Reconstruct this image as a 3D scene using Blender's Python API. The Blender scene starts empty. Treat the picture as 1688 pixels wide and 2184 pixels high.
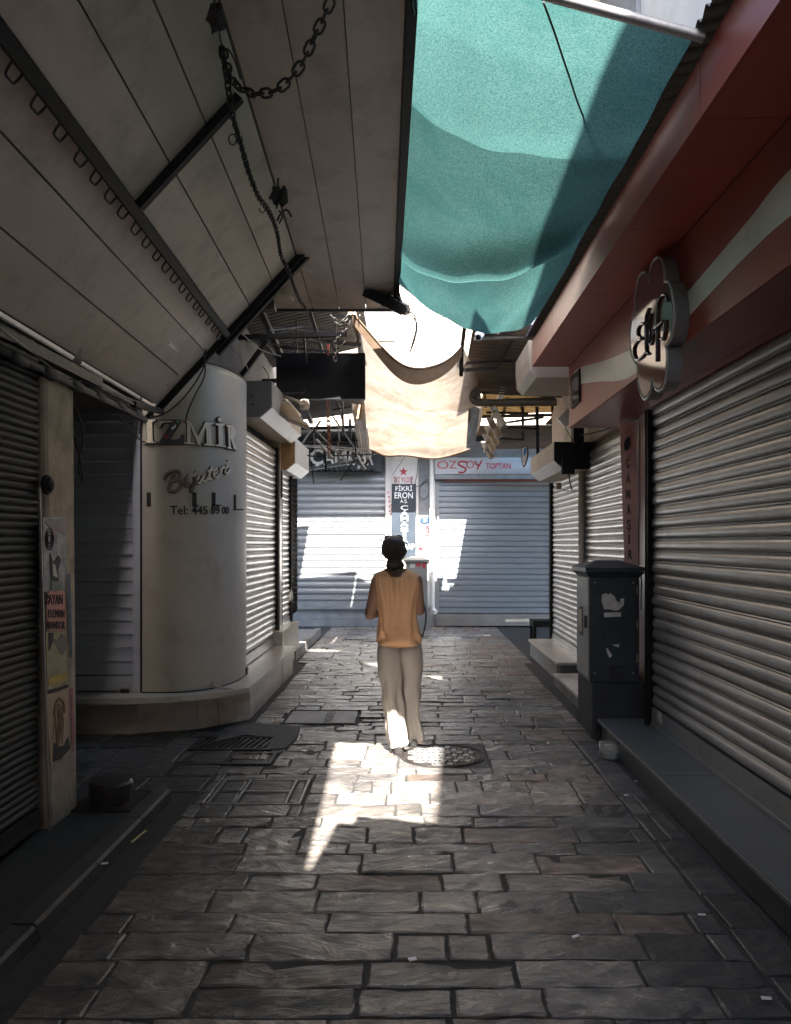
import bpy, bmesh, math, random
from mathutils import Vector, Matrix
from math import sin, cos, pi, radians

random.seed(7)
SC = bpy.context.scene
COL = SC.collection

# ------------------------------------------------------------------ camera, sky, sun, exposure
F = 1650.0                      # focal length in units of a 1688 x 2184 picture
CU, CV, EYE = 880.0, 1160.0, 1.6
cam_d = bpy.data.cameras.new('camera')
cam = bpy.data.objects.new('camera', cam_d)
COL.objects.link(cam)
cam.location = (0, 0, EYE)
cam.rotation_euler = (radians(90), 0, 0)
cam_d.sensor_fit = 'VERTICAL'
cam_d.sensor_height = 36.0
cam_d.sensor_width = 27.8
cam_d.lens = 36.0 * F / 2184.0
cam_d.shift_x = -(CU - 844.0) / 2184.0
cam_d.shift_y = (CV - 1092.0) / 2184.0
cam_d.clip_start = 0.05
cam_d.clip_end = 300
SC.camera = cam

SUN_DIR = Vector((-0.165, 0.86, -1.0)).normalized()      # the way the light travels
to_sun = -SUN_DIR
world = bpy.data.worlds.new('World')
SC.world = world
world.use_nodes = True
wn = world.node_tree
wn.nodes.clear()
w_out = wn.nodes.new('ShaderNodeOutputWorld')
w_bg = wn.nodes.new('ShaderNodeBackground')
w_sky = wn.nodes.new('ShaderNodeTexSky')
w_sky.sky_type = 'NISHITA'
w_sky.sun_disc = False
w_sky.sun_elevation = math.asin(to_sun.z)
w_sky.sun_rotation = math.atan2(to_sun.x, to_sun.y)
w_sky.air_density = 1.0
w_sky.dust_density = 2.0
w_bg.inputs['Strength'].default_value = 0.15
wn.links.new(w_sky.outputs[0], w_bg.inputs[0])
wn.links.new(w_bg.outputs[0], w_out.inputs[0])

sun_d = bpy.data.lights.new('sun', 'SUN')
sun_d.energy = 5.0
sun_d.angle = radians(0.53)
sun_d.color = (1.0, 0.945, 0.87)
sun = bpy.data.objects.new('sun', sun_d)
sun.rotation_euler = SUN_DIR.to_track_quat('-Z', 'Y').to_euler()
sun.location = (3, -12, 16)
COL.objects.link(sun)

SC.view_settings.view_transform = 'Standard'
SC.view_settings.look = 'None'
SC.view_settings.gamma = 1.0
SC.view_settings.use_curve_mapping = False
SC.view_settings.exposure = 3.25
SC.render.engine = 'CYCLES'
SC.cycles.max_bounces = 10
SC.cycles.diffuse_bounces = 6
SC.cycles.transparent_max_bounces = 12


# ------------------------------------------------------------------ helpers
def P(u, v, y):
    """the point at depth y that the picture shows at (u, v)"""
    return Vector(((u - CU) / F * y, y, EYE - (v - CV) / F * y))


def PX(u, v, x):
    """the point on the plane x = const that the picture shows at (u, v)"""
    return P(u, v, x * F / (u - CU))


def PG(u, v, z=0.0):
    return P(u, v, (EYE - z) * F / (v - CV))


def rnd(a, b):
    return random.uniform(a, b)


class MB:
    def __init__(self):
        self.v = []
        self.f = []
        self.m = []

    def add(self, vs, fs, mi=0):
        o = len(self.v)
        self.v += [tuple(p) for p in vs]
        self.f += [tuple(i + o for i in f) for f in fs]
        self.m += [mi] * len(fs)
        return self

    def box(self, x0, x1, y0, y1, z0, z1, mi=0):
        vs = [(x, y, z) for z in (z0, z1) for y in (y0, y1) for x in (x0, x1)]
        return self.add(vs, [(0, 2, 3, 1), (4, 5, 7, 6), (0, 1, 5, 4), (2, 6, 7, 3), (0, 4, 6, 2), (1, 3, 7, 5)], mi)

    def obox(self, c, ax, ay, az, mi=0):
        """box about c with half axes ax, ay, az"""
        c, ax, ay, az = Vector(c), Vector(ax), Vector(ay), Vector(az)
        vs = [c + ax * i + ay * j + az * k for k in (-1, 1) for j in (-1, 1) for i in (-1, 1)]
        return self.add(vs, [(0, 2, 3, 1), (4, 5, 7, 6), (0, 1, 5, 4), (2, 6, 7, 3), (0, 4, 6, 2), (1, 3, 7, 5)], mi)

    def bar(self, a, b, w, h=None, up=(0, 0, 1), mi=0):
        a, b = Vector(a), Vector(b)
        h = w if h is None else h
        d = (b - a)
        L = d.length
        d.normalize()
        up = Vector(up)
        if abs(d.dot(up)) > 0.98:
            up = Vector((1, 0, 0))
        s = d.cross(up).normalized()
        t = s.cross(d).normalized()
        return self.obox((a + b) / 2, d * (L / 2), s * (w / 2), t * (h / 2), mi)

    def tube(self, pts, r, n=6, cap=True, mi=0, closed=False):
        pts = [Vector(p) for p in pts]
        rs = r if isinstance(r, (list, tuple)) else [r] * len(pts)
        rings = []
        prev = None
        N = len(pts)
        for i, p in enumerate(pts):
            if closed:
                d = pts[(i + 1) % N] - pts[(i - 1) % N]
            else:
                d = pts[min(i + 1, N - 1)] - pts[max(i - 1, 0)]
            if d.length < 1e-9:
                d = Vector((0, 0, 1))
            d.normalize()
            if prev is None:
                up = Vector((0, 0, 1)) if abs(d.z) < 0.9 else Vector((1, 0, 0))
                s = d.cross(up).normalized()
            else:
                s = (prev - d * prev.dot(d))
                if s.length < 1e-6:
                    s = d.orthogonal()
                s.normalize()
            prev = s
            t = d.cross(s)
            rings.append([p + (s * cos(2 * pi * k / n) + t * sin(2 * pi * k / n)) * rs[i] for k in range(n)])
        vs = [q for ring in rings for q in ring]
        fs = []
        M_ = N if closed else N - 1
        for i in range(M_):
            j = (i + 1) % N
            for k in range(n):
                l = (k + 1) % n
                fs.append((i * n + k, i * n + l, j * n + l, j * n + k))
        if cap and not closed:
            fs.append(tuple(range(n))[::-1])
            fs.append(tuple((N - 1) * n + k for k in range(n)))
        return self.add(vs, fs, mi)

    def lathe(self, c, prof, n=24, mi=0, axis='z'):
        """prof: list of (r, h)"""
        c = Vector(c)
        vs = []
        for r, h in prof:
            for k in range(n):
                a = 2 * pi * k / n
                if axis == 'z':
                    vs.append(c + Vector((r * cos(a), r * sin(a), h)))
                elif axis == 'y':
                    vs.append(c + Vector((r * cos(a), h, r * sin(a))))
                else:
                    vs.append(c + Vector((h, r * cos(a), r * sin(a))))
        fs = []
        for i in range(len(prof) - 1):
            for k in range(n):
                l = (k + 1) % n
                fs.append((i * n + k, i * n + l, (i + 1) * n + l, (i + 1) * n + k))
        fs.append(tuple(range(n))[::-1])
        fs.append(tuple((len(prof) - 1) * n + k for k in range(n)))
        return self.add(vs, fs, mi)

    def prism(self, poly, a, b, mi=0, mi_side=None, grow=0.0):
        """poly: 3D points; extruded by the vectors a (back) and b (front)"""
        n = len(poly)
        a, b = Vector(a), Vector(b)
        poly = [Vector(p) for p in poly]
        vs = [p + a for p in poly] + [p + b for p in poly]
        o = len(self.v)
        self.v += [tuple(p) for p in vs]
        self.f.append(tuple(o + i for i in range(n))[::-1])
        self.m.append(mi)
        self.f.append(tuple(o + n + i for i in range(n)))
        self.m.append(mi)
        ms = mi if mi_side is None else mi_side
        for i in range(n):
            j = (i + 1) % n
            self.f.append((o + i, o + j, o + n + j, o + n + i))
            self.m.append(ms)
        return self

    def grid(self, rows, mi=0):
        """rows: equal lists of points"""
        n = len(rows[0])
        vs = [p for r in rows for p in r]
        fs = []
        for i in range(len(rows) - 1):
            for k in range(n - 1):
                fs.append((i * n + k, i * n + k + 1, (i + 1) * n + k + 1, (i + 1) * n + k))
        return self.add(vs, fs, mi)

    def ellipsoid(self, c, r, n=16, m=10, mi=0, rot=None):
        c = Vector(c)
        vs, fs = [], []
        for i in range(m + 1):
            ph = pi * i / m
            for k in range(n):
                th = 2 * pi * k / n
                p = Vector((r[0] * sin(ph) * cos(th), r[1] * sin(ph) * sin(th), r[2] * cos(ph)))
                if rot is not None:
                    p = rot @ p
                vs.append(c + p)
        for i in range(m):
            for k in range(n):
                l = (k + 1) % n
                fs.append((i * n + k, (i + 1) * n + k, (i + 1) * n + l, i * n + l))
        return self.add(vs, fs, mi)

    def capsule(self, a, b, ra, rb, n=12, mi=0):
        a, b = Vector(a), Vector(b)
        d = (b - a).normalized()
        pts, rs = [], []
        for k in range(5):
            t = pi / 2 * (1 - k / 4)
            pts.append(a - d * ra * sin(t))
            rs.append(max(1e-4, ra * cos(t)))
        for k in range(5):
            t = pi / 2 * k / 4
            pts.append(b + d * rb * sin(t))
            rs.append(max(1e-4, rb * cos(t)))
        return self.tube(pts, rs, n, True, mi)

    def mesh(self, name, off=(0, 0, 0), smooth=False, fix=True):
        me = bpy.data.meshes.new(name)
        ox, oy, oz = off
        me.from_pydata([(x - ox, y - oy, z - oz) for x, y, z in self.v], [], self.f)
        me.polygons.foreach_set('material_index', self.m)
        if fix:
            bm = bmesh.new()
            bm.from_mesh(me)
            bmesh.ops.remove_doubles(bm, verts=bm.verts, dist=1e-6)
            bmesh.ops.recalc_face_normals(bm, faces=bm.faces)
            bm.to_mesh(me)
            bm.free()
        if smooth:
            me.polygons.foreach_set('use_smooth', [True] * len(me.polygons))
            if smooth != 'all':
                try:
                    me.set_sharp_from_angle(angle=radians(35))
                except Exception:
                    pass
        me.update()
        return me

    def build(self, name, mats, parent=None, smooth=False, origin=None, fix=True):
        if not isinstance(mats, (list, tuple)):
            mats = [mats]
        if parent is not None:
            off = wloc(parent)
        elif origin is not None:
            off = Vector(origin)
        elif self.v:
            xs = [p[0] for p in self.v]
            ys = [p[1] for p in self.v]
            zs = [p[2] for p in self.v]
            off = Vector(((min(xs) + max(xs)) / 2, (min(ys) + max(ys)) / 2, min(zs)))
        else:
            off = Vector((0, 0, 0))
        me = self.mesh(name, off, smooth, fix)
        for m in mats:
            me.materials.append(m)
        o = bpy.data.objects.new(name, me)
        COL.objects.link(o)
        if parent is not None:
            o.parent = parent
        else:
            o.location = off
        return o


WL = {}


def wloc(o):
    p = Vector(o.location)
    while o.parent is not None:
        o = o.parent
        p = p + Vector(o.location)
    return p


def thing(name, label, cat, loc=(0, 0, 0), group=None):
    o = bpy.data.objects.new(name, None)
    o.empty_display_size = 0.1
    COL.objects.link(o)
    o.location = loc
    o['label'] = label
    o['category'] = cat
    if group:
        o['group'] = group
    return o


def tag(o, label, cat, group=None):
    o['label'] = label
    o['category'] = cat
    if group:
        o['group'] = group
    return o


def struct(o):
    o['kind'] = 'structure'
    return o


def stuff(o):
    o['kind'] = 'stuff'
    return o


# ------------------------------------------------------------------ materials
def mat(name, col, rough=0.6, metal=0.0, var=0.18, scale=6.0, bump=0.0, bscale=40.0, stretch=(1, 1, 1),
        spec=0.5, col2=None, rand=0.0, rvar=0.0, dirt=None, dirt_amt=0.0, dirt_scale=2.5, coat=0.0, bdist=0.01, emit=None):
    m = bpy.data.materials.new(name)
    m.use_nodes = True
    nt = m.node_tree
    nd, ln = nt.nodes, nt.links
    b = nd['Principled BSDF']
    b.inputs['Metallic'].default_value = metal
    b.inputs['Roughness'].default_value = rough
    b.inputs['Specular IOR Level'].default_value = spec
    if coat:
        b.inputs['Coat Weight'].default_value = coat
        b.inputs['Coat Roughness'].default_value = 0.08
    tc = nd.new('ShaderNodeTexCoord')
    mp = nd.new('ShaderNodeMapping')
    mp.inputs['Scale'].default_value = stretch
    ln.new(tc.outputs['Object'], mp.inputs[0])
    vec = mp.outputs[0]
    oi = nd.new('ShaderNodeObjectInfo')
    if rand:
        ad = nd.new('ShaderNodeVectorMath')
        ad.operation = 'MULTIPLY_ADD'
        ln.new(oi.outputs['Random'], ad.inputs[0])
        ad.inputs[1].default_value = (37.0, 53.0, 71.0)
        ln.new(vec, ad.inputs[2])
        vec = ad.outputs[0]
    n1 = nd.new('ShaderNodeTexNoise')
    n1.inputs['Scale'].default_value = scale
    n1.inputs['Detail'].default_value = 7
    n1.inputs['Roughness'].default_value = 0.62
    ln.new(vec, n1.inputs['Vector'])
    ramp = nd.new('ShaderNodeValToRGB')
    ramp.color_ramp.elements[0].position = 0.3
    ramp.color_ramp.elements[1].position = 0.72
    c2 = col2 if col2 else tuple(min(1, c * (1 + var)) for c in col)
    c1 = tuple(c * (1 - var) for c in col)
    ramp.color_ramp.elements[0].color = (*c1, 1)
    ramp.color_ramp.elements[1].color = (*c2, 1)
    ln.new(n1.outputs['Fac'], ramp.inputs[0])
    cout = ramp.outputs[0]
    if rand:
        hs = nd.new('ShaderNodeHueSaturation')
        mr = nd.new('ShaderNodeMapRange')
        mr.inputs['To Min'].default_value = 1 - rand
        mr.inputs['To Max'].default_value = 1 + rand
        ln.new(oi.outputs['Random'], mr.inputs[0])
        ln.new(mr.outputs[0], hs.inputs['Value'])
        ln.new(cout, hs.inputs['Color'])
        cout = hs.outputs[0]
    if dirt:
        n2 = nd.new('ShaderNodeTexNoise')
        n2.inputs['Scale'].default_value = dirt_scale
        n2.inputs['Detail'].default_value = 9
        n2.inputs['Roughness'].default_value = 0.7
        ln.new(tc.outputs['Object'], n2.inputs['Vector'])
        r2 = nd.new('ShaderNodeValToRGB')
        r2.color_ramp.elements[0].position = 0.5
        r2.color_ramp.elements[1].position = 0.72
        r2.color_ramp.elements[0].color = (0, 0, 0, 1)
        r2.color_ramp.elements[1].color = (dirt_amt, dirt_amt, dirt_amt, 1)
        ln.new(n2.outputs['Fac'], r2.inputs[0])
        mx = nd.new('ShaderNodeMixRGB')
        mx.inputs[2].default_value = (*dirt, 1)
        ln.new(r2.outputs[0], mx.inputs[0])
        ln.new(cout, mx.inputs[1])
        cout = mx.outputs[0]
    ln.new(cout, b.inputs['Base Color'])
    if rvar:
        mr2 = nd.new('ShaderNodeMapRange')
        mr2.inputs['From Min'].default_value = 0.3
        mr2.inputs['From Max'].default_value = 0.7
        mr2.inputs['To Min'].default_value = max(0.05, rough - rvar)
        mr2.inputs['To Max'].default_value = min(1, rough + rvar)
        ln.new(n1.outputs['Fac'], mr2.inputs[0])
        ln.new(mr2.outputs[0], b.inputs['Roughness'])
    if bump:
        n3 = nd.new('ShaderNodeTexNoise')
        n3.inputs['Scale'].default_value = bscale
        n3.inputs['Detail'].default_value = 6
        n3.inputs['Roughness'].default_value = 0.6
        ln.new(vec, n3.inputs['Vector'])
        bp = nd.new('ShaderNodeBump')
        bp.inputs['Strength'].default_value = bump
        bp.inputs['Distance'].default_value = bdist
        ln.new(n3.outputs['Fac'], bp.inputs['Height'])
        ln.new(bp.outputs[0], b.inputs['Normal'])
    if emit:
        b.inputs['Emission Color'].default_value = (*emit[0], 1)
        b.inputs['Emission Strength'].default_value = emit[1]
    return m


def cloth_mat(name, col, col2, trans=0.6, clear=0.0, scale=60, stretch=(1, 1, 1), stain=None, stain_scale=3, weave=0):
    m = bpy.data.materials.new(name)
    m.use_nodes = True
    nt = m.node_tree
    nd, ln = nt.nodes, nt.links
    nd.clear()
    out = nd.new('ShaderNodeOutputMaterial')
    tc = nd.new('ShaderNodeTexCoord')
    mp = nd.new('ShaderNodeMapping')
    mp.inputs['Scale'].default_value = stretch
    ln.new(tc.outputs['Object'], mp.inputs[0])
    n1 = nd.new('ShaderNodeTexNoise')
    n1.inputs['Scale'].default_value = scale
    n1.inputs['Detail'].default_value = 4
    n1.inputs['Roughness'].default_value = 0.75
    ln.new(mp.outputs[0], n1.inputs['Vector'])
    ramp = nd.new('ShaderNodeValToRGB')
    ramp.color_ramp.elements[0].position = 0.36
    ramp.color_ramp.elements[1].position = 0.66
    ramp.color_ramp.elements[0].color = (*col, 1)
    ramp.color_ramp.elements[1].color = (*col2, 1)
    ln.new(n1.outputs['Fac'], ramp.inputs[0])
    c = ramp.outputs[0]
    if stain:
        n2 = nd.new('ShaderNodeTexNoise')
        n2.inputs['Scale'].default_value = stain_scale
        n2.inputs['Detail'].default_value = 8
        n2.inputs['Roughness'].default_value = 0.65
        n2.inputs['Distortion'].default_value = 0.6
        ln.new(tc.outputs['Object'], n2.inputs['Vector'])
        r2 = nd.new('ShaderNodeValToRGB')
        r2.color_ramp.elements[0].position = 0.48
        r2.color_ramp.elements[1].position = 0.75
        r2.color_ramp.elements[0].color = (0, 0, 0, 1)
        r2.color_ramp.elements[1].color = (0.75, 0.75, 0.75, 1)
        ln.new(n2.outputs['Fac'], r2.inputs[0])
        mx = nd.new('ShaderNodeMixRGB')
        mx.inputs[2].default_value = (*stain, 1)
        ln.new(r2.outputs[0], mx.inputs[0])
        ln.new(c, mx.inputs[1])
        c = mx.outputs[0]
    d = nd.new('ShaderNodeBsdfDiffuse')
    t = nd.new('ShaderNodeBsdfTranslucent')
    ln.new(c, d.inputs[0])
    ln.new(c, t.inputs[0])
    ms = nd.new('ShaderNodeMixShader')
    ms.inputs[0].default_value = trans
    ln.new(d.outputs[0], ms.inputs[1])
    ln.new(t.outputs[0], ms.inputs[2])
    last = ms.outputs[0]
    if clear:
        tr = nd.new('ShaderNodeBsdfTransparent')
        m2 = nd.new('ShaderNodeMixShader')
        n4 = nd.new('ShaderNodeTexNoise')
        n4.inputs['Scale'].default_value = 260
        n4.inputs['Detail'].default_value = 2
        ln.new(mp.outputs[0], n4.inputs['Vector'])
        r4 = nd.new('ShaderNodeMapRange')
        r4.inputs['From Min'].default_value = 0.35
        r4.inputs['From Max'].default_value = 0.65
        r4.inputs['To Min'].default_value = 0.0
        r4.inputs['To Max'].default_value = clear * 2
        ln.new(n4.outputs['Fac'], r4.inputs[0])
        ln.new(r4.outputs[0], m2.inputs[0])
        ln.new(last, m2.inputs[1])
        ln.new(tr.outputs[0], m2.inputs[2])
        last = m2.outputs[0]
    ln.new(last, out.inputs[0])
    return m


def stone_mat(name, dark, light, rough=0.42, tint=None):
    m = bpy.data.materials.new(name)
    m.use_nodes = True
    nt = m.node_tree
    nd, ln = nt.nodes, nt.links
    b = nd['Principled BSDF']
    tc = nd.new('ShaderNodeTexCoord')
    oi = nd.new('ShaderNodeObjectInfo')
    geo = nd.new('ShaderNodeNewGeometry')
    mulr = nd.new('ShaderNodeMath')
    mulr.operation = 'MULTIPLY'
    mulr.inputs[1].default_value = 57.0
    ln.new(oi.outputs['Random'], mulr.inputs[0])
    vr = nd.new('ShaderNodeVectorRotate')
    vr.rotation_type = 'Z_AXIS'
    mra = nd.new('ShaderNodeMapRange')
    mra.inputs['To Min'].default_value = -0.35
    mra.inputs['To Max'].default_value = 0.45
    ln.new(oi.outputs['Random'], mra.inputs[0])
    ln.new(geo.outputs['Position'], vr.inputs['Vector'])
    ln.new(mra.outputs[0], vr.inputs['Angle'])
    cmb = nd.new('ShaderNodeCombineXYZ')
    ln.new(mulr.outputs[0], cmb.inputs[2])
    add = nd.new('ShaderNodeVectorMath')
    ln.new(vr.outputs[0], add.inputs[0])
    ln.new(cmb.outputs[0], add.inputs[1])
    mp = nd.new('ShaderNodeMapping')
    mp.inputs['Scale'].default_value = (2.3, 5.2, 4.0)
    ln.new(add.outputs[0], mp.inputs[0])
    n1 = nd.new('ShaderNodeTexNoise')
    n1.inputs['Scale'].default_value = 1.9
    n1.inputs['Detail'].default_value = 8
    n1.inputs['Roughness'].default_value = 0.62
    n1.inputs['Distortion'].default_value = 1.1
    ln.new(mp.outputs[0], n1.inputs['Vector'])
    ramp = nd.new('ShaderNodeValToRGB')
    ramp.color_ramp.elements[0].position = 0.33
    ramp.color_ramp.elements[1].position = 0.68
    ramp.color_ramp.elements[0].color = (*dark, 1)
    ramp.color_ramp.elements[1].color = (*light, 1)
    ln.new(n1.outputs['Fac'], ramp.inputs[0])
    hs = nd.new('ShaderNodeHueSaturation')
    mv = nd.new('ShaderNodeMapRange')
    mv.inputs['To Min'].default_value = 0.5
    mv.inputs['To Max'].default_value = 1.5
    ln.new(oi.outputs['Random'], mv.inputs[0])
    ln.new(mv.outputs[0], hs.inputs['Value'])
    ln.new(ramp.outputs[0], hs.inputs['Color'])
    # grime blotches over many stones
    n5 = nd.new('ShaderNodeTexNoise')
    n5.inputs['Scale'].default_value = 1.3
    n5.inputs['Detail'].default_value = 9
    n5.inputs['Roughness'].default_value = 0.72
    ln.new(geo.outputs['Position'], n5.inputs['Vector'])
    r5 = nd.new('ShaderNodeValToRGB')
    r5.color_ramp.elements[0].position = 0.46
    r5.color_ramp.elements[1].position = 0.66
    r5.color_ramp.elements[0].color = (0, 0, 0, 1)
    r5.color_ramp.elements[1].color = (0.85, 0.85, 0.85, 1)
    ln.new(n5.outputs['Fac'], r5.inputs[0])
    mx = nd.new('ShaderNodeMixRGB')
    mx.inputs[2].default_value = (0.032, 0.032, 0.035, 1)
    ln.new(r5.outputs[0], mx.inputs[0])
    ln.new(hs.outputs[0], mx.inputs[1])
    ln.new(mx.outputs[0], b.inputs['Base Color'])
    # riven relief: long ridges plus fine grain
    n2 = nd.new('ShaderNodeTexNoise')
    n2.inputs['Scale'].default_value = 2.4
    n2.inputs['Detail'].default_value = 9
    n2.inputs['Roughness'].default_value = 0.58
    n2.inputs['Distortion'].default_value = 0.7
    ln.new(mp.outputs[0], n2.inputs['Vector'])
    bp = nd.new('ShaderNodeBump')
    bp.inputs['Strength'].default_value = 1.0
    bp.inputs['Distance'].default_value = 0.020
    ln.new(n2.outputs['Fac'], bp.inputs['Height'])
    ln.new(bp.outputs[0], b.inputs['Normal'])
    mr2 = nd.new('ShaderNodeMapRange')
    mr2.inputs['From Min'].default_value = 0.3
    mr2.inputs['From Max'].default_value = 0.7
    mr2.inputs['To Min'].default_value = rough + 0.16
    mr2.inputs['To Max'].default_value = rough - 0.12
    ln.new(n1.outputs['Fac'], mr2.inputs[0])
    ln.new(mr2.outputs[0], b.inputs['Roughness'])
    b.inputs['Specular IOR Level'].default_value = 0.55
    return m


def glass_mat(name, col=(0.9, 0.92, 0.92), rough=0.1, ior=1.4, trans=0.9):
    m = bpy.data.materials.new(name)
    m.use_nodes = True
    b = m.node_tree.nodes['Principled BSDF']
    b.inputs['Base Color'].default_value = (*col, 1)
    b.inputs['Roughness'].default_value = rough
    b.inputs['Transmission Weight'].default_value = trans
    b.inputs['IOR'].default_value = ior
    return m


M = {}
M['stone'] = stone_mat('riven_stone', (0.050, 0.049, 0.050), (0.29, 0.25, 0.213), 0.29)
M['stone_red'] = stone_mat('riven_stone_reddish', (0.06, 0.045, 0.038), (0.21, 0.158, 0.125), 0.40)
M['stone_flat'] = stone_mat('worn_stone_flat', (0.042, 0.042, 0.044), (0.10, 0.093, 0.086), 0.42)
M['mortar'] = mat('mortar', (0.030, 0.029, 0.029), 0.8, var=0.4, scale=30, bump=0.4, bscale=120)
M['asphalt'] = mat('asphalt', (0.075, 0.072, 0.07), 0.75, var=0.35, scale=20, bump=0.5, bscale=160)
M['concrete'] = mat('concrete', (0.24, 0.23, 0.215), 0.8, var=0.25, scale=5, bump=0.25, bscale=90, dirt=(0.07, 0.065, 0.06), dirt_amt=0.7)
M['kerb'] = mat('kerb_stone', (0.04, 0.04, 0.041), 0.6, var=0.35, scale=7, bump=0.4, bscale=60, dirt=(0.03, 0.03, 0.03), dirt_amt=0.7)
M['granite'] = mat('grey_granite', (0.10, 0.105, 0.11), 0.4, var=0.5, scale=160, bump=0.05, bscale=200, dirt=(0.06, 0.06, 0.06), dirt_amt=0.6)
M['granite_edge'] = mat('granite_nosing', (0.22, 0.21, 0.20), 0.45, var=0.3, scale=60)
M['marble'] = mat('beige_marble', (0.52, 0.46, 0.385), 0.3, var=0.16, scale=4, dirt=(0.16, 0.13, 0.10), dirt_amt=0.7, stretch=(1, 1, 3))
M['marble_dark'] = mat('sill_marble', (0.50, 0.45, 0.38), 0.28, var=0.15, scale=5, dirt=(0.15, 0.12, 0.10), dirt_amt=0.5)
M['sh_right'] = mat('galvanised_warm', (0.31, 0.308, 0.305), 0.38, 0.6, var=0.10, scale=2.0, rand=0.07, dirt=(0.15, 0.135, 0.12), dirt_amt=0.45, dirt_scale=4)
M['sh_warm'] = mat('galvanised_beige', (0.55, 0.53, 0.51), 0.33, 0.65, var=0.10, scale=2, rand=0.06, dirt=(0.2, 0.18, 0.16), dirt_amt=0.4)
M['sh_blue'] = mat('painted_grey_blue', (0.48, 0.50, 0.56), 0.42, 0.2, var=0.08, scale=3, rand=0.05, dirt=(0.2, 0.2, 0.22), dirt_amt=0.4)
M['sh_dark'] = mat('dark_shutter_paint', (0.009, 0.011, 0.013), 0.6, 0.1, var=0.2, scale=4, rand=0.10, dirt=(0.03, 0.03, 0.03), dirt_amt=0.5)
M['sh_white'] = mat('pale_shutter', (0.31, 0.325, 0.34), 0.42, 0.25, var=0.08, scale=3, rand=0.05, dirt=(0.26, 0.25, 0.24), dirt_amt=0.4)
M['sh_white2'] = mat('pale_blue_shutter', (0.225, 0.255, 0.29), 0.42, 0.25, var=0.08, scale=3, rand=0.05, dirt=(0.26, 0.25, 0.24), dirt_amt=0.35)
M['column'] = mat('cream_column', (0.44, 0.395, 0.33), 0.52, 0.1, var=0.07, scale=2.0, dirt=(0.25, 0.21, 0.165), dirt_amt=0.45, dirt_scale=3, bump=0.03, bscale=10, stretch=(1, 1, 0.5))
M['canopy'] = mat('canopy_panel', (0.50, 0.42, 0.365), 0.55, var=0.10, scale=2.2, rand=0.09, dirt=(0.17, 0.14, 0.11), dirt_amt=0.55, dirt_scale=2.6, stretch=(2.5, 0.5, 2.5), bump=0.05, bscale=16)
M['black'] = mat('black_metal', (0.010, 0.010, 0.011), 0.6, 0.0, var=0.4, scale=20, spec=0.25)
M['rubber'] = mat('black_rubber', (0.013, 0.013, 0.014), 0.6, var=0.3, scale=20)
M['iron'] = mat('dark_iron', (0.03, 0.028, 0.027), 0.5, 0.3, var=0.45, scale=25, dirt=(0.09, 0.05, 0.03), dirt_amt=0.6, dirt_scale=12, bump=0.2, bscale=80)
M['steel'] = mat('grey_steel', (0.35, 0.345, 0.34), 0.38, 0.7, var=0.2, scale=8, dirt=(0.12, 0.1, 0.08), dirt_amt=0.5)
M['darkwall'] = mat('dark_plaster', (0.075, 0.07, 0.066), 0.85, var=0.3, scale=4, bump=0.2, bscale=60)
M['plaster'] = mat('beige_plaster', (0.47, 0.40, 0.32), 0.85, var=0.16, scale=5, bump=0.3, bscale=50, dirt=(0.17, 0.14, 0.11), dirt_amt=0.75, dirt_scale=3)
M['whitewall'] = mat('pale_wall', (0.70, 0.68, 0.65), 0.85, var=0.08, scale=4, bump=0.15, bscale=60, dirt=(0.45, 0.42, 0.39), dirt_amt=0.5)
M['greywall'] = mat('grey_wall', (0.22, 0.235, 0.25), 0.8, var=0.18, scale=4, bump=0.2, bscale=60, dirt=(0.1, 0.1, 0.1), dirt_amt=0.5)
M['red'] = mat('red_panel', (0.34, 0.060, 0.038), 0.45, var=0.06, scale=2, rand=0.05, dirt=(0.16, 0.05, 0.04), dirt_amt=0.35, dirt_scale=3)
M['red_dark'] = mat('dark_red_panel', (0.20, 0.045, 0.035), 0.34, var=0.10, scale=3, rand=0.05)
M['salmon'] = mat('faded_salmon', (0.62, 0.35, 0.30), 0.42, var=0.10, scale=3, dirt=(0.25, 0.11, 0.09), dirt_amt=0.5)
M['wave'] = mat('grey_white_vinyl', (0.76, 0.73, 0.67), 0.42, var=0.07, scale=3, dirt=(0.40, 0.37, 0.33), dirt_amt=0.4)
M['board'] = mat('matt_black_board', (0.008, 0.009, 0.011), 0.8, var=0.2, scale=3, spec=0.15)
M['housing_w'] = mat('white_housing', (0.70, 0.69, 0.68), 0.42, var=0.07, scale=3, dirt=(0.4, 0.38, 0.36), dirt_amt=0.4)
M['housing_g'] = mat('grey_housing', (0.17, 0.16, 0.16), 0.6, var=0.2, scale=25, bump=0.1, bscale=120)
M['housing_b'] = mat('beige_housing', (0.42, 0.35, 0.27), 0.55, var=0.12, scale=4, dirt=(0.2, 0.16, 0.12), dirt_amt=0.4)
M['chip'] = mat('chipboard', (0.38, 0.24, 0.11), 0.8, var=0.35, scale=90)
M['corr_dark'] = mat('old_corrugated_sheet', (0.10, 0.098, 0.096), 0.5, 0.5, var=0.35, scale=3, dirt=(0.10, 0.06, 0.04), dirt_amt=0.6)
M['corr_brown'] = mat('brown_corrugated_sheet', (0.15, 0.12, 0.095), 0.6, 0.2, var=0.3, scale=3, dirt=(0.08, 0.05, 0.03), dirt_amt=0.6)
M['corr_yellow'] = cloth_mat('yellow_fibreglass', (0.055, 0.034, 0.013), (0.08, 0.052, 0.022), 0.45, 0, 5)
M['cabinet'] = mat('green_grey_cabinet', (0.026, 0.038, 0.045), 0.5, 0.1, var=0.18, scale=5, dirt=(0.035, 0.04, 0.045), dirt_amt=0.6, bump=0.06, bscale=70)
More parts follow.
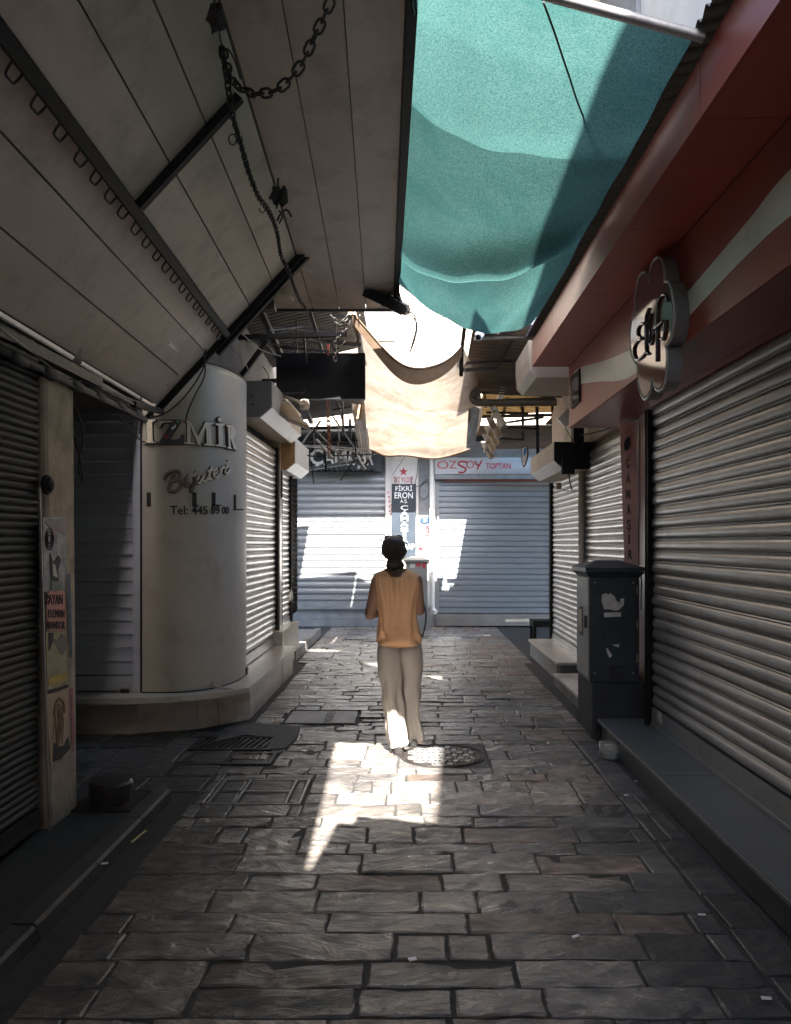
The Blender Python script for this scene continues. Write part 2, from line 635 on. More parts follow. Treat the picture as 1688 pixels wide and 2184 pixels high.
M['cabinet_lt'] = mat('grey_cabinet_side', (0.21, 0.215, 0.205), 0.5, 0.1, var=0.16, scale=5, dirt=(0.09, 0.09, 0.09), dirt_amt=0.6)
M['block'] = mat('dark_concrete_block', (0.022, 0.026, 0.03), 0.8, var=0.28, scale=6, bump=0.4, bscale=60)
M['paper'] = mat('torn_paper', (0.52, 0.50, 0.47), 0.8, var=0.2, scale=18, dirt=(0.24, 0.22, 0.2), dirt_amt=0.7, dirt_scale=20)
M['white'] = mat('white_paint', (0.78, 0.78, 0.77), 0.5, var=0.06, scale=6)
M['sign_letter'] = mat('dark_chrome', (0.10, 0.10, 0.105), 0.18, 0.8, var=0.2)
M['pillar'] = mat('dirty_plaster', (0.40, 0.33, 0.26), 0.85, var=0.22, scale=6, bump=0.5, bscale=26, dirt=(0.12, 0.10, 0.085), dirt_amt=0.9, dirt_scale=4)
M['cover'] = mat('pale_concrete', (0.36, 0.34, 0.31), 0.6, var=0.2, scale=8, bump=0.3, bscale=70, dirt=(0.12, 0.11, 0.10), dirt_amt=0.7)
M['pipe_brown'] = mat('brown_pipe', (0.10, 0.075, 0.052), 0.55, var=0.2)
M['redpaint'] = mat('red_lettering', (0.42, 0.03, 0.045), 0.5, var=0.12, scale=8)
M['navy'] = mat('navy_sign', (0.022, 0.032, 0.045), 0.45, var=0.2, scale=6, dirt=(0.07, 0.08, 0.09), dirt_amt=0.3)
M['ink'] = mat('black_ink', (0.02, 0.019, 0.02), 0.6, var=0.3, scale=20)
M['purple'] = mat('purple_brown_letters', (0.11, 0.062, 0.075), 0.5, var=0.15, scale=10)
M['pink'] = mat('pink_paper', (0.55, 0.26, 0.23), 0.75, var=0.12, scale=14)
M['letter'] = mat('cream_letters', (0.74, 0.64, 0.50), 0.4, var=0.12, scale=12)
M['letter_side'] = mat('letter_sides', (0.055, 0.035, 0.028), 0.5)
M['mauve'] = mat('mauve_letters', (0.20, 0.135, 0.12), 0.45, var=0.15, scale=10)
M['greencloth'] = cloth_mat('green_net', (0.011, 0.047, 0.045), (0.052, 0.100, 0.094), 0.62, 0.0, 120, (1.0, 1.0, 1.0), (0.014, 0.055, 0.052), 1.6)
M['net_darkening'] = cloth_mat('darkening_net', (0.012, 0.045, 0.043), (0.04, 0.075, 0.07), 0.62, 0.48, 120)  # for the added layer whose tone stands in for shade on the net
M['beigecloth'] = cloth_mat('cream_canvas', (0.185, 0.155, 0.122), (0.235, 0.205, 0.17), 0.46, 0.0, 9, (1, 1, 1), (0.105, 0.066, 0.036), 2.6)
M['hem'] = cloth_mat('canvas_hem', (0.14, 0.10, 0.068), (0.18, 0.13, 0.092), 0.22, 0.0, 9)
M['plastic'] = glass_mat('clear_plastic')
M['wood'] = mat('old_wood', (0.30, 0.21, 0.13), 0.75, var=0.25, scale=14, stretch=(1, 6, 1))
M['yellow'] = mat('yellow_stick', (0.72, 0.60, 0.25), 0.6)
M['cable'] = mat('cable_sheath', (0.028, 0.027, 0.026), 0.55, var=0.3)
M['cable_lt'] = mat('pale_cable', (0.36, 0.33, 0.29), 0.6, var=0.2)
M['rag'] = mat('grey_rag', (0.05, 0.045, 0.043), 0.9, var=0.4, scale=14)
M['lamp_b'] = mat('beige_lamp_cup', (0.36, 0.30, 0.235), 0.55, var=0.14)
M['blue_lamp'] = mat('blue_lamp', (0.1, 0.4, 0.8), 0.4, emit=((0.1, 0.5, 1.0), 3.0))
M['spot_lamp'] = mat('white_lamp', (0.8, 0.8, 0.8), 0.4, emit=((1, 0.97, 0.9), 1.5))
M['bluesign'] = mat('blue_sign', (0.04, 0.24, 0.52), 0.35)
M['skin'] = mat('brown_skin', (0.36, 0.20, 0.13), 0.5, var=0.10, scale=10, bump=0.03, bscale=140)
M['skin'].node_tree.nodes['Principled BSDF'].inputs['Subsurface Weight'].default_value = 0.08
M['skin'].node_tree.nodes['Principled BSDF'].inputs['Subsurface Radius'].default_value = (0.02, 0.008, 0.004)
M['top'] = mat('orange_viscose', (0.80, 0.46, 0.25), 0.75, var=0.07, scale=9, bump=0.12, bscale=190, bdist=0.004)
M['trousers'] = mat('taupe_linen', (0.44, 0.395, 0.35), 0.85, var=0.09, scale=10, bump=0.22, bscale=26, bdist=0.008, stretch=(1, 1, 0.35))
M['hair'] = mat('dark_hair', (0.032, 0.021, 0.016), 0.33, var=0.4, scale=30, bump=0.75, bscale=60, stretch=(6, 6, 0.8), spec=0.6)
M['shoe'] = mat('dark_shoe', (0.022, 0.02, 0.02), 0.5)
M['tortoise'] = mat('tortoiseshell', (0.10, 0.045, 0.02), 0.2, var=0.7, scale=60)
M['lens'] = mat('dark_lens', (0.012, 0.012, 0.014), 0.08)
M['mirror'] = mat('glossy_sign_face', (0.17, 0.05, 0.04), 0.08, 0.0, var=0.08, spec=0.05)
M['plate'] = mat('pale_metal', (0.5, 0.49, 0.46), 0.4, 0.3)


# ------------------------------------------------------------------ lettering
def text_geo(body, bold=0.0, res=3):
    """flat triangulated outline of a word: list of (x, y), faces, bounds"""
    cu = bpy.data.curves.new('lettering_source', 'FONT')
    cu.body = body
    cu.size = 1.0
    cu.offset = bold
    cu.resolution_u = res
    cu.fill_mode = 'FRONT'
    o = bpy.data.objects.new('lettering_source', cu)
    COL.objects.link(o)
    bpy.context.view_layer.update()
    me = bpy.data.meshes.new_from_object(o.evaluated_get(bpy.context.evaluated_depsgraph_get()))
    vs = [(v.co.x, v.co.y) for v in me.vertices]
    fs = [tuple(p.vertices) for p in me.polygons]
    bpy.data.objects.remove(o)
    bpy.data.curves.remove(cu)
    bpy.data.meshes.remove(me)
    xs = [v[0] for v in vs]
    ys = [v[1] for v in vs]
    return vs, fs, (min(xs), max(xs), min(ys), max(ys))


def text_on(mb, body, box, surf, depth=0.006, bold=0.0, mi=0, lift=0.002):
    """puts a word into box = (u0, v0, u1, v1), bent over surf(u, v) -> (point, normal)"""
    vs, fs, (x0, x1, y0, y1) = text_geo(body, bold)
    u0, v0, u1, v1 = box
    front, back = [], []
    for x, y in vs:
        u = u0 + (x - x0) / (x1 - x0) * (u1 - u0)
        v = v1 - (y - y0) / (y1 - y0) * (v1 - v0)
        p, n = surf(u, v)
        front.append(p + n * (lift + depth))
        back.append(p + n * (lift * 0.2))
    edges = {}
    for f in fs:
        for i in range(len(f)):
            e = (f[i], f[(i + 1) % len(f)])
            edges[e] = edges.get(e, 0) + 1
    n = len(vs)
    faces = list(fs)
    for (a, b) in edges:
        if (b, a) not in edges:
            faces.append((b, a, a + n, b + n))
    mb.add(front + back, faces, mi)


def surf_y(y, ny=-1):
    return lambda u, v: (P(u, v, y), Vector((0, ny, 0)))


def surf_x(x, nx):
    return lambda u, v: (PX(u, v, x), Vector((nx, 0, 0)))


def stroke_on(mb, pts, r, surf, lift=0.004, n=6, mi=0, sub=4):
    """a rounded stroke drawn over a surface, points in picture units, smoothed"""
    q = []
    for i in range(len(pts) - 1):
        p0 = pts[max(i - 1, 0)]
        p1, p2 = pts[i], pts[i + 1]
        p3 = pts[min(i + 2, len(pts) - 1)]
        for k in range(sub):
            t = k / sub
            q.append(tuple(0.5 * ((2 * p1[j]) + (-p0[j] + p2[j]) * t + (2 * p0[j] - 5 * p1[j] + 4 * p2[j] - p3[j]) * t * t
                                  + (-p0[j] + 3 * p1[j] - 3 * p2[j] + p3[j]) * t ** 3) for j in (0, 1)))
    q.append(pts[-1])
    out = []
    for u, v in q:
        p, nn = surf(u, v)
        out.append(p + nn * lift)
    mb.tube(out, r, n, True, mi)


def spline(pts, sub=6):
    pts = [Vector(p) for p in pts]
    q = []
    for i in range(len(pts) - 1):
        p0 = pts[max(i - 1, 0)]
        p1, p2 = pts[i], pts[i + 1]
        p3 = pts[min(i + 2, len(pts) - 1)]
        for k in range(sub):
            t = k / sub
            q.append(0.5 * ((2 * p1) + (p2 - p0) * t + (2 * p0 - 5 * p1 + 4 * p2 - p3) * t * t + (3 * p1 - p0 - 3 * p2 + p3) * t ** 3))
    q.append(pts[-1])
    return q


def sag(a, b, s, n=10):
    a, b = Vector(a), Vector(b)
    return [a.lerp(b, i / n) - Vector((0, 0, s * 4 * (i / n) * (1 - i / n))) for i in range(n + 1)]


# ------------------------------------------------------------------ roller shutters: one slat mesh, shared by all slats of a shutter
def slat_profile(pitch, depth, kind):
    if kind == 'lip':      # louvre look: leaning face with a sharp lower lip
        pr = [(0.0, 0.0), (0.03, 0.9), (0.10, 1.0), (0.45, 0.55), (0.80, 0.22), (0.96, 0.05), (1.0, 0.0)]
    elif kind == 'flat':   # broad flat slat with a narrow recessed joint
        pr = [(0.0, 0.0), (0.02, 0.65), (0.10, 0.95), (0.5, 1.0), (0.84, 0.92), (0.92, 0.5), (0.94, 0.0), (1.0, 0.0)]
    else:                  # rounded slat with a groove
        pr = [(0.0, 0.0), (0.05, 0.38), (0.13, 0.74), (0.28, 0.97), (0.48, 1.0), (0.64, 0.86), (0.76, 0.52), (0.82, 0.16), (0.85, 0.0), (0.885, 0.30), (0.93, 0.34), (0.965, 0.12), (1.0, 0.0)]
    return [(h * pitch, d * depth) for h, d in pr]


def shutter(label, p0, p1, z0, z1, pitch, depth, m, kind='round', group='closed roller shutters', bottom=0.10, rail=0.06, m_rail=None, rail_sides=(True, True), loose=0.0015, rnm='roller_shutter'):
    """a closed roller shutter from p0 to p1 (plan points); its face looks to the left of the way from p0 to p1"""
    a, b = Vector((*p0, 0)), Vector((*p1, 0))
    d = (b - a)
    L = d.length
    d.normalize()
    nrm = Vector((-d.y, d.x, 0))
    root = thing(rnm, label, 'shutter', (a.x, a.y, z0), group)
    base = Vector((a.x, a.y, z0))
    pr = slat_profile(pitch, depth, kind)
    mb = MB()
    loop = [(h, dd) for h, dd in pr] + [(pitch, -0.006), (0.0, -0.006)]
    va = [base + nrm * dd + Vector((0, 0, h)) for h, dd in loop]
    vb = [p + d * L for p in va]
    n = len(loop)
    mb.add(va + vb, [(i, (i + 1) % n, n + (i + 1) % n, n + i) for i in range(n)] + [tuple(range(n)), tuple(range(n, 2 * n))[::-1]])
    me = mb.mesh('slat', base, smooth=(kind == 'round'))
    me.materials.append(m)
    zb = bottom
    H = z1 - z0
    k = 0
    while zb + pitch * 0.5 < H:
        o = bpy.data.objects.new('slat', me)
        COL.objects.link(o)
        o.parent = root
        o.location = (nrm.x * rnd(-loose, loose), nrm.y * rnd(-loose, loose), zb)
        tw = rnd(-0.05, 0.05) * (2.0 if random.random() < 0.12 else 1.0)
        o.rotation_euler = (d.x * tw, d.y * tw, rnd(-0.0004, 0.0004))
        zb += pitch
        k += 1
    if bottom > 0.01:
        q = MB()
        q.obox(base + d * (L / 2) + nrm * (depth * 0.5) + Vector((0, 0, bottom * 0.48)), d * (L / 2), nrm * (depth * 0.5 + 0.006), (0, 0, bottom * 0.46))
        q.obox(base + d * (L / 2) + nrm * (depth * 0.6) + Vector((0, 0, 0.012)), d * (L / 2), nrm * (depth * 0.6 + 0.014), (0, 0, 0.012))
        q.build('bottom_bar', m, root)
    mr = m_rail or M['steel']
    for s, on in zip((0, 1), rail_sides):
        if not on:
            continue
        q = MB()
        c = base + d * (L * s + (rail / 2 if s else -rail / 2)) + nrm * 0.012 + Vector((0, 0, H / 2))
        q.obox(c - nrm * 0.03, d * (rail / 2), nrm * 0.012, (0, 0, H / 2))
        sg = 1 if s else -1
        q.obox(c + d * sg * (rail / 2 - 0.006) + nrm * 0.014, d * 0.006, nrm * 0.032, (0, 0, H / 2))
        q.obox(c - d * sg * (rail / 2 - 0.022) + nrm * 0.034, d * 0.016, nrm * 0.004, (0, 0, H / 2))
        q.build('guide_rail', mr, root)
    return root


def corrugated(mb, o, ax, ay, up, pitch, amp, thick=0.0, sub=6):
    """sheet from o spanned by ax (across the ribs) and ay (along the ribs)"""
    o, ax, ay, up = Vector(o), Vector(ax), Vector(ay), Vector(up).normalized()
    n = max(2, int(ax.length / pitch * sub))
    r0, r1 = [], []
    for i in range(n + 1):
        t = i / n
        w = up * amp * sin(2 * pi * t * ax.length / pitch)
        r0.append(o + ax * t + w)
        r1.append(o + ax * t + ay + w)
    mb.grid([r0, r1])
    if thick:
        mb.grid([[p + up * thick for p in r0], [p + up * thick for p in r1]])


# ================================================================== THE SETTING
g = MB()
g.add([(-40, -30, -0.05), (40, -30, -0.05), (40, 60, -0.05), (-40, 60, -0.05)], [(0, 1, 2, 3)])
struct(g.build('ground', M['asphalt'], origin=(0, 0, -0.05), fix=False))

pav = MB()
pav.add([(-3.6, -8, -0.009), (3.6, -8, -0.009), (3.6, 15.3, -0.009), (-3.6, 15.3, -0.009)], [(0, 1, 2, 3)])
pavement = struct(pav.build('pavement', M['mortar'], origin=(0, 0, -0.014), fix=False))

# things let into the pavement: (x0, x1, y0, y1)
COVERS = [
    (-0.10, 0.56, 5.52, 6.18),     # round manhole cover
    (-1.16, -0.50, 6.85, 7.42),    # telecom cover
    (-1.75, -1.10, 5.98, 6.42),    # gully grate
    (-1.68, -1.02, 5.60, 5.94),    # narrow frame before the grate
    (-1.28, -0.68, 4.74, 5.26),    # stone filled cover
]


def stone_geo(x0, x1, y0, y1, h, cells=(4, 2), rough=0.0052):
    """one paving stone with a worn, uneven top; about 40 faces"""
    vs, fs = [], []
    if x1 - x0 < 0.26:
        cells, rough = (1, 1), 0.002
    nx, ny = cells
    ch = 0.008
    jx = min(0.007, (x1 - x0) * 0.04)
    cs = [(x0 + rnd(0, jx), y0 + rnd(0, jx)), (x1 - rnd(0, jx), y0 + rnd(0, jx)), (x1 - rnd(0, jx), y1 - rnd(0, jx)), (x0 + rnd(0, jx), y1 - rnd(0, jx))]
    tx, ty = rnd(-0.006, 0.006), rnd(-0.010, 0.010)

    def at(s, t):
        a = (cs[0][0] * (1 - s) + cs[1][0] * s, cs[0][1] * (1 - s) + cs[1][1] * s)
        b = (cs[3][0] * (1 - s) + cs[2][0] * s, cs[3][1] * (1 - s) + cs[2][1] * s)
        return a[0] * (1 - t) + b[0] * t, a[1] * (1 - t) + b[1] * t
    ss = [0, ch / (x1 - x0)] + [(i + 1) / (nx + 1) for i in range(nx)] + [1 - ch / (x1 - x0), 1]
    ts = [0, ch / (y1 - y0)] + [(i + 1) / (ny + 1) for i in range(ny)] + [1 - ch / (y1 - y0), 1]
    for j, t in enumerate(ts):
        for i, s in enumerate(ss):
            x, y = at(s, t)
            edge = i in (0, len(ss) - 1) or j in (0, len(ts) - 1)
            z = h + (s - 0.5) * tx + (t - 0.5) * ty
            if edge:
                z -= rnd(0.003, 0.006)
            else:
                z += rnd(-rough, rough)
            if edge and not (i in (0, len(ss) - 1) and j in (0, len(ts) - 1)):
                x += rnd(-0.004, 0.004)
                y += rnd(-0.004, 0.004)
            vs.append((x, y, z))
    n = len(ss)
    for j in range(len(ts) - 1):
        for i in range(n - 1):
            fs.append((j * n + i, j * n + i + 1, (j + 1) * n + i + 1, (j + 1) * n + i))
    # skirt
    ring = [i for i in range(n)] + [j * n + n - 1 for j in range(1, len(ts))] + [(len(ts) - 1) * n + i for i in range(n - 2, -1, -1)] + [j * n for j in range(len(ts) - 2, 0, -1)]
    o = len(vs)
    for k in ring:
        vs.append((vs[k][0], vs[k][1], -0.03))
    for k in range(len(ring)):
        l = (k + 1) % len(ring)
        fs.append((ring[k], o + k, o + l, ring[l]))
    return vs, fs


STONES = []


def lay_rows(xa, xb, y0, y1, ra, rb, la, lb, m, flat=0.0, joint=0.006, cells=(4, 2), skew=0.0):
    y = y0
    while y < y1 - 0.06:
        h = rnd(ra, rb)
        if y + h > y1:
            h = y1 - y
        x = xa + rnd(-0.02, 0.02) - rnd(0, la * 0.6)
        while x < xb - 0.05:
            L = rnd(la, lb)
            if random.random() < 0.12:
                L *= 0.5
            xe = min(x + L, xb + rnd(-0.02, 0.02))
            if xb - xe < 0.08:
                xe = xb
            xs = max(x, xa + rnd(-0.01, 0.01))
            spans = [(xs + joint * rnd(0.35, 0.8), xe - joint * rnd(0.35, 0.8))]
            for cx0, cx1, cy0, cy1 in COVERS:
                if y < cy1 and y + h > cy0:
                    ns = []
                    for s, e in spans:
                        if e <= cx0 or s >= cx1:
                            ns.append((s, e))
                        else:
                            if cx0 - s > 0.06:
                                ns.append((s, cx0 - 0.01))
                            if e - cx1 > 0.06:
                                ns.append((cx1 + 0.01, e))
                            a_, b__ = max(s, cx0 - 0.005), min(e, cx1 + 0.005)
                            if b__ - a_ > 0.05:
                                mk = m(0.5 * (a_ + b__), y) if callable(m) else m
                                if cy0 - y > 0.035:
                                    STONES.append((a_, b__, y + 0.003, cy0 - 0.006, rnd(-0.003, 0.003), mk, (1, 1)))
                                if y + h - cy1 > 0.035:
                                    STONES.append((a_, b__, cy1 + 0.006, y + h - 0.003, rnd(-0.003, 0.003), mk, (1, 1)))
                    spans = ns
            for s, e in spans:
                if e - s > 0.05:
                    mm = m(0.5 * (s + e), y) if callable(m) else m
                    STONES.append((s, e, y + joint * rnd(0.2, 0.55), y + h - joint * rnd(0.2, 0.55), rnd(-0.004, 0.004), mm, cells))
            x = xe
        y += h


def stone_kind(x, y):
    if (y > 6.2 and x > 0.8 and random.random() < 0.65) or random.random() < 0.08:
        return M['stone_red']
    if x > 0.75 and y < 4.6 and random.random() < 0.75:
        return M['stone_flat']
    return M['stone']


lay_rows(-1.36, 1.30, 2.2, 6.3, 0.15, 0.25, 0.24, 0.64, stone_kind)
lay_rows(-1.42, 1.50, 6.3, 10.4, 0.14, 0.23, 0.24, 0.60, stone_kind, joint=0.007, cells=(2, 1))
lay_rows(-1.56, 1.62, 10.4, 14.9, 0.16, 0.24, 0.30, 0.65, stone_kind, joint=0.007, cells=(1, 1))
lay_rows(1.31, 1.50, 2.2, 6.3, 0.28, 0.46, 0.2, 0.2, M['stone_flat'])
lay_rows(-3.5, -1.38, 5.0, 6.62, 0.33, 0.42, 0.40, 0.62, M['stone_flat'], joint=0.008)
STONES.sort(key=lambda s: s[2] + 0.25 * abs(s[0] + s[1]) / 2)
rest = MB()
nst = 0
for s in STONES:
    vs, fs = stone_geo(s[0], s[1], s[2], s[3], s[4], s[6])
    if nst < 300:
        q = MB()
        q.add(vs, fs)
        o = q.build('stone', s[5], None, smooth=False, origin=((s[0] + s[1]) / 2, (s[2] + s[3]) / 2, 0), fix=False)
        loc = Vector(o.location)
        o.parent = pavement
        o.location = loc - wloc(pavement)
        nst += 1
    else:
        rest.add(vs, fs, {'riven_stone': 0, 'riven_stone_reddish': 1, 'worn_stone_flat': 2}[s[5].name])
stuff(rest.build('far_stones', [M['stone'], M['stone_red'], M['stone_flat']], pavement, fix=False))

# kerb and raised walk along the near left shop
q = MB()
rows = []
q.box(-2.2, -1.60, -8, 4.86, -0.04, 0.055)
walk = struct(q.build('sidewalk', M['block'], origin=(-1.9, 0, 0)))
y = -1.0
while y < 4.8:
    L = min(rnd(0.55, 0.8), 4.86 - y)
    if L < 0.2:
        break
    q = MB()
    z = 0.060 + rnd(-0.004, 0.004)
    q.prism([(-1.62, y + 0.004, -0.03), (-1.505 + rnd(-0.006, 0.006), y + 0.004, -0.03), (-1.52, y + 0.004, z - 0.012), (-1.535, y + 0.004, z), (-1.62, y + 0.004, z)], (0, 0, 0), (0, L - 0.008, 0))
    q.build('kerb_stone', M['kerb'], walk)
    y += L
# the far kerb before the second left shop
q = MB()
q.box(-2.6, -1.66, 11.0, 13.6, -0.04, 0.10)
far_walk = struct(q.build('sidewalk', M['concrete'], origin=(-2.1, 12, 0)))
y = 10.62
for i in range(4):
    q = MB()
    q.box(-1.70, -1.60 - 0.006 * (i % 2), y + 0.006, y + 0.73, -0.03, 0.125)
    q.build('kerb_stone', M['concrete'], far_walk)
    y += 0.74

# granite slab before the big right shutter
q = MB()
q.box(1.535, 2.0, -4, 6.30, 0.0, 0.148)
slab = struct(q.build('step', M['granite'], origin=(1.75, 3, 0)))
for ya, yb in ((-4, 0.9), (0.9, 3.02), (3.02, 4.75), (4.75, 6.315)):
    q = MB()
    q.box(1.515, 2.0, ya + 0.003, yb - 0.003, 0.150, 0.176)
    q.build('slab', M['granite'], slab)
    q = MB()
    q.box(1.508, 1.514, ya + 0.003, yb - 0.003, 0.152, 0.172)
    q.build('nosing', M['granite_edge'], slab)

# marble ledges before the far right shops
t = MB()
t.box(1.70, 2.1, 8.95, 11.15, -0.02, 0.195)
led = struct(t.build('step', M['concrete'], origin=(1.9, 10, 0)))
q = MB()
q.box(1.675, 2.1, 8.93, 11.17, 0.198, 0.228)
q.build('marble_top', M['marble'], led)
q = MB()
q.obox((1.87, 8.86, 0.165), (0.20, 0.02, 0), (-0.01, 0.055, 0), (0, 0, 0.055))
q.build('end_stone', M['kerb'], led)
t = MB()
t.box(1.62, 2.1, 7.22, 8.86, -0.02, 0.10)
led2 = struct(t.build('step', M['concrete'], origin=(1.9, 8, 0)))
for ya, yb in ((7.2, 8.0), (8.0, 8.80)):
    q = MB()
    q.box(1.60, 2.1, ya + 0.003, yb - 0.003, 0.103, 0.130)
    q.build('marble_top', M['marble'], led2)

# ------------------------------------------------------------------ building masses
# near left shop
b = thing('shop_building', 'dark shop building behind the fine ribbed shutter at the near side of the lane', 'building', (-3.5, 0, 0))
q = MB()
q.box(-5.5, -2.045, -8, 4.18, 0, 2.70)
q.build('wall', M['darkwall'], b)
q = MB()
q.box(-5.5, -2.32, -8, 6.75, 2.72, 9.0)
q.build('upper_wall', M['darkwall'], b)
q = MB()
q.box(-5.5, -3.62, 4.18, 6.7, 0, 2.7)
q.build('recess_wall', M['darkwall'], b)
q = MB()
for y0 in (-7.5, -5, -2.5, 0, 2.5):
    q.box(-2.07, -1.985, y0, y0 + 2.46, 2.60, 2.66)
q.build('lintel', M['iron'], b)

# corner shop with the round column
b = thing('shop_building', 'corner jewellery shop with a rounded cream column and marble plinth', 'building', (-3.0, 8.0, 0))
corner_shop = b
q = MB()
q.box(-5.5, -2.30, 6.78, 11.0, 0, 2.78)
q.box(-2.30, -1.86, 7.4, 11.0, 0, 2.9)
q.box(-5.5, -1.92, 6.95, 11.0, 2.78, 9)
q.build('wall', M['darkwall'], b)

COLUMN = [(-2.30, 6.575), (-2.10, 6.575), (-1.95, 6.60), (-1.82, 6.68), (-1.72, 6.81), (-1.655, 6.98), (-1.615, 7.18), (-1.605, 7.40), (-1.63, 7.60), (-1.70, 7.76), (-1.76, 7.86)]
CP = spline([(x, y, 0) for x, y in COLUMN], 5)


def col_surf(u, v):
    """where the line of sight (u, v) meets the column"""
    k = (u - CU) / F
    best = None
    for i in range(len(CP) - 1):
        a, c = CP[i], CP[i + 1]
        fa, fc = a.x - k * a.y, c.x - k * c.y
        if (fa <= 0 <= fc) or (fa >= 0 >= fc):
            t = fa / (fa - fc) if abs(fa - fc) > 1e-9 else 0
            p = a.lerp(c, t)
            if best is None or p.y < best[0].y:
                d = (c - a).normalized()
                # smooth the normal
                d0 = (CP[max(i - 1, 0) + 1] - CP[max(i - 1, 0)]).normalized()
                d = (d + d0).normalized()
                best = (p, Vector((d.y, -d.x, 0)))
    if best is None:
        k2 = min(range(len(CP)), key=lambda j: -(CP[j].x / CP[j].y))
        p = CP[k2]
        best = (p, Vector((1, 0, 0)))
    p, n = best
    return Vector((p.x, p.y, EYE - (v - CV) / F * p.y)), n


q = MB()
zs = [0.335, 0.8, 1.4, 2.0, 2.6, 3.10, 3.16, 3.18]
rows = []
for i, z in enumerate(zs):
    off = 0.0 if z < 3.15 else (0.0 if z < 3.17 else 0.03)
    rows.append([Vector((p.x - off, p.y + off * 0.5, z)) for p in CP])
q.grid(rows)
q.grid([[Vector((p.x, p.y, 3.18)) for p in CP], [Vector((p.x - 0.3, p.y + 0.5, 3.18)) for p in CP]])
q.build('column', M['column'], b, smooth='all', fix=False)
q = MB()
for z in (0.336,):
    q.tube([Vector((p.x, p.y - 0.002, z)) for p in CP], 0.008, 5)
q.build('seal_line', M['rubber'], b)
q = MB()
q.box(-2.385, -2.305, 6.60, 6.80, 0.335, 2.74)
q.build('door_jamb', M['sh_blue'], b)
q = MB()
q.bar((-2.302, 6.565, 0.34), (-2.302, 6.565, 2.95), 0.014)
q.build('seam', M['rubber'], b)

# sill and plinth
SILL = [(-3.7, 6.33), (-2.6, 6.335), (-2.2, 6.36), (-1.92, 6.44), (-1.66, 6.60), (-1.44, 6.82), (-1.44, 9.62)]
INNER = [(-3.7, 6.85), (-2.6, 6.85), (-2.2, 6.9), (-1.95, 7.1), (-1.85, 7.3), (-1.80, 7.6), (-1.80, 9.62)]
q = MB()
top = [Vector((x, y, 0.332)) for x, y in SILL]
bot = [Vector((x, y, 0.285)) for x, y in SILL]
inn = [Vector((x, y, 0.332)) for x, y in INNER]
q.grid([inn, top, bot, [Vector((x, y, 0.285)) for x, y in INNER]])
q.grid([[inn[-1], top[-1]], [inn[-1] - Vector((0, 0, 0.047)), bot[-1]]])
q.build('sill', M['marble_dark'], b, fix=True)
PL = [(-3.7, 6.48), (-3.05, 6.485), (-2.32, 6.53), (-1.86, 6.72), (-1.72, 6.86), (-1.60, 6.98), (-1.49, 7.10), (-1.49, 8.0), (-1.49, 8.85), (-1.49, 9.62)]
for i in range(len(PL) - 1):
    (xa, ya), (xb, yb) = PL[i], PL[i + 1]
    d = Vector((xb - xa, yb - ya, 0))
    L = d.length
    d.normalize()
    nn = Vector((d.y, -d.x, 0))
    c = Vector(((xa + xb) / 2, (ya + yb) / 2, 0.13)) - nn * (0.02 + 0.002 * (i % 2))
    q = MB()
    q.obox(c, d * (L / 2 - 0.003), nn * 0.02, (0, 0, 0.152))
    q.build('plinth_tile', M['marble'], b)

# far left shop behind: shutter post and marble base
b = thing('shop_building', 'narrow far shop with marble base between two roller shutters on the jewellery side', 'building', (-2.2, 10.4, 0))
q = MB()
q.box(-1.90, -1.70, 9.92, 10.12, 0.34, 3.0)
q.build('post', M['marble'], b)
q = MB()
q.box(-1.94, -1.62, 9.64, 10.98, 0.0, 0.50)
q.build('base', M['marble'], b)
q = MB()
q.box(-1.80, -1.715, 9.97, 10.06, 2.60, 2.95)
q.box(-1.71, -1.685, 9.98, 10.05, 2.2, 2.55)
q.build('meter_box', M['black'], b)

# right hand shops
b = thing('shop_building', 'red fronted shop building with the wide roller shutter and red fascia', 'building', (3.0, 2, 0))
red_shop = b
q = MB()
q.box(1.98, 5.5, -8, 6.75, 0, 3.2)
q.build('wall', M['red_dark'], b)
q = MB()
q.box(1.86, 1.978, -8, 6.08, 2.665, 3.25)
q.build('lintel', M['red_dark'], b)
q = MB()
q.box(2.005, 2.20, 6.86, 7.08, 0.0, 2.95)
q.box(1.90, 1.975, 6.09, 6.16, 0.18, 2.66)
q.build('post', M['red_dark'], b)
b2 = thing('shop_building', 'beige rendered shop building behind the rain pipe and pale shutters', 'building', (3.5, 9, 0))
q = MB()
q.box(2.10, 5.5, 6.95, 11.2, 0, 2.75)
q.box(2.02, 5.5, 6.95, 11.2, 2.752, 3.9)
q.build('wall', M['plaster'], b2)

# tall house over the red shop: shades part of the lane and the net
b = thing('tall_building', 'pale tall house wall rising over the corrugated roof edge and metal pole', 'building', (3.5, 3, 3.9))
q = MB()
q.box(1.36, 6, 0.252, 2.398, 3.95, 6.9)
q.box(1.36, 6, 2.40, 6.4, 3.95, 6.2)
q.build('wall', M['whitewall'], b)
q = MB()
q.box(0.16, 1.358, 5.25, 6.60, 5.95, 6.03)  # unseen sheets added only to stop sun through the gap past the net
q.box(0.92, 1.358, 4.25, 5.25, 5.95, 6.03)
q.build('eave', M['whitewall'], b)
for y0 in (3.0, 4.6):
    q = MB()
    q.box(1.33, 1.358, y0, y0 + 0.9, 4.7, 5.8)
    q.build('window_frame', M['greywall'], b)

b = thing('tall_building', 'pale house behind the viewer whose roof edge trims the sun patch', 'building', (3.5, -1.5, 3.9))
q = MB()
q.prism([(1.226, -3.0, 3.95), (6, -3.0, 3.95), (6, -0.05, 3.95), (1.412, -0.05, 3.95)], (0, 0, 0), (0, 0, 3.25))
q.build('wall', M['whitewall'], b)

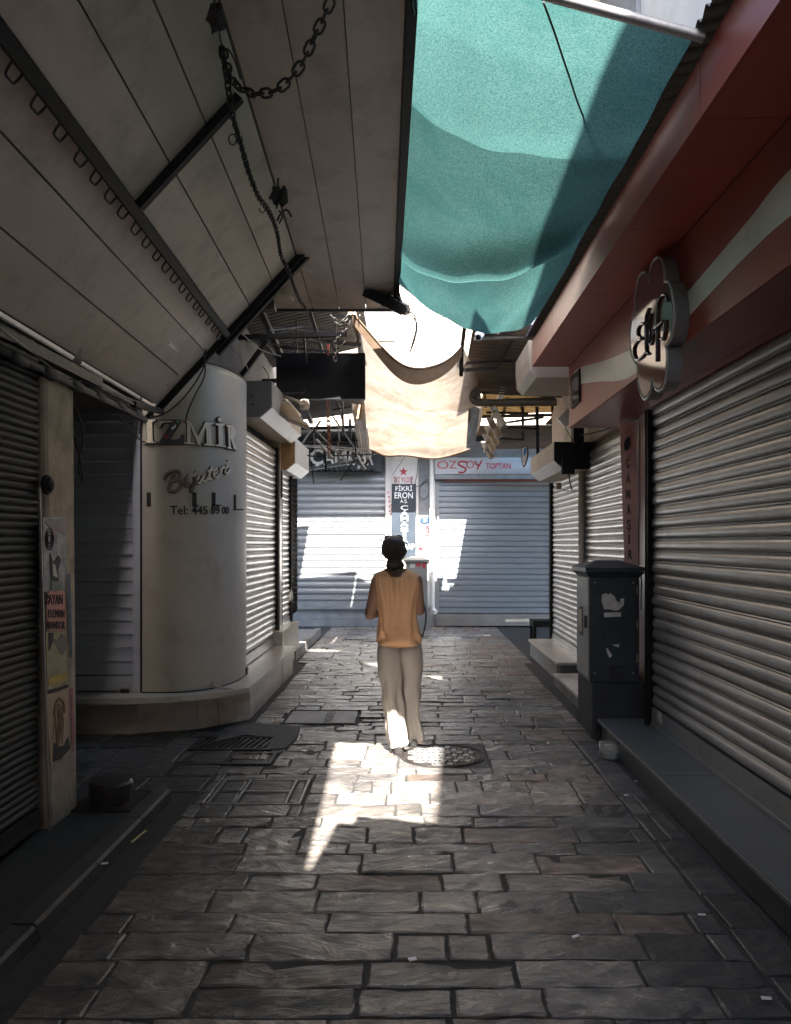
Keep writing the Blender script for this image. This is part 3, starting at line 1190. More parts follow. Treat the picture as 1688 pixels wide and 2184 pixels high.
# house across the end of the lane, upper storey jutting out
b = thing('tall_building', 'house closing the end of the lane with jutting upper storey and shops below', 'building', (0, 16, 0))
end_house = b
q = MB()
q.box(-9, 9, 15.12, 20, 0, 3.66)
q.build('wall', M['greywall'], b)
q = MB()
q.box(-9, 9, 13.72, 20, 3.66, 9.2)
q.build('upper_wall', M['plaster'], b)
q = MB()
q.box(-9, 9, 13.74, 15.1, 3.60, 3.655)
q.build('soffit', M['black'], b)
for x0 in (-6, -3.6, -1.2, 1.4, 3.8):
    q = MB()
    q.box(x0, x0 + 0.9, 13.68, 13.715, 5.2, 6.9)
    q.build('window', M['greywall'], b)
q = MB()
q.box(-2.35, -0.52, 14.99, 15.11, 0.0, 0.14)
q.box(-2.35, -0.52, 15.02, 15.11, 0.145, 0.33)
q.box(-2.35, -0.52, 14.97, 15.11, 0.335, 0.37)
q.box(-2.35, -0.52, 15.03, 15.11, 0.375, 0.52)
q.build('base_step', M['greywall'], b)
q = MB()
q.box(0.42, 2.75, 14.92, 15.11, 0.02, 0.24)
q.build('rough_base', M['concrete'], b)
for px in (1118,):
    q = MB()
    c = P(1118, 939, 14.2)
    q.obox((c.x, 14.2, 3.585), (0.16, 0, 0), (0, 0.1, 0), (0, 0, 0.012))
    q.build('blue_lamp', M['blue_lamp'], b)
for uu in (1071, 1147, 1170):
    q = MB()
    c = P(uu, 938, 14.1)
    q.obox((c.x, 14.1, 3.588), (0.045, 0, 0), (0, 0.045, 0), (0, 0, 0.01))
    q.build('spot_lamp', M['spot_lamp'], b)

# closing house far behind the camera and roofs over the lane there
b = thing('tall_building', 'plain house far down the lane behind the viewer', 'building', (0, -12, 0))
q = MB()
q.box(-6, 6, -20, -15, 0, 6)
q.build('wall', M['plaster'], b)

# ================================================================== SHUTTERS
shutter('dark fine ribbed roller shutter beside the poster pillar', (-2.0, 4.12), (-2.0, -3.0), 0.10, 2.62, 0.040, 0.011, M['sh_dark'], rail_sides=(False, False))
shutter('blue grey louvred shutter between poster pillar and cream column', (-2.39, 6.66), (-3.61, 6.66), 0.345, 2.72, 0.114, 0.030, M['sh_blue'], kind='lip', rail_sides=(False, False), bottom=0.13)
shutter('bright galvanised shutter just past the cream column under the larger white box', (-1.755, 9.82), (-1.755, 7.92), 0.345, 2.83, 0.076, 0.020, M['sh_warm'], m_rail=M['iron'])
shutter('narrow galvanised shutter above the marble block under the smaller white box', (-1.755, 10.92), (-1.755, 10.16), 0.50, 2.60, 0.076, 0.020, M['sh_warm'], m_rail=M['iron'])
shutter('wide warm grey roller shutter above the granite step', (1.89, -3.0), (1.89, 6.04), 0.178, 2.655, 0.0868, 0.017, M['sh_right'], m_rail=M['black'], bottom=0.16, loose=0.003)
shutter('pale galvanised shutter between rain pipe and red lettered post', (2.035, 7.05), (2.035, 9.02), 0.13, 2.70, 0.076, 0.020, M['sh_warm'], m_rail=M['steel'])
shutter('pale galvanised shutter above the marble ledge at the far corner', (2.035, 9.18), (2.035, 11.12), 0.23, 2.48, 0.072, 0.019, M['sh_warm'], m_rail=M['black'])
shutter('grey white shutter with the bright sun patch at the end of the lane', (-0.54, 15.06), (-2.28, 15.06), 0.52, 2.95, 0.128, 0.030, M['sh_white'], m_rail=M['steel'])
shutter('pale blue shutter under the red lettered wholesale sign', (2.68, 15.06), (0.52, 15.06), 0.26, 2.86, 0.108, 0.024, M['sh_white2'], kind='flat', m_rail=M['sh_white'], rail=0.13)


def housing(label, xw, sg, y0, y1, z0, z1, dep, m_end, m_face, lip):
    """shutter box on a wall at x = xw, jutting towards sg; white chamfer below"""
    t = thing('shutter_box', label, 'shutter box', (xw, y0, z0), 'shutter boxes over the shop fronts')
    xo = xw + sg * dep
    ch = lip
    pr = [(xw, z0), (xo - sg * ch, z0), (xo, z0 + ch * 0.85), (xo, z1), (xw, z1)]
    q = MB()
    q.prism([(x, y0, z) for x, z in pr], (0, 0.012, 0), (0, y1 - y0, 0))
    q.build('casing', m_face, t)
    q = MB()
    q.prism([(x - sg * 0.004 * (0 if abs(x - xw) < 1e-6 else 1), y0, z) for x, z in pr], (0, -0.006, 0), (0, 0.010, 0))
    q.build('end_plate', m_end, t)
    q = MB()
    d = Vector((sg * ch, 0, ch * 0.85))
    nn = Vector((sg * 0.85, 0, -1)).normalized()
    c = Vector((xo - sg * ch / 2, (y0 + y1) / 2, z0 + ch * 0.425)) + nn * 0.006
    q.obox(c, d / 2 * 0.97, (0, (y1 - y0) / 2 - 0.01, 0), nn * 0.004)
    q.build('chamfer_panel', M['housing_w'], t)
    return t


t = housing('large shutter box with dark grey end plate and white slanted strip beside the cream column', -1.80, 1, 7.93, 10.0, 2.90, 3.27, 0.36, M['housing_g'], M['housing_b'], 0.13)
q = MB()
for uu, vv in ((522, 846), (541, 845), (524, 863), (542, 862)):
    c = P(uu - 3, vv, 7.92)
    q.lathe((c.x, 7.928, c.z), [(0.010, -0.012), (0.012, -0.004), (0.012, 0.0)], 8, axis='y')
q.build('bolt', M['iron'], t)
housing('smaller white shutter box with chipboard end farther along the jewellery side', -1.80, 1, 10.02, 11.35, 2.56, 2.98, 0.28, M['chip'], M['housing_w'], 0.12)
housing('beige shutter box with black end plate above the far right ledge', 2.03, -1, 8.80, 10.5, 2.45, 2.76, 0.42, M['black'], M['housing_b'], 0.12)

# ================================================================== poster pillar
pil = thing('pillar', 'narrow plastered pillar covered in torn posters beside the dark shutter', 'pillar', (-2.0, 4.36, 0.05))
q = MB()
fz = [0.05, 0.5, 1.0, 1.5, 2.0, 2.3, 2.56]
rows = []
for z in fz:
    k = (z - 0.07) / 2.67
    sh = 0.05 * (1 - k)         # leans a little like the real one
    r = [(-2.14, 4.545), (-1.972, 4.54), (-1.965, 4.52), (-1.962 + rnd(-0.003, 0.003), 4.36), (-1.965, 4.215), (-1.975, 4.195), (-2.14, 4.195)]
    rows.append([Vector((x + 0.012 * (1 - k) * 0, y - 0.05 + sh, z)) for x, y in r])
q.grid(rows)
q.build('plaster', M['pillar'], pil)
ps = surf_x(-1.962, 1)


def pil_patch(name, pts, m, lift=0.004, th=0.002):
    q = MB()
    pl = [PX(u, v, -1.962) + Vector((lift, 0, 0)) for u, v in pts]
    q.prism(pl, (0, 0, 0), (th, 0, 0))
    return q.build(name, m, pil)


M['foil'] = mat('weathered_poster', (0.17, 0.17, 0.185), 0.35, 0.2, var=0.7, scale=9, col2=(0.36, 0.33, 0.34), bump=0.3, bscale=22)
M['poster2'] = mat('yellowed_poster', (0.36, 0.30, 0.20), 0.6, var=0.25, scale=9, dirt=(0.13, 0.12, 0.11), dirt_amt=0.8, dirt_scale=6)
M['poster3'] = mat('faded_portrait_poster', (0.42, 0.32, 0.23), 0.6, var=0.2, scale=8, dirt=(0.2, 0.13, 0.10), dirt_amt=0.7, dirt_scale=8)
pil_patch('silver_poster', [(89, 1104), (138, 1101), (141, 1260), (134, 1262), (92, 1262)], M['foil'])
pil_patch('poster_figure', [(104, 1180), (112, 1200), (122, 1185), (128, 1195), (121, 1215), (123, 1240), (107, 1239), (105, 1210)], M['ink'], 0.007)
pil_patch('poster_figure', [(108, 1200), (114, 1206), (120, 1232), (110, 1228)], M['paper'], 0.0095)
q = MB()
for r in (14, 10, 6):
    q.tube([PX(103 + r * 0.62 * cos(a), 1150 + r * 1.6 * sin(a), -1.962) + Vector((0.007, 0, 0)) for a in [2 * pi * k / 18 for k in range(18)]], 0.0035, 5, closed=True)
q.build('poster_ring', M['ink'], pil)
pil_patch('green_strip', [(107, 1240), (130, 1240), (131, 1258), (107, 1258)], mat('green_grey_tape', (0.17, 0.20, 0.17), 0.6), 0.0075)
pil_patch('pink_note', [(97, 1266), (104, 1259), (112, 1263), (120, 1258), (133, 1262), (136, 1310), (138, 1340), (120, 1345), (101, 1346), (95, 1310)], M['pink'], 0.010)
q = MB()
psn = surf_x(-1.962 + 0.012, 1)
text_on(q, 'BAYAN', (98, 1268, 133, 1289), psn, 0.002, 0.0)
text_on(q, 'ELEMAN', (103, 1300, 137, 1317), psn, 0.002, 0.0)
text_on(q, 'ARANIYOR', (98, 1325, 138, 1341), psn, 0.002, 0.0)
q.build('handwriting', M['ink'], pil)
pil_patch('yellowed_poster', [(96, 1347), (139, 1344), (143, 1470), (99, 1478)], M['poster2'], 0.004)
pil_patch('poster_figure', [(101, 1349), (112, 1350), (109, 1372), (102, 1388)], M['ink'], 0.0075)
pil_patch('poster_stripe', [(99, 1472), (122, 1466), (142, 1459), (143, 1466), (122, 1474), (100, 1480)], M['ink'], 0.008)
pil_patch('portrait_poster', [(98, 1482), (145, 1466), (150, 1590), (146, 1608), (106, 1634), (101, 1560)], M['poster3'], 0.005)
M['spray_blue'] = mat('blue_spray', (0.04, 0.09, 0.16), 0.6, var=0.4, scale=20)
M['spray_rose'] = mat('rose_spray', (0.30, 0.10, 0.13), 0.6, var=0.4, scale=20)
pil_patch('spray_stripe', [(141, 1225), (146, 1222), (149, 1330), (150, 1400), (146, 1404), (143, 1330)], M['spray_blue'], 0.0105)
pil_patch('spray_stripe', [(147, 1468), (151, 1466), (155, 1580), (152, 1604), (149, 1590)], M['spray_rose'], 0.0105)
pil_patch('poster_stripe', [(101, 1447), (124, 1438), (141, 1434), (141, 1450), (110, 1460), (101, 1462)], mat('ochre_print', (0.42, 0.30, 0.07), 0.6), 0.0072)
pil_patch('poster_figure', [(103, 1356), (121, 1366), (128, 1352), (138, 1356), (139, 1385), (130, 1398), (118, 1376)], mat('grey_print', (0.16, 0.14, 0.13), 0.6), 0.0062)
pil_patch('poster_figure', [(92, 1112), (112, 1108), (134, 1108), (136, 1140), (122, 1132), (118, 1160), (108, 1128)], mat('mauve_print', (0.22, 0.15, 0.19), 0.5), 0.0058)
pil_patch('poster_figure', [(112, 1583), (122, 1592), (134, 1590), (142, 1572), (147, 1596), (127, 1618), (110, 1625)], M['ink'], 0.0085)
q = MB()
for k in range(14):
    uu = 118 + rnd(-6, 14)
    stroke_on(q, [(uu, 1500 + rnd(0, 20)), (uu - 3 + rnd(0, 8), 1535 + rnd(-8, 8)), (uu + rnd(-8, 8), 1570 + rnd(-10, 22))], 0.0022, surf_x(-1.962, 1), 0.0085, 4, 0, 3)
stroke_on(q, [(112, 1525), (116, 1500), (125, 1490), (133, 1502), (134, 1520)], 0.009, surf_x(-1.962, 1), 0.0085, 5, 0, 4)
q.build('portrait_drawing', M['wood'], pil)
q = MB()
q.bar(PX(83, 1040, -1.96) + Vector((0.004, 0, 0)), PX(104, 1786, -1.96) + Vector((0.004, 0, 0)), 0.010)
q.build('metal_edge', M['steel'], pil)
bell = MB()
c = PX(97, 1034, -1.962)
bell.lathe(c, [(0.052, 0.0), (0.054, 0.012), (0.047, 0.022), (0.040, 0.020), (0.033, 0.034), (0.018, 0.042), (0.004, 0.044)], 24, axis='x')
tag(bell.build('dome_bell', M['black'], smooth=True), 'round black dome alarm on the bare plaster above the posters', 'alarm dome')

# ================================================================== lettering and fittings on the cream column
def Z(a, b):      # pixel of the enlarged view to picture units
    return (400 + a / 4.22) * 0.6752, (1250 + b / 4.22) * 0.6752


def poly_letter(polys, name='letter', m=None, grow=9.0):
    q = MB()
    for pts in polys:
        n = len(pts)
        area = sum(pts[i][0] * pts[(i + 1) % n][1] - pts[(i + 1) % n][0] * pts[i][1] for i in range(n))
        sg = 1 if area > 0 else -1
        big = []
        for i in range(n):
            a, p, c = Vector((*pts[i - 1], 0)), Vector((*pts[i], 0)), Vector((*pts[(i + 1) % n], 0))
            e1, e2 = (p - a).normalized(), (c - p).normalized()
            n1, n2 = Vector((e1.y, -e1.x, 0)) * sg, Vector((e2.y, -e2.x, 0)) * sg
            nn = n1 + n2
            k = max(0.35, 1 + n1.dot(n2))
            big.append(p + nn / k * grow)
        fr, bk, fr0 = [], [], []
        for i in range(n):
            p, nr = col_surf(*Z(*pts[i]))
            fr.append(p + nr * 0.024)
            pb, nb = col_surf(*Z(big[i].x, big[i].y))
            fr0.append(pb + nb * 0.016)
            bk.append(pb + nb * 0.0005)
        o = len(q.v)
        q.v += [tuple(p) for p in fr + fr0 + bk]
        tri = [tuple(o + i for i in range(n))]
        q.f += tri
        q.m += [0]
        for i in range(n):
            j = (i + 1) % n
            q.f.append((o + n + i, o + n + j, o + j, o + i))
            q.m.append(1)
            q.f.append((o + 2 * n + i, o + 2 * n + j, o + n + j, o + n + i))
            q.m.append(1)
    o = q.build(name, [m or M['letter'], M['letter_side']], corner_shop, fix=False)
    bm = bmesh.new()
    bm.from_mesh(o.data)
    bmesh.ops.triangulate(bm, faces=[f for f in bm.faces if len(f.verts) > 4])
    bmesh.ops.recalc_face_normals(bm, faces=bm.faces)
    bm.to_mesh(o.data)
    bm.free()
    return o


def ell(cx, cy, rx, ry, n=16):
    return [(cx + rx * cos(2 * pi * k / n), cy + ry * sin(2 * pi * k / n)) for k in range(n)]


poly_letter([[(232, 322), (405, 322), (400, 345), (372, 348), (356, 362), (364, 598), (382, 618), (412, 622), (412, 645), (242, 645), (243, 622), (272, 616), (290, 598), (283, 365), (266, 350), (233, 346)], ell(315, 262, 40, 32)])
M['letter_z'] = mat('dark_letter', (0.035, 0.04, 0.048), 0.35, var=0.3, scale=14)
poly_letter([[(455, 332), (722, 332), (722, 352), (568, 596), (668, 598), (716, 575), (738, 530), (764, 530), (748, 652), (444, 652), (442, 632), (612, 366), (530, 364), (488, 380), (466, 428), (446, 426)]], m=M['letter_z'])
for pts, mm in (([(455, 340), (560, 340), (640, 342), (590, 362), (520, 362), (480, 380), (462, 420), (450, 418)], M['letter']), ([(670, 338), (716, 338), (700, 366), (690, 374)], mat('teal_bit', (0.13, 0.33, 0.30), 0.4)), ([(508, 548), (536, 512), (560, 560), (556, 582)], M['redpaint']), ([(604, 430), (628, 424), (668, 384), (664, 424), (620, 460)], M['white'])):
    q = MB()
    q.prism([col_surf(*Z(*p))[0] + col_surf(*Z(*p))[1] * 0.0245 for p in pts], (0, 0, 0), (0, -0.002, 0))
    q.build('letter_inlay', mm, corner_shop)
poly_letter([[(768, 332), (848, 337), (945, 545), (1035, 352), (1145, 365), (1140, 385), (1105, 390), (1118, 645), (1163, 655), (1160, 675), (1015, 665), (1018, 645), (1052, 640), (1045, 425), (962, 662), (944, 660), (845, 412), (852, 625), (908, 635), (905, 655), (765, 645), (768, 625), (805, 622), (808, 362), (768, 355)]])
poly_letter([[(1165, 372), (1282, 384), (1282, 402), (1258, 408), (1262, 655), (1300, 668), (1300, 690), (1172, 676), (1174, 656), (1206, 650), (1200, 402), (1166, 392)], ell(1222, 320, 27, 34)])
poly_letter([[(1302, 392), (1375, 398), (1412, 430), (1424, 480), (1418, 540), (1392, 574), (1432, 690), (1440, 706), (1436, 726), (1404, 714), (1362, 580), (1354, 580), (1364, 690), (1380, 702), (1378, 714), (1318, 702), (1318, 688), (1336, 684), (1322, 412), (1302, 408)]])
poly_letter([[(1352, 420), (1372, 428), (1388, 470), (1384, 530), (1360, 552)]], 'letter_counter', M['column'], 2.0)


def script(strokes, r, m, name='script_letter'):
    for st in strokes:
        pass
    q = MB()
    for st in strokes:
        stroke_on(q, [Z(*p) for p in st], r * 1.35, col_surf, 0.004, 6, 1, 5)
        stroke_on(q, [Z(*p) for p in st], r, col_surf, 0.017, 6, 0, 5)
    q.build(name, [m, M['letter_side']], corner_shop, smooth=True)


script([[(510, 1130), (530, 1065), (600, 1020), (690, 1010), (722, 1050), (690, 1105), (600, 1150)], [(640, 1040), (590, 1160), (560, 1262)], [(600, 1150), (690, 1130), (732, 1170), (710, 1235), (640, 1282), (565, 1268)]], 0.0125, M['mauve'])
script([[(768, 1140), (800, 1088), (788, 1160), (792, 1212), (850, 1170)], [(808, 1046), (816, 1052)]], 0.0125, M['mauve'])
script([[(900, 1080), (908, 1150), (872, 1275), (862, 1230), (950, 1130)], [(902, 1008), (908, 1016)]], 0.0125, M['mauve'])
script([[(958, 1070), (935, 1140), (965, 1168), (1010, 1080), (1002, 1140), (1040, 1140), (1070, 1100)]], 0.0105, M['letter'])
script([[(1122, 945), (1090, 1050), (1078, 1115), (1120, 1100)], [(1062, 1010), (1150, 985)]], 0.0105, M['letter'])
script([[(1135, 1070), (1190, 1020), (1178, 980), (1148, 1020), (1150, 1080), (1185, 1090), (1230, 1040)]], 0.0105, M['letter'])
script([[(1238, 955), (1228, 1060), (1244, 990), (1278, 950), (1284, 975)]], 0.0105, M['letter'])
script([[(1318, 930), (1296, 1020), (1322, 1040), (1362, 975)], [(1330, 858), (1334, 868)]], 0.0105, M['letter'])
q = MB()


def colz(a, b):
    return col_surf(*Z(a, b))


text_on(q, 'Tel:', (585, 1467, 820, 1585), colz, 0.004, 0.018)
text_on(q, '445', (872, 1470, 1080, 1583), colz, 0.004, 0.018)
text_on(q, '89', (1125, 1472, 1240, 1580), colz, 0.004, 0.018)
text_on(q, '00', (1270, 1474, 1362, 1578), colz, 0.004, 0.018)
q.build('telephone_number', M['ink'], corner_shop)
for a, b0, b1, foot in ((302, 1290, 1480, 0), (905, 1290, 1470, 40), (1158, 1290, 1465, 45), (1440, 1320, 1520, 30)):
    q = MB()
    p0, n0 = colz(a, b0)
    p1, n1 = colz(a, b1)
    side = Vector((0, 0, 1)).cross(n0)
    q.obox((p0 + p1) / 2 + n0 * 0.006, (p1 - p0) / 2, side * 0.017, n0 * 0.005)
    if foot:
        q.obox(p1 + n0 * 0.045, n0 * 0.045, side * 0.017, (0, 0, 0.005))
    for k in (0.2, 0.5, 0.8):
        c = p0.lerp(p1, k) + n0 * 0.012
        q.obox(c, side * 0.005, (0, 0, 0.005), n0 * 0.004)
    q.build('bracket', M['iron'], corner_shop)
q = MB()
c = P(264, 1472, 6.60)
q.box(c.x - 0.06, c.x + 0.06, 6.605, 6.62, c.z - 0.03, c.z + 0.03)
q.box(c.x - 0.02, c.x + 0.05, 6.58, 6.605, c.z - 0.04, c.z + 0.01, 1)
tag(q.build('padlock_plate', [M['plate'], M['iron']]), 'pale lock plate with dark padlock at the foot of the louvred shutter', 'lock')
q = MB()
q.tube(spline([P(455, 1448, 6.80), P(457, 1462, 6.72), P(470, 1466, 6.70), P(492, 1470, 6.75), P(500, 1474, 6.72)], 5), 0.011, 6)
tag(q.build('cable_end', M['cable_lt'], smooth=True), 'short pale cable sticking out of the column foot onto the sill', 'cable')
q = MB()
c = P(522, 1438, 7.5)
q.box(c.x - 0.03, c.x + 0.03, 7.46, 7.53, 0.335, 0.40)
q.tube([c + Vector((-0.018, -0.03, 0.02)), c + Vector((-0.018, -0.03, 0.06)), c + Vector((0.018, -0.03, 0.06)), c + Vector((0.018, -0.03, 0.02))], 0.007, 6)
tag(q.build('padlock', M['iron']), 'small dark padlock at the sill corner beneath the bright shutter', 'lock')


# ================================================================== LEFT CANOPY (runs slightly askew to the lane)
def K(x0, y, z):
    return Vector((x0 - 0.0376 * y, y, z))


def flapz(x0):
    return 2.76 + 1.085 * (x0 + 1.9)


can = thing('canopy', 'wide panelled shop canopy with a slanting flap and flat cream ceiling', 'canopy', (-0.9, 3, 3.9))
fl = [-1.90, -1.686, -1.49, -1.31, -1.123, -0.933, -0.735]
nf = Vector((1.085, 0, -1)).normalized()      # out of the flap, downwards
for i in range(len(fl) - 1):
    a, b_ = fl[i], fl[i + 1]
    g0 = 0.0035
    j = rnd(-0.003, 0.003)
    q = MB()
    pa, pb = (a + g0, flapz(a + g0)), (b_ - g0, flapz(b_ - g0))
    ya, yb = -7, 6.49
    rows = []
    for (x, z), jj in ((pa, j), (pb, -j)):
        rows.append((x + nf.x * jj, z + nf.z * jj))
    (xa, za), (xb, zb) = rows
    bk = -nf * 0.018
    q.add([K(xa, ya, za), K(xb, ya, zb), K(xb, yb, zb), K(xa, yb, za)] + [p + bk for p in (K(xa, ya, za), K(xb, ya, zb), K(xb, yb, zb), K(xa, yb, za))],
          [(0, 1, 2, 3), (7, 6, 5, 4), (0, 4, 5, 1), (1, 5, 6, 2), (2, 6, 7, 3), (3, 7, 4, 0)])
    q.build('panel', M['canopy'], can)
ft = [-0.73, -0.454, -0.18, 0.10]
for i in range(3):
    q = MB()
    z = 4.03 + rnd(-0.003, 0.003)
    a, b_ = ft[i] + 0.0035, ft[i + 1] - 0.0035
    ya, yb = -7, 8.0
    vs = [K(a, ya, z), K(b_, ya, z), K(b_, yb, z), K(a, yb, z)]
    q.add(vs + [p + Vector((0, 0, 0.02)) for p in vs], [(0, 1, 2, 3), (7, 6, 5, 4), (0, 4, 5, 1), (1, 5, 6, 2), (2, 6, 7, 3), (3, 7, 4, 0)])
    q.build('panel', M['canopy'], can)
for a, b_ in ((-1.30, -1.02), (-1.015, -0.737)):
    q = MB()
    z = 4.032
    vs = [K(a, 6.56, z), K(b_, 6.56, z), K(b_, 8.0, z), K(a, 8.0, z)]
    q.add(vs + [p + Vector((0, 0, 0.02)) for p in vs], [(0, 1, 2, 3), (7, 6, 5, 4), (0, 4, 5, 1), (1, 5, 6, 2), (2, 6, 7, 3), (3, 7, 4, 0)])
    q.build('panel', M['canopy'], can)
q = MB()
q.add([K(-1.93, -7, flapz(-1.93) + 0.045), K(-0.75, -7, flapz(-0.75) + 0.045), K(-0.75, 6.47, flapz(-0.75) + 0.045), K(-1.93, 6.47, flapz(-1.93) + 0.045)], [(0, 1, 2, 3)])
q.add([K(-1.34, -7, 4.07), K(0.12, -7, 4.07), K(0.12, 7.98, 4.07), K(-1.34, 7.98, 4.07)], [(0, 1, 2, 3)])
q.add([(-2.1, -7, 4.13), (-0.6, -7, 4.13), (-0.9, 8.10, 4.13), (-2.1, 8.10, 4.13)], [(0, 1, 2, 3)])  # hidden sheet added to keep stray sun off the column top
q.build('backing_and_sun_block', M['corr_dark'], can, fix=False)
q = MB()
q.bar(K(0.130, -7, 4.045), K(0.130, 8.01, 4.045), 0.05, 0.09)
q.build('edge_beam', M['black'], can)
q = MB()
q.bar(K(-1.30, 8.02, 4.03), K(0.11, 8.02, 4.03), 0.02, 0.045)
q.build('end_trim', M['iron'], can)
q = MB()
q.bar(K(-1.925, -7, 2.725), K(-1.925, 6.49, 2.725), 0.05, 0.012)
q.build('lower_trim', M['iron'], can)


def on_flap(x0, y, lift=0.03):
    return K(x0, y, flapz(x0)) + nf * lift


q = MB()
q.bar(on_flap(-1.335, -7, 0.028), on_flap(-1.335, 6.47, 0.028), 0.05, 0.05, up=nf)
q.build('long_beam', M['black'], can)
q = MB()
q.bar(on_flap(-1.31, 4.08, 0.030), on_flap(-0.78, 4.08, 0.030), 0.046, 0.046, up=nf)
q.build('cross_beam', M['black'], can)
q = MB()
q.bar(on_flap(-1.93, 6.51, 0.02), on_flap(-0.60, 6.51, 0.02), 0.035, 0.06, up=nf)
q.bar(on_flap(-1.45, 6.575, 0.05), on_flap(-0.66, 6.575, 0.05), 0.05, 0.05, up=nf)
q.build('end_beam', M['black'], can)
def flap_at(u, v, lift=0.002):
    k, m = (u - CU) / F, -(v - CV) / F
    y = (2.76 + 1.085 * 1.9 - 1.6) / (m - 1.085 * (k + 0.0376))
    return P(u, v, y) + nf * lift


for a, b_, w, mm in (((360, 731), (379, 749), 0.022, 'plate'), ((413, 714), (440, 685), 0.010, 'plate'), ((428, 655), (437, 646), 0.012, 'plate'), ((30, 702), (120, 757), 0.006, 'iron'), ((124, 760), (330, 880), 0.005, 'iron')):
    q = MB()
    q.bar(flap_at(*a), flap_at(*b_), w, 0.002, up=nf)
    q.build('tape_mark', M[mm], can)
for (u, v, r) in ((124, 756, 0.016), (358, 820, 0.009), (394, 842, 0.008), (462, 868, 0.010), (250, 762, 0.006), (302, 795, 0.006)):
    if v > 860:
        continue
    q = MB()
    c = flap_at(u, v, 0.001)
    t1 = Vector((0, 1, 0))
    t2 = nf.cross(t1).normalized()
    q.prism([c + (t1 * cos(a) * rnd(0.6, 1.2) + t2 * sin(a) * rnd(0.6, 1.2)) * r for a in [2 * pi * k / 8 for k in range(8)]], (0, 0, 0), nf * 0.001)
    q.build('stain_spot', M['iron'], can)
# looped cable along the long beam
q = MB()
pts = []
y = 1.2
sd = Vector((-1, 0, -1.085)).normalized()
k = 0
while y < 6.35:
    st = 0.195 * rnd(0.9, 1.1)
    o0 = on_flap(-1.335, y, 0.030)
    w = 0.085 * rnd(0.85, 1.15)
    pts.append(o0 + Vector((0, 0.0, 0)))
    for t in range(11):
        a = pi * t / 10
        pts.append(o0 + sd * (0.026 + 0.055 * min(1, 1.5 * sin(a)) ** 0.8) + Vector((0, 0.02 + w * (1 - cos(a)) / 2, 0)) + nf * 0.010 * sin(a))
    pts.append(o0 + Vector((0, 0.04 + w, 0)))
    y += st
q.tube(pts, 0.0055, 5)
tag(q.build('looped_cable', M['cable'], smooth='all'), 'thin black cable looping all along the dark canopy beam', 'cable')

# ---------------------------------------------------------------- chains
def link_mesh(L, W, r, m):
    q = MB()
    pts = []
    h = (L - W) / 2
    for k in range(7):
        a = -pi / 2 + pi * k / 6
        pts.append(Vector((h + W / 2 * cos(a), W / 2 * sin(a), 0)))
    for k in range(7):
        a = pi / 2 + pi * k / 6
        pts.append(Vector((-h + W / 2 * cos(a), W / 2 * sin(a), 0)))
    q.tube(pts, r, 5, closed=True)
    me = q.mesh('link', (0, 0, 0), smooth='all')
    me.materials.append(m)
    return me


def chain(label, path, L, W, r, m):
    pts = spline(path, 12)
    root = thing('chain', label, 'chain', pts[0], 'steel chains under the roofs')
    me = link_mesh(L, W, r, m)
    step = L - 2.4 * r
    acc = 0.0
    nxt = step / 2
    k = 0
    for i in range(len(pts) - 1):
        a, b_ = pts[i], pts[i + 1]
        seg = (b_ - a).length
        while nxt <= acc + seg:
            p = a.lerp(b_, (nxt - acc) / seg)
            d = (b_ - a).normalized()
            rot = d.to_track_quat('X', 'Z') @ Matrix.Rotation((pi / 2 if k % 2 else 0) + 0.7 + rnd(-0.2, 0.2), 3, 'X').to_quaternion()
            o = bpy.data.objects.new('link', me)
            COL.objects.link(o)
            o.parent = root
            o.location = p - Vector(root.location)
            o.rotation_mode = 'QUATERNION'
            o.rotation_quaternion = rot
            nxt += step
            k += 1
        acc += seg
    return root


def CP3(u, v, z):      # point at height z seen at (u, v)
    return P(u, v, (EYE - z) * F / (v - CV))


chain('heavy dark chain swagging across the ceiling panels in a deep curve', [P(476, 108, 3.66), P(492, 165, 3.6), P(520, 192, 3.55), P(556, 200, 3.5), P(598, 187, 3.46), P(640, 142, 3.42), P(668, 85, 3.38), P(690, 40, 3.36), P(712, -12, 3.34)], 0.062, 0.037, 0.0062, M['iron'])
chain('thin dark chain hanging down along the crease of the canopy', [P(474, 104, 3.68), P(486, 180, 3.85), P(496, 245, 3.95), P(515, 310, 4.2), P(532, 370, 4.45), P(552, 420, 4.75), P(572, 448, 5.0), P(590, 490, 5.4), P(600, 545, 5.9), P(615, 575, 6.2), P(628, 612, 6.5), P(640, 640, 6.8), P(655, 660, 7.1)], 0.047, 0.027, 0.0052, M['iron'])
chain('tangled chain by the end of the flat canopy above the hanging black board', [P(706, 672, 8.2), P(722, 690, 8.25), P(735, 683, 8.25), P(750, 668, 8.3), P(738, 700, 8.3), P(722, 720, 8.35), P(712, 735, 8.4), P(716, 770, 8.5)], 0.06, 0.035, 0.006, M['iron'])
chain('faint long chain crossing under the left corrugated roof', [P(500, 718, 8.6), P(540, 728, 8.7), P(600, 735, 8.8), P(690, 728, 8.7)], 0.06, 0.034, 0.005, M['iron'])

q = MB()
q.tube(spline([P(474, 104, 3.68), P(490, 108, 3.67), P(505, 140, 3.66), P(513, 168, 3.64)], 5), 0.004, 5)
q.tube([P(458, 10, 3.30), P(474, 104, 3.68)], 0.004, 5)
q.ellipsoid(P(474, 106, 3.68), (0.018, 0.018, 0.022), 8, 6)
tag(q.build('wire_hook', M['cable'], smooth=True), 'bent black wire hook holding the two chains under the ceiling', 'hook')


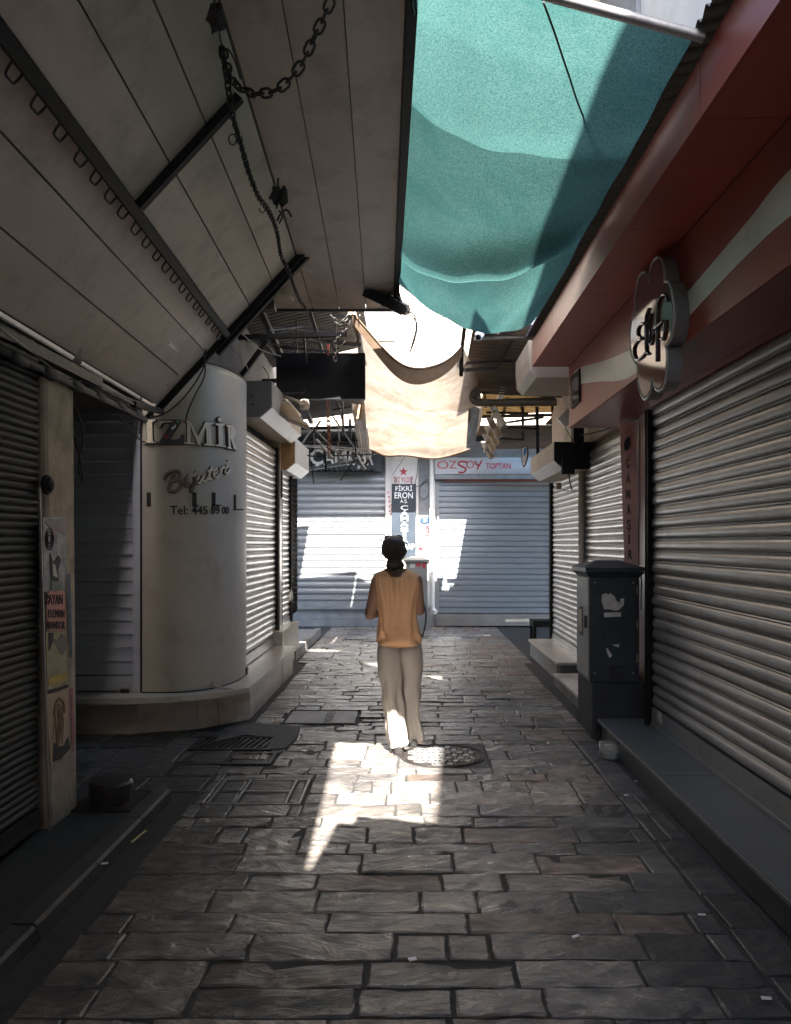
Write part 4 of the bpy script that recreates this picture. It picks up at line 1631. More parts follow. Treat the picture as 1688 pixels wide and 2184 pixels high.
def rag(label, c, w, h, seed):
    random.seed(seed)
    q = MB()
    rows = []
    for j in range(6):
        t = j / 5
        rows.append([Vector((c.x + (i / 5 - 0.5) * w * (0.4 + 0.7 * sin(t * 2.6 + 0.3)) + rnd(-0.012, 0.012), c.y + 0.025 * sin(i * 2.1 + j), c.z - t * h + rnd(-0.02, 0.02))) for i in range(6)])
    q.grid(rows)
    q.tube([Vector(c) + Vector((0, 0, 0.05)), Vector(c) - Vector((0.01, 0, h * 1.2))], 0.006, 5)
    o = q.build('rag', M['rag'], smooth='all', fix=False)
    so = o.modifiers.new('thickness', 'SOLIDIFY')
    so.thickness = 0.006
    tag(o, label, 'rag')


rag('dark rag knotted to the chain halfway along the canopy crease', P(594, 398, 4.7), 0.10, 0.11, 3)
rag('dark rag tied at the ceiling near the top of the hook wire', P(459, 12, 3.32), 0.06, 0.10, 4)
random.seed(11)
q = MB()
q.tube(spline([P(592, 470, 5.2), P(600, 455, 5.15), P(612, 448, 5.1), P(622, 462, 5.15)], 5), 0.007, 5)
q.tube(spline([P(596, 476, 5.2), P(603, 460, 5.15), P(596, 450, 5.1)], 5), 0.006, 5)
tag(q.build('twisted_wire', M['iron'], smooth=True), 'short twisted wire ends sprouting from the chain below the rag', 'wire')
q = MB()
for (u0, v0, u1, v1, y, lab) in ((493, 295, 500, 300, 4.3, 'small loop of black wire caught in the thin chain by the cross beam'), (556, 440, 563, 448, 5.3, 'small loop of black wire caught in the thin chain below the rag')):
    q = MB()
    c = P((u0 + u1) / 2, (v0 + v1) / 2, y)
    q.tube([c + Vector((0.02 * cos(a), 0.004 * cos(a), 0.03 * sin(a))) for a in [2 * pi * k / 12 for k in range(12)]], 0.004, 5, closed=True)
    tag(q.build('wire_loop', M['cable'], smooth='all'), lab, 'wire')

# round lamp under the flat canopy
lamp = thing('ceiling_lamp', 'round white ceiling lamp with dark square socket at the end of the canopy', 'lamp', P(592, 640, 7.3))
c = P(592, 640, 7.3)
q = MB()
q.lathe((c.x, 7.3, c.z), [(0.06, 0.06), (0.14, 0.045), (0.155, 0.015), (0.15, -0.005), (0.12, -0.012), (0.05, -0.012)], 28)
q.build('dish', M['housing_b'], lamp, smooth=True)
q = MB()
q.box(c.x - 0.14, c.x - 0.02, 7.24, 7.36, c.z - 0.10, c.z - 0.014)
q.build('socket', M['iron'], lamp)

# LED floodlight on the canopy corner
fc = P(826, 644, 7.5)
fl_ = thing('floodlight', 'black floodlight tilted on a bracket at the canopy corner by the green net', 'floodlight', fc)
ax = Vector((0.90, 0.0, -0.42)).normalized()
ay = Vector((0.10, 0.86, 0.30))
ay = (ay - ax * ay.dot(ax)).normalized()
az = ax.cross(ay)
q = MB()
q.obox(fc, ax * 0.225, ay * 0.13, az * 0.035)
q.obox(fc + az * 0.045, ax * 0.205, ay * 0.11, az * 0.012)
fbody = q.build('lamp_body', M['black'], fl_)
q = MB()
for k in range(11):
    q.obox(fc - az * 0.04 + ax * (-0.02 + 0.02 * k), ax * 0.004, ay * 0.11, az * 0.012)
q.build('cooling_fins', M['black'], fbody)
stuff(fbody.children[-1])
q = MB()
jt = P(850, 632, 7.42)
q.bar(P(845, 590, 7.5), jt, 0.035, 0.02)
q.lathe(jt, [(0.026, -0.03), (0.026, 0.03)], 12, axis='y')
q.bar(jt, fc + ax * 0.18, 0.03, 0.03)
q.build('bracket', M['black'], fl_)
q = MB()
q.tube(spline([fc + ax * 0.225, P(884, 672, 7.5), P(888, 700, 7.5), P(881, 730, 7.5), P(875, 751, 7.5)], 5), 0.008, 5)
q.tube(spline([fc + ax * 0.215, P(890, 690, 7.48), P(886, 722, 7.48), P(878, 745, 7.5)], 5), 0.006, 5)
q.build('cord', M['cable'], fl_, smooth=True)

# ================================================================== GREEN NET, POLE, WIRE
q = MB()
a, b_ = Vector((-0.02, 2.97, 3.86)), Vector((1.12, 2.97, 3.545))
q.tube([a, a.lerp(b_, 0.5) + Vector((0, 0, -0.006)), b_], 0.021, 12)
tag(q.build('metal_pole', M['steel'], smooth=True), 'grey metal pole carrying the top edge of the green net', 'pole')


def gz(s, t):
    """net surface: s across (0 canopy .. 1 roof), t along (0 pole .. 1 loose end)"""
    TL = [(0, 2.97), (0.45, 4.9), (0.72, 6.45), (0.80, 6.62), (0.86, 6.72), (1.0, 7.12)]
    TR = [(0, 2.97), (0.45, 3.95), (0.72, 4.74), (0.80, 4.92), (0.86, 5.15), (1.0, 6.2)]

    def lp(tab):
        for (t0, y0), (t1, y1) in zip(tab, tab[1:]):
            if t <= t1 + 1e-9:
                return y0 + (y1 - y0) * (t - t0) / (t1 - t0)
        return tab[-1][1]
    yl, yr = lp(TL), lp(TR)
    y = yl + (yr - yl) * s ** 1.15
    xl, zl = 0.118 - 0.0376 * y, 4.05 if t > 0.15 else 3.86 + (4.05 - 3.86) * t / 0.15
    xr, zr = 1.085, 3.555
    if t > 0.86:
        k = (t - 0.86) / 0.14
        xr = 1.085 - 0.13 * k ** 1.3
        zr = 3.555 - 0.215 * k
    x = xl + (xr - xl) * s
    z = zl + (zr - zl) * s
    z -= 0.16 * 4 * s * (1 - s) * min(1, t / 0.3) * (0.45 + 0.55 * t)
    # roll of cloth hanging in front of the loose end
    e = math.exp(-((t - 0.715) / 0.045) ** 2)
    z -= 0.15 * e * (4 * s * (1 - s)) ** 0.6
    e2 = math.exp(-((t - 0.83) / 0.05) ** 2)
    z += 0.10 * e2 * (4 * s * (1 - s)) ** 0.7
    if t > 0.86:
        k = (t - 0.86) / 0.14
        z -= 0.05 * k * k * (4 * s * (1 - s)) ** 0.8 + 0.02 * k * s * (1 - s)
        z += 0.016 * k * sin(30 * s + 9 * k) * max(0, s - 0.3)
    z += 0.012 * t * sin(19 * (s + 0.9 * t)) * max(0, s - 0.25) + 0.010 * sin(9 * s + 5 * t) + 0.007 * sin(23 * s - 14 * t) + 0.012 * sin(3 * s + 31 * t) * t
    return Vector((x, y, z))


q = MB()
q.grid([[gz(i / 40, j / 90) for i in range(41)] for j in range(91)])
net = q.build('shade_net', M['greencloth'], smooth='all', fix=False, origin=(0.5, 5, 3.8))
q = MB()
q.grid([[gz(i / 30, 0.30 + 0.10 * (i / 30) + (0.395 - 0.10 * (i / 30)) * j / 40) + Vector((0, 0, 0.03 + 0.012 * sin(9 * i / 30))) for i in range(31)] for j in range(41)])
q.build('darkening_layer', M['net_darkening'], net, smooth='all', fix=False)  # added layer, darkens the net as if buildings above shaded it
tag(net, 'translucent green shade net stretched between canopy and corrugated roof', 'shade net')
q = MB()
q.tube(spline([Vector((0.50, 2.95, 3.665)), P(1185, 75, 3.1), P(1210, 150, 3.32), P(1250, 260, 3.72), P(1315, 361, 4.12)], 6), 0.0045, 5)
tag(q.build('hanging_wire', M['cable'], smooth='all'), 'black wire hanging below the green net from the pole to the roof edge', 'wire')
q = MB()
q.tube(spline([P(850, 600, 7.3), P(880, 640, 7.6), P(930, 672, 8.0), P(1000, 684, 8.4)], 8), 0.004, 5)
tag(q.build('slack_wire', M['cable'], smooth='all'), 'thin slack wire across the bright gap below the net', 'wire')
q = MB()
for s0 in (0.0,):
    q.tube([gz(0.014 + 0.010 * sin(t * 3), t / 30 * 0.72) - Vector((0, 0, 0.012)) for t in range(31)], 0.0035, 4)
tag(q.build('edge_cord', M['cable'], smooth='all'), 'thin dark cord running along the canopy edge of the green net', 'cord')
# second tarpaulin, over the lane behind the viewer
q = MB()
tl = [(1.22, 0.30), (1.10, 0.30), (1.095, 0.20), (0.9, 0.19), (0.45, 0.14), (0.40, -0.02), (-7.0, 0.0)]
q.grid([[Vector((xl + (1.16 - xl) * i / 8, y, 3.95 - 0.35 * (xl + (1.16 - xl) * i / 8) / 1.16)) for i in range(9)] for y, xl in tl])
tag(q.build('tarpaulin', M['hem'], smooth='all', fix=False), 'brown tarpaulin roofing the lane behind the viewer', 'tarpaulin')

# ================================================================== BEIGE CANVAS
def bz(s, t):
    """canvas: s across, t along the lane"""
    y = 8.25 + 4.85 * t
    L0, L1 = P(752, 664, 8.25), P(790, 962, 13.1)
    R0, R1 = P(986, 733, 8.55), P(1003, 958, 13.1)
    mid = Vector((0.62, 10.2, 3.62))
    l = L0.lerp(L1, t)
    l.x = L0.x + (L1.x - L0.x) * t
    r = R0.lerp(R1, t)
    r.x += 0.22 * sin(pi * t)
    p = l.lerp(r, s)
    sg = 0.30 * (1 - t) ** 2 + 0.10 + 0.06 * sin(pi * t)
    p.z -= sg * 4 * s * (1 - s) * (0.8 + 0.4 * s)
    p.z += 0.020 * sin(26 * t + 3.4 * s + 2 * sin(4 * s)) * (0.3 + 0.7 * t) + 0.015 * sin(11 * s + 17 * t)
    k = max(0, (t - 0.72) / 0.28)
    p.z += 0.035 * k * sin(52 * t + 7 * s + 2.5 * sin(5 * s))
    p.z -= 0.05 * math.exp(-((t - 0.40) / 0.025) ** 2) * (0.5 + 0.5 * s)
    return p


q = MB()
q.grid([[bz(i / 36, j / 110) for i in range(37)] for j in range(111)])
canv = q.build('canvas_awning', M['beigecloth'], smooth='all', fix=False, origin=(0, 10, 3.6))
tag(canv, 'sagging cream canvas awning hung over the middle of the lane', 'awning')
q = MB()
rows = []
for j in range(4):
    rows.append([bz(i / 36, 0.0) + Vector((0, -0.004 + 0.012 * j, -0.02 - 0.055 * j * (0.6 + 0.4 * sin(pi * i / 36)))) for i in range(37)])
q.grid(rows)
q.tube([bz(i / 36, 0.0) + Vector((0, -0.006, -0.016)) for i in range(37)], 0.008, 5)
q.build('hem', M['hem'], canv, smooth='all', fix=False)
q = MB()
rows = [[bz(i / 36, 1.0) + Vector((0, 0.004 - 0.010 * j, -0.03 * j)) for i in range(37)] for j in range(2)]
q.grid(rows)
q.build('hem', M['hem'], canv, smooth='all', fix=False)

# ================================================================== LEFT ROOF STRUCTURE past the canopy
r1 = thing('corrugated_roof', 'dark corrugated roof with black beams on the jewellery side', 'roof', (-1.6, 9.5, 4.4))
q = MB()
corrugated(q, (-2.6, 8.05, 3.98), (0, 2.6, -0.10), (2.02, 0, 0.46), (0, 0, 1), 0.10, 0.018)
q.build('sheet', M['corr_dark'], r1, smooth='all', fix=False)
q = MB()
corrugated(q, (-2.6, 10.6, 3.62), (0, 2.1, -0.08), (1.97, 0, 0.25), (0, 0, 1), 0.10, 0.016)
corrugated(q, (-2.6, 12.7, 3.50), (0, 0.95, -0.03), (0.86, 0, 0.1), (0, 0, 1), 0.10, 0.016)
q.build('sheet', M['corr_dark'], r1, smooth='all', fix=False)
for (a, b_, w) in (((-2.5, 8.55, 3.86), (-0.72, 8.55, 3.92), 0.05), ((-2.5, 9.9, 3.66), (-0.75, 9.9, 3.72), 0.05), ((-2.4, 11.6, 3.30), (-0.72, 11.6, 3.36), 0.045), ((-2.4, 12.5, 3.18), (-0.72, 12.5, 3.22), 0.045), ((-1.62, 8.1, 4.12), (-1.62, 12.4, 3.55), 0.06), ((-1.12, 8.1, 4.20), (-1.12, 12.4, 3.60), 0.035),
                  ((-1.95, 8.6, 3.40), (-1.62, 8.6, 3.85), 0.05), ((-2.1, 8.6, 3.30), (-1.2, 8.6, 3.30), 0.045), ((-1.97, 8.6, 3.2), (-1.97, 8.6, 4.1), 0.05), ((-1.0, 12.4, 3.2), (-1.0, 12.4, 3.6), 0.04)):
    q = MB()
    q.bar(a, b_, w)
    q.build('beam', M['black'], r1)
for (a, b_, w) in (((-1.85, 12.0, 2.95), (-0.62, 12.3, 3.02), 0.02), ((-1.7, 11.4, 3.06), (-0.7, 11.8, 3.05), 0.016), ((-1.42, 11.0, 3.26), (-1.05, 12.6, 2.92), 0.022), ((-1.1, 10.7, 3.36), (-0.82, 12.6, 3.0), 0.018), ((-1.72, 11.0, 3.0), (-0.95, 12.8, 3.14), 0.014), ((-1.3, 12.9, 2.95), (-0.6, 12.9, 3.10), 0.014),):
    q = MB()
    q.bar(a, b_, w)
    q.build('brace', M['iron'] if w > 0.017 else M['steel'], r1)
q = MB()
pts = [P(752, 672, 8.2), P(775, 760, 9.3), P(790, 845, 10.6)]
q.bar(P(748, 672, 8.25) + Vector((0, 0, 0.02)), P(778, 752, 9.3), 0.05, 0.03)
q.build('edge_batten', M['wood'], r1)
q = MB()
q.tube([P(757, 668, 8.2), P(784, 750, 9.3)], 0.016, 8)
q.build('edge_rod', M['steel'], r1)
q = MB()
q.add([P(735, 672, 8.25), P(750, 672, 8.25), P(785, 752, 9.3), P(770, 752, 9.3)], [(0, 1, 2, 3)])
q.build('edge_plastic', M['housing_w'], r1, fix=False)

rb = random.Random(5)
for k in range(16):
    u0, v0 = rb.uniform(490, 760), rb.uniform(668, 745)
    du, dv = rb.choice(((90, 14), (70, -8), (6, 60), (40, 45), (120, 10)))
    y0 = rb.uniform(8.5, 10.2)
    q = MB()
    q.bar(P(u0, v0, y0), P(min(u0 + du, 770), v0 + dv, y0 + rb.uniform(0.0, 0.4)), rb.uniform(0.012, 0.035))
    q.build('beam', rb.choice([M['black'], M['iron'], M['iron']]), r1)
for k in range(20):
    u0, v0 = rb.uniform(630, 760), rb.uniform(850, 985)
    du, dv = rb.choice(((60, 8), (80, -12), (5, 50), (35, 40), (-30, 45)))
    y0 = rb.uniform(10.5, 12.6)
    q = MB()
    q.bar(P(u0, v0, y0), P(min(u0 + du, 780), v0 + dv, y0 + rb.uniform(-0.2, 0.5)), rb.uniform(0.010, 0.035))
    q.build('brace', rb.choice([M['black'], M['iron'], M['black'], M['steel']]), r1)
# hanging black board
bd = thing('hanging_board', 'black rectangular board hanging from the roof beams beside the cream canvas', 'board', (-1.0, 9.0, 3.3))
pa, pb = P(592, 849, 9.0), P(777, 755, 9.0)
q = MB()
q.box(pa.x, pb.x, 9.0, 9.07, pa.z, pb.z)
q.build('panel', M['board'], bd)
q = MB()
for (x0, x1, z0, z1) in ((pa.x - 0.008, pb.x + 0.008, pa.z - 0.012, pa.z), (pa.x - 0.008, pb.x + 0.008, pb.z, pb.z + 0.012), (pa.x - 0.012, pa.x, pa.z, pb.z), (pb.x, pb.x + 0.012, pa.z, pb.z)):
    q.box(x0, x1, 8.992, 9.078, z0, z1)
q.build('frame', M['black'], bd)
q = MB()
q.bar(P(633, 756, 9.03), P(633, 660, 9.03), 0.02)
q.bar(P(716, 756, 9.03), P(716, 690, 9.03), 0.02)
q.build('hanger', M['iron'], bd)
q = MB()
q.bar(P(700, 725, 8.9), P(701, 757, 8.95), 0.028, 0.02)
tag(q.build('red_strap', mat('faded_red_strap', (0.42, 0.10, 0.06), 0.8)), 'short faded red strap over the top edge of the hanging board', 'strap')
chain('rusty orange chain hanging down below the black board', [P(699, 848, 10.6), P(700, 880, 10.65), P(702, 920, 10.7), P(703, 962, 10.75)], 0.085, 0.045, 0.009, mat('rusty_chain', (0.20, 0.085, 0.045), 0.7, 0.3, var=0.3))
q = MB()
q.bar(P(730, 848, 10.4), P(733, 925, 10.4), 0.035, 0.03)
tag(q.build('hanging_bar', M['iron']), 'dark flat bar hanging below the right half of the black board', 'bar')

# ribbed beige street lamp
lm = thing('street_lamp', 'beige ribbed street lamp head jutting out above the large white strip', 'lamp', P(600, 872, 8.6))
c0 = P(598, 880, 8.6)
ax = (P(640, 905, 8.3) - P(566, 846, 8.9)).normalized()
ay = Vector((0.25, 0.95, 0.1))
ay = (ay - ax * ay.dot(ax)).normalized()
az = ax.cross(ay)
if az.z < 0:
    az = -az
c0 = (P(640, 902, 8.3) + P(566, 850, 8.9)) / 2
Lh = (P(640, 902, 8.3) - P(566, 850, 8.9)).length / 2
q = MB()
pr = [(-Lh, 0.02, 0.03), (-Lh * 0.5, 0.10, 0.10), (Lh * 0.3, 0.13, 0.105), (Lh * 0.98, 0.145, 0.02)]
ring = []
for s, w, h in pr:
    ring.append([c0 + ax * s + ay * w * cos(a) + az * h * max(0, sin(a)) for a in [2 * pi * k / 20 for k in range(20)]])
q.add([p for r in ring for p in r], [(i * 20 + k, i * 20 + (k + 1) % 20, (i + 1) * 20 + (k + 1) % 20, (i + 1) * 20 + k) for i in range(3) for k in range(20)] + [tuple(range(20))[::-1], tuple(range(60, 80))])
q.build('cover', M['chip'], lm, smooth=True)
q = MB()
for k in range(12):
    s = -Lh * 0.3 + Lh * 1.2 * k / 11
    w = 0.115 + 0.028 * k / 11
    h = 0.108 - 0.080 * max(0, (k - 4)) / 7
    q.tube([c0 + ax * s + ay * w * cos(a) + az * h * sin(a) for a in [pi * j / 10 for j in range(11)]], 0.006, 5)
q.build('rib', M['lamp_b'], lm, smooth=True)
q = MB()
q.obox(c0 + ax * Lh * 0.15 - az * 0.012, ax * Lh * 0.9, ay * 0.15, az * 0.008)
q.build('rim', M['lamp_b'], lm)
q = MB()
q.tube(spline([c0 - ax * Lh * 0.9 + az * 0.02, c0 - ax * Lh * 0.3 + az * 0.13, c0 + ax * Lh * 0.2 + az * 0.17 + ay * 0.1, P(645, 862, 8.9)], 5), 0.02, 6)
q.lathe(P(650, 862, 8.9), [(0.05, -0.06), (0.06, 0.0), (0.045, 0.05)], 12)
q.build('arm', M['housing_b'], lm, smooth=True)

# gutter with its broken lower arm
gt = thing('gutter', 'old beige gutter trough beside the canvas with a bent lower pipe', 'gutter', P(775, 920, 11.5))
q = MB()
for (u0, v0, u1, v1, w) in ((755, 868, 770, 960, 0.05), (765, 872, 781, 965, 0.06), (775, 868, 786, 975, 0.04)):
    q.bar(P(u0, v0, 10.6), P(u1, v1, 12.6), w, 0.09)
q.build('trough', M['lamp_b'], gt)
q = MB()
q.box(*(lambda a, b_: (a.x, b_.x, 10.5, 10.62, b_.z, a.z))(P(757, 893, 10.5), P(773, 863, 10.5)))
q.build('end_cap', M['wood'], gt)
q = MB()
q.tube(spline([P(783, 965, 12.5), P(786, 982, 12.6), P(775, 992, 12.6), P(758, 984, 12.7), P(752, 968, 12.7), P(760, 955, 12.6)], 5), 0.022, 6)
q.bar(P(643, 1003, 13.2), P(775, 982, 12.6), 0.055, 0.05)
q.build('pipe', M['iron'], gt, smooth=True)
q = MB()
corrugated(q, P(655, 1003, 14.62), (P(800, 1003, 14.62) - P(655, 1003, 14.62)), (0, 0.33, 0.07), (0, 0, 1), 0.10, 0.02)
o = q.build('corrugated_eave', M['corr_dark'], smooth='all', fix=False)
tag(o, 'short dark corrugated eave over the sunlit end shutter', 'eave')

# ================================================================== END WALL SIGNS
E = 14.95
sg1 = thing('shop_sign', 'dark shop sign with large white block letters above the sunlit shutter', 'sign', P(725, 1000, 15.0))
q = MB()
a, b_ = P(600, 1006, 15.0), P(815, 944, 15.0)
q.box(a.x, b_.x, 14.97, 15.10, a.z, b_.z)
q.build('sign_board', M['navy'], sg1)
for ch, u0, u1 in (('&', 628, 658), ('Ç', 662, 690), ('A', 691, 714), ('M', 715, 740), ('A', 741, 757), ('Ş', 758, 773), ('I', 775, 781), ('R', 783, 797)):
    q = MB()
    v1 = 999 if ch == 'Ç' else (1000 if ch == 'Ş' else 992)
    text_on(q, ch, (u0, 958, u1, v1), surf_y(14.965), 0.035, 0.02)
    q.build('letter', M['white'], sg1)

sg2 = thing('shop_sign', 'pale metal shop sign reading in thin red letters above the blue shutter', 'sign', P(1040, 995, 14.85))
a, b_ = P(928, 1011, 14.85), P(1175, 976, 14.85)
q = MB()
q.box(a.x, b_.x, 14.85, 15.1, a.z, b_.z)
q.build('sign_board', M['sh_white'], sg2)
q = MB()
a2 = P(931, 1022, 14.9)
q.box(a.x + 0.01, b_.x, 14.87, 15.1, a2.z, a.z - 0.002)
q.build('lower_edge', M['greywall'], sg2)
q = MB()
a3 = P(945, 1026, 14.96)
q.box(a3.x, b_.x, 14.93, 15.05, a3.z, a2.z - 0.002)
q.build('red_strip', M['red_dark'], sg2)
sf = surf_y(14.848)
q = MB()
text_on(q, 'Ö', (933, 980, 957, 1000), sf, 0.004, -0.006)
q.build('letter', M['redpaint'], sg2)
q = MB()
text_on(q, 'Z', (959, 983, 974, 999), sf, 0.004, -0.006)
q.build('letter', M['redpaint'], sg2)
q = MB()
stroke_on(q, [(997, 986), (984, 984), (978, 990), (986, 995), (994, 999), (990, 1007), (978, 1007)], 0.016, sf, 0.004)
q.build('letter', M['redpaint'], sg2)
q = MB()
text_on(q, 'O', (995, 983, 1012, 999), sf, 0.004, -0.006)
q.build('letter', M['redpaint'], sg2)
q = MB()
stroke_on(q, [(1014, 983), (1018, 992), (1024, 990), (1028, 982)], 0.014, sf, 0.004)
stroke_on(q, [(1026, 986), (1021, 996), (1018, 1001)], 0.014, sf, 0.004)
q.build('letter', M['redpaint'], sg2)
q = MB()
text_on(q, 'TOPTAN', (1037, 988, 1090, 1000), sf, 0.004, 0.012)
q.build('small_lettering', M['redpaint'], sg2)

# pier between the end shutters
pier = thing('pillar', 'whitewashed pier with stacked signs between the two end shutters', 'pillar', P(870, 1330, 14.97))
q = MB()
a, b_ = P(823, 1160, 15), P(928, 900, 15)
q.box(a.x, b_.x, 15.0, 15.11, 0.0, 3.6)
q.build('wall', M['whitewall'], pier)
q = MB()
a, b_ = P(893, 1142, 14.99), P(918, 930, 14.99)
q.box(a.x, b_.x, 14.985, 15.0, a.z, b_.z)
q.build('grey_panel', M['greywall'], pier)
q = MB()
for (uu, vv, h) in ((829, 1048, 5), (830, 1058, 5), (831, 1067, 5), (831, 1078, 5), (832, 1088, 4), (835, 1075, 5), (835, 1084, 5), (835, 1095, 5), (835, 1106, 5)):
    text_on(q, random.choice('K17T90'), (uu - 2, vv, uu + 2, vv + h), surf_y(14.998), 0.003, 0.02)
q.build('faded_marks', M['redpaint'], pier)
q = MB()
for ch, v0 in (('1', 1121), ('4', 1131), ('9', 1139)):
    text_on(q, ch, (909, v0, 914, v0 + 7), surf_y(14.983), 0.003, 0.02)
q.build('number', M['redpaint'], pier)
q = MB()
stroke_on(q, [(894, 1171), (898, 1167), (902, 1172)], 0.02, surf_y(14.998), 0.003)
stroke_on(q, [(898, 1165), (898, 1177)], 0.014, surf_y(14.998), 0.003)
q.build('red_mark', M['redpaint'], pier)
sp = thing('house_number', 'small oval blue house number plate on the grey panel', 'number plate', P(907, 1109, 14.97))
q = MB()
c = P(907, 1109, 14.975)
q.prism([Vector((c.x + 0.095 * cos(a), 14.975, c.z + 0.06 * sin(a))) for a in [2 * pi * k / 24 for k in range(24)]], (0, 0, 0), (0, -0.008, 0))
q.build('plate', mat('enamel_blue', (0.02, 0.055, 0.16), 0.3), sp)
q = MB()
text_on(q, '28', (903, 1105, 911, 1113), surf_y(14.966), 0.003, 0.02)
q.build('number', M['white'], sp)

sg3 = thing('shop_sign', 'white upright sign with a red star on the end pier', 'sign', P(864, 1030, 14.96))
q = MB()
a, b_ = P(838, 1034, 14.96), P(890, 930, 14.96)
q.box(a.x, b_.x, 14.96, 14.995, a.z, b_.z)
q.build('sign_board', M['whitewall'], sg3)
q = MB()
st = []
for k in range(10):
    r = 12 if k % 2 == 0 else 5
    a = -pi / 2 + 2 * pi * k / 10
    st.append(P(861 + r * 0.82 * cos(a), 1006 + r * sin(a) * 0.82, 14.958))
q.prism(st, (0, 0, 0), (0, -0.006, 0))
q.build('star', M['redpaint'], sg3)
q = MB()
text_on(q, 'İKİ YILDIZ', (840, 1014, 882, 1029), surf_y(14.958), 0.004, 0.006)
q.build('lettering', M['redpaint'], sg3)
sg4 = thing('shop_sign', 'tall navy sign with white stacked letters above the far cabinet', 'sign', P(864, 1185, 14.94))
q = MB()
a, b_ = P(836, 1188, 14.94), P(888, 1032, 14.94)
q.box(a.x, b_.x, 14.94, 14.99, a.z, b_.z)
q.build('sign_board', M['navy'], sg4)
sf = surf_y(14.938)
q = MB()
for word, bx_ in (('FİKRİ', (844, 1034, 880, 1047)), ('ERON', (842, 1050, 881, 1063)), ('A.Ş.', (854, 1065, 870, 1074)), ('ÇORAP', (840, 1160, 885, 1175))):
    q = MB()
    text_on(q, word, bx_, sf, 0.003, 0.012)
    q.build('lettering', M['white'], sg4)
for ch, v0, v1 in (('Ç', 1078, 1090), ('A', 1091, 1100), ('M', 1102, 1111), ('A', 1113, 1122), ('Ş', 1125, 1137), ('I', 1138, 1146), ('R', 1147, 1156)):
    q = MB()
    w = 3 if ch == 'I' else 8
    text_on(q, ch, (863 - w, v0, 863 + w, v1), sf, 0.003, 0.012)
    q.build('letter', M['white'], sg4)
q = MB()
q.bar(P(845, 1034, 14.93), P(845, 1018, 14.93), 0.03, 0.012)
q.bar(P(878, 1034, 14.93), P(878, 1016, 14.93), 0.03, 0.012)
q.build('hanger', M['iron'], sg4)

q = MB()
q.tube([P(921, 968, 14.9), P(921, 1160, 14.9), P(922, 1270, 14.9), P(923, 1298, 14.88), P(930, 1306, 14.78)], 0.042, 10)
for vv in (1090, 1120):
    c = P(921, vv, 14.9)
    q.lathe((c.x, 14.9, c.z), [(0.048, -0.02), (0.048, 0.02)], 12)
tag(q.build('rain_pipe', M['housing_w'], smooth=True), 'white rain pipe down the end pier beside the blue shutter', 'pipe')
q = MB()
q.tube(spline([P(893, 975, 14.95), P(890, 1010, 14.95), P(886, 1030, 14.93), P(889, 1038, 14.93), P(900, 1033, 14.94), P(914, 1027, 14.94), P(915, 1052, 14.94), P(905, 1064, 14.94), P(896, 1058, 14.94), P(897, 1040, 14.94), P(905, 1026, 14.94), P(914, 1022, 14.94)], 5), 0.006, 5)
tag(q.build('coiled_cable', M['cable'], smooth='all'), 'thin cable coiled on the grey panel of the end pier', 'cable')
q = MB()
q.tube([P(838, 1012, 14.93), P(868, 968, 14.5)], 0.005, 5)
tag(q.build('guy_wire', M['cable'], smooth='all'), 'thin straight wire across the white star sign', 'wire')

# folded security gate
gate = thing('folding_gate', 'folded black scissor gate at the far end of the jewellery side', 'gate', (-1.85, 11.9, 0.2))
for k in range(7):
    q = MB()
    a = P(616 + 2.9 * k, 1316 - 2 * k, 11.4 + 0.12 * k)
    b_ = P(616 + 2.9 * k, 1018, 11.4 + 0.12 * k)
    q.bar(a, b_, 0.014 + 0.006 * (k % 2), 0.02)
    q.build('bar', M['black'], gate)
q = MB()
for j in range(26):
    v = 1030 + j * 10.5
    for k in range(6):
        q.bar(P(616 + 2.9 * k, v + (5 if k % 2 else 0), 11.4 + 0.12 * k), P(619 + 2.9 * k, v + (0 if k % 2 else 5), 11.52 + 0.12 * k), 0.009)
q.build('scissor_links', M['black'], gate)
stuff(gate.children[-1])


# ================================================================== utility cabinets
def cabinet(label, x0, x1, y0, y1, zb, zt, m, m_side, base):
    t = thing('utility_cabinet', label, 'utility cabinet', ((x0 + x1) / 2, (y0 + y1) / 2, 0), 'street utility cabinets')
    q = MB()
    q.box(x0, x1, y0, y1, zb, zt - 0.09)
    q.build('body', m, t)
    q = MB()
    o = 0.045
    zl = zt - 0.09
    q.prism([(x0 - o, y0 - o, zl), (x1 + o, y0 - o, zl), (x1 + o, y1 + o, zl), (x0 - o, y1 + o, zl)], (0, 0, 0.002), (0, 0, 0.032))
    cx, cy = (x0 + x1) / 2, (y0 + y1) / 2
    v = [(x0 - o, y0 - o, zl + 0.034), (x1 + o, y0 - o, zl + 0.034), (x1 + o, y1 + o, zl + 0.034), (x0 - o, y1 + o, zl + 0.034), (cx - 0.1, cy, zt), (cx + 0.1, cy, zt)]
    q.add(v, [(0, 1, 5, 4), (1, 2, 5), (2, 3, 4, 5), (3, 0, 4)])
    v = [(x0 - 0.004, y0 - 0.004, zl - 0.05), (x1 + 0.004, y0 - 0.004, zl - 0.05), (x1 + o, y0 - o, zl), (x0 - o, y0 - o, zl)]
    q.add(v, [(0, 1, 2, 3)])
    v = [(x0 - 0.004, y0 - 0.004, zl - 0.05), (x0 - 0.004, y1, zl - 0.05), (x0 - o, y1 + o, zl), (x0 - o, y0 - o, zl)]
    q.add(v, [(0, 1, 2, 3)])
    q.build('lid', m, t)
    return t


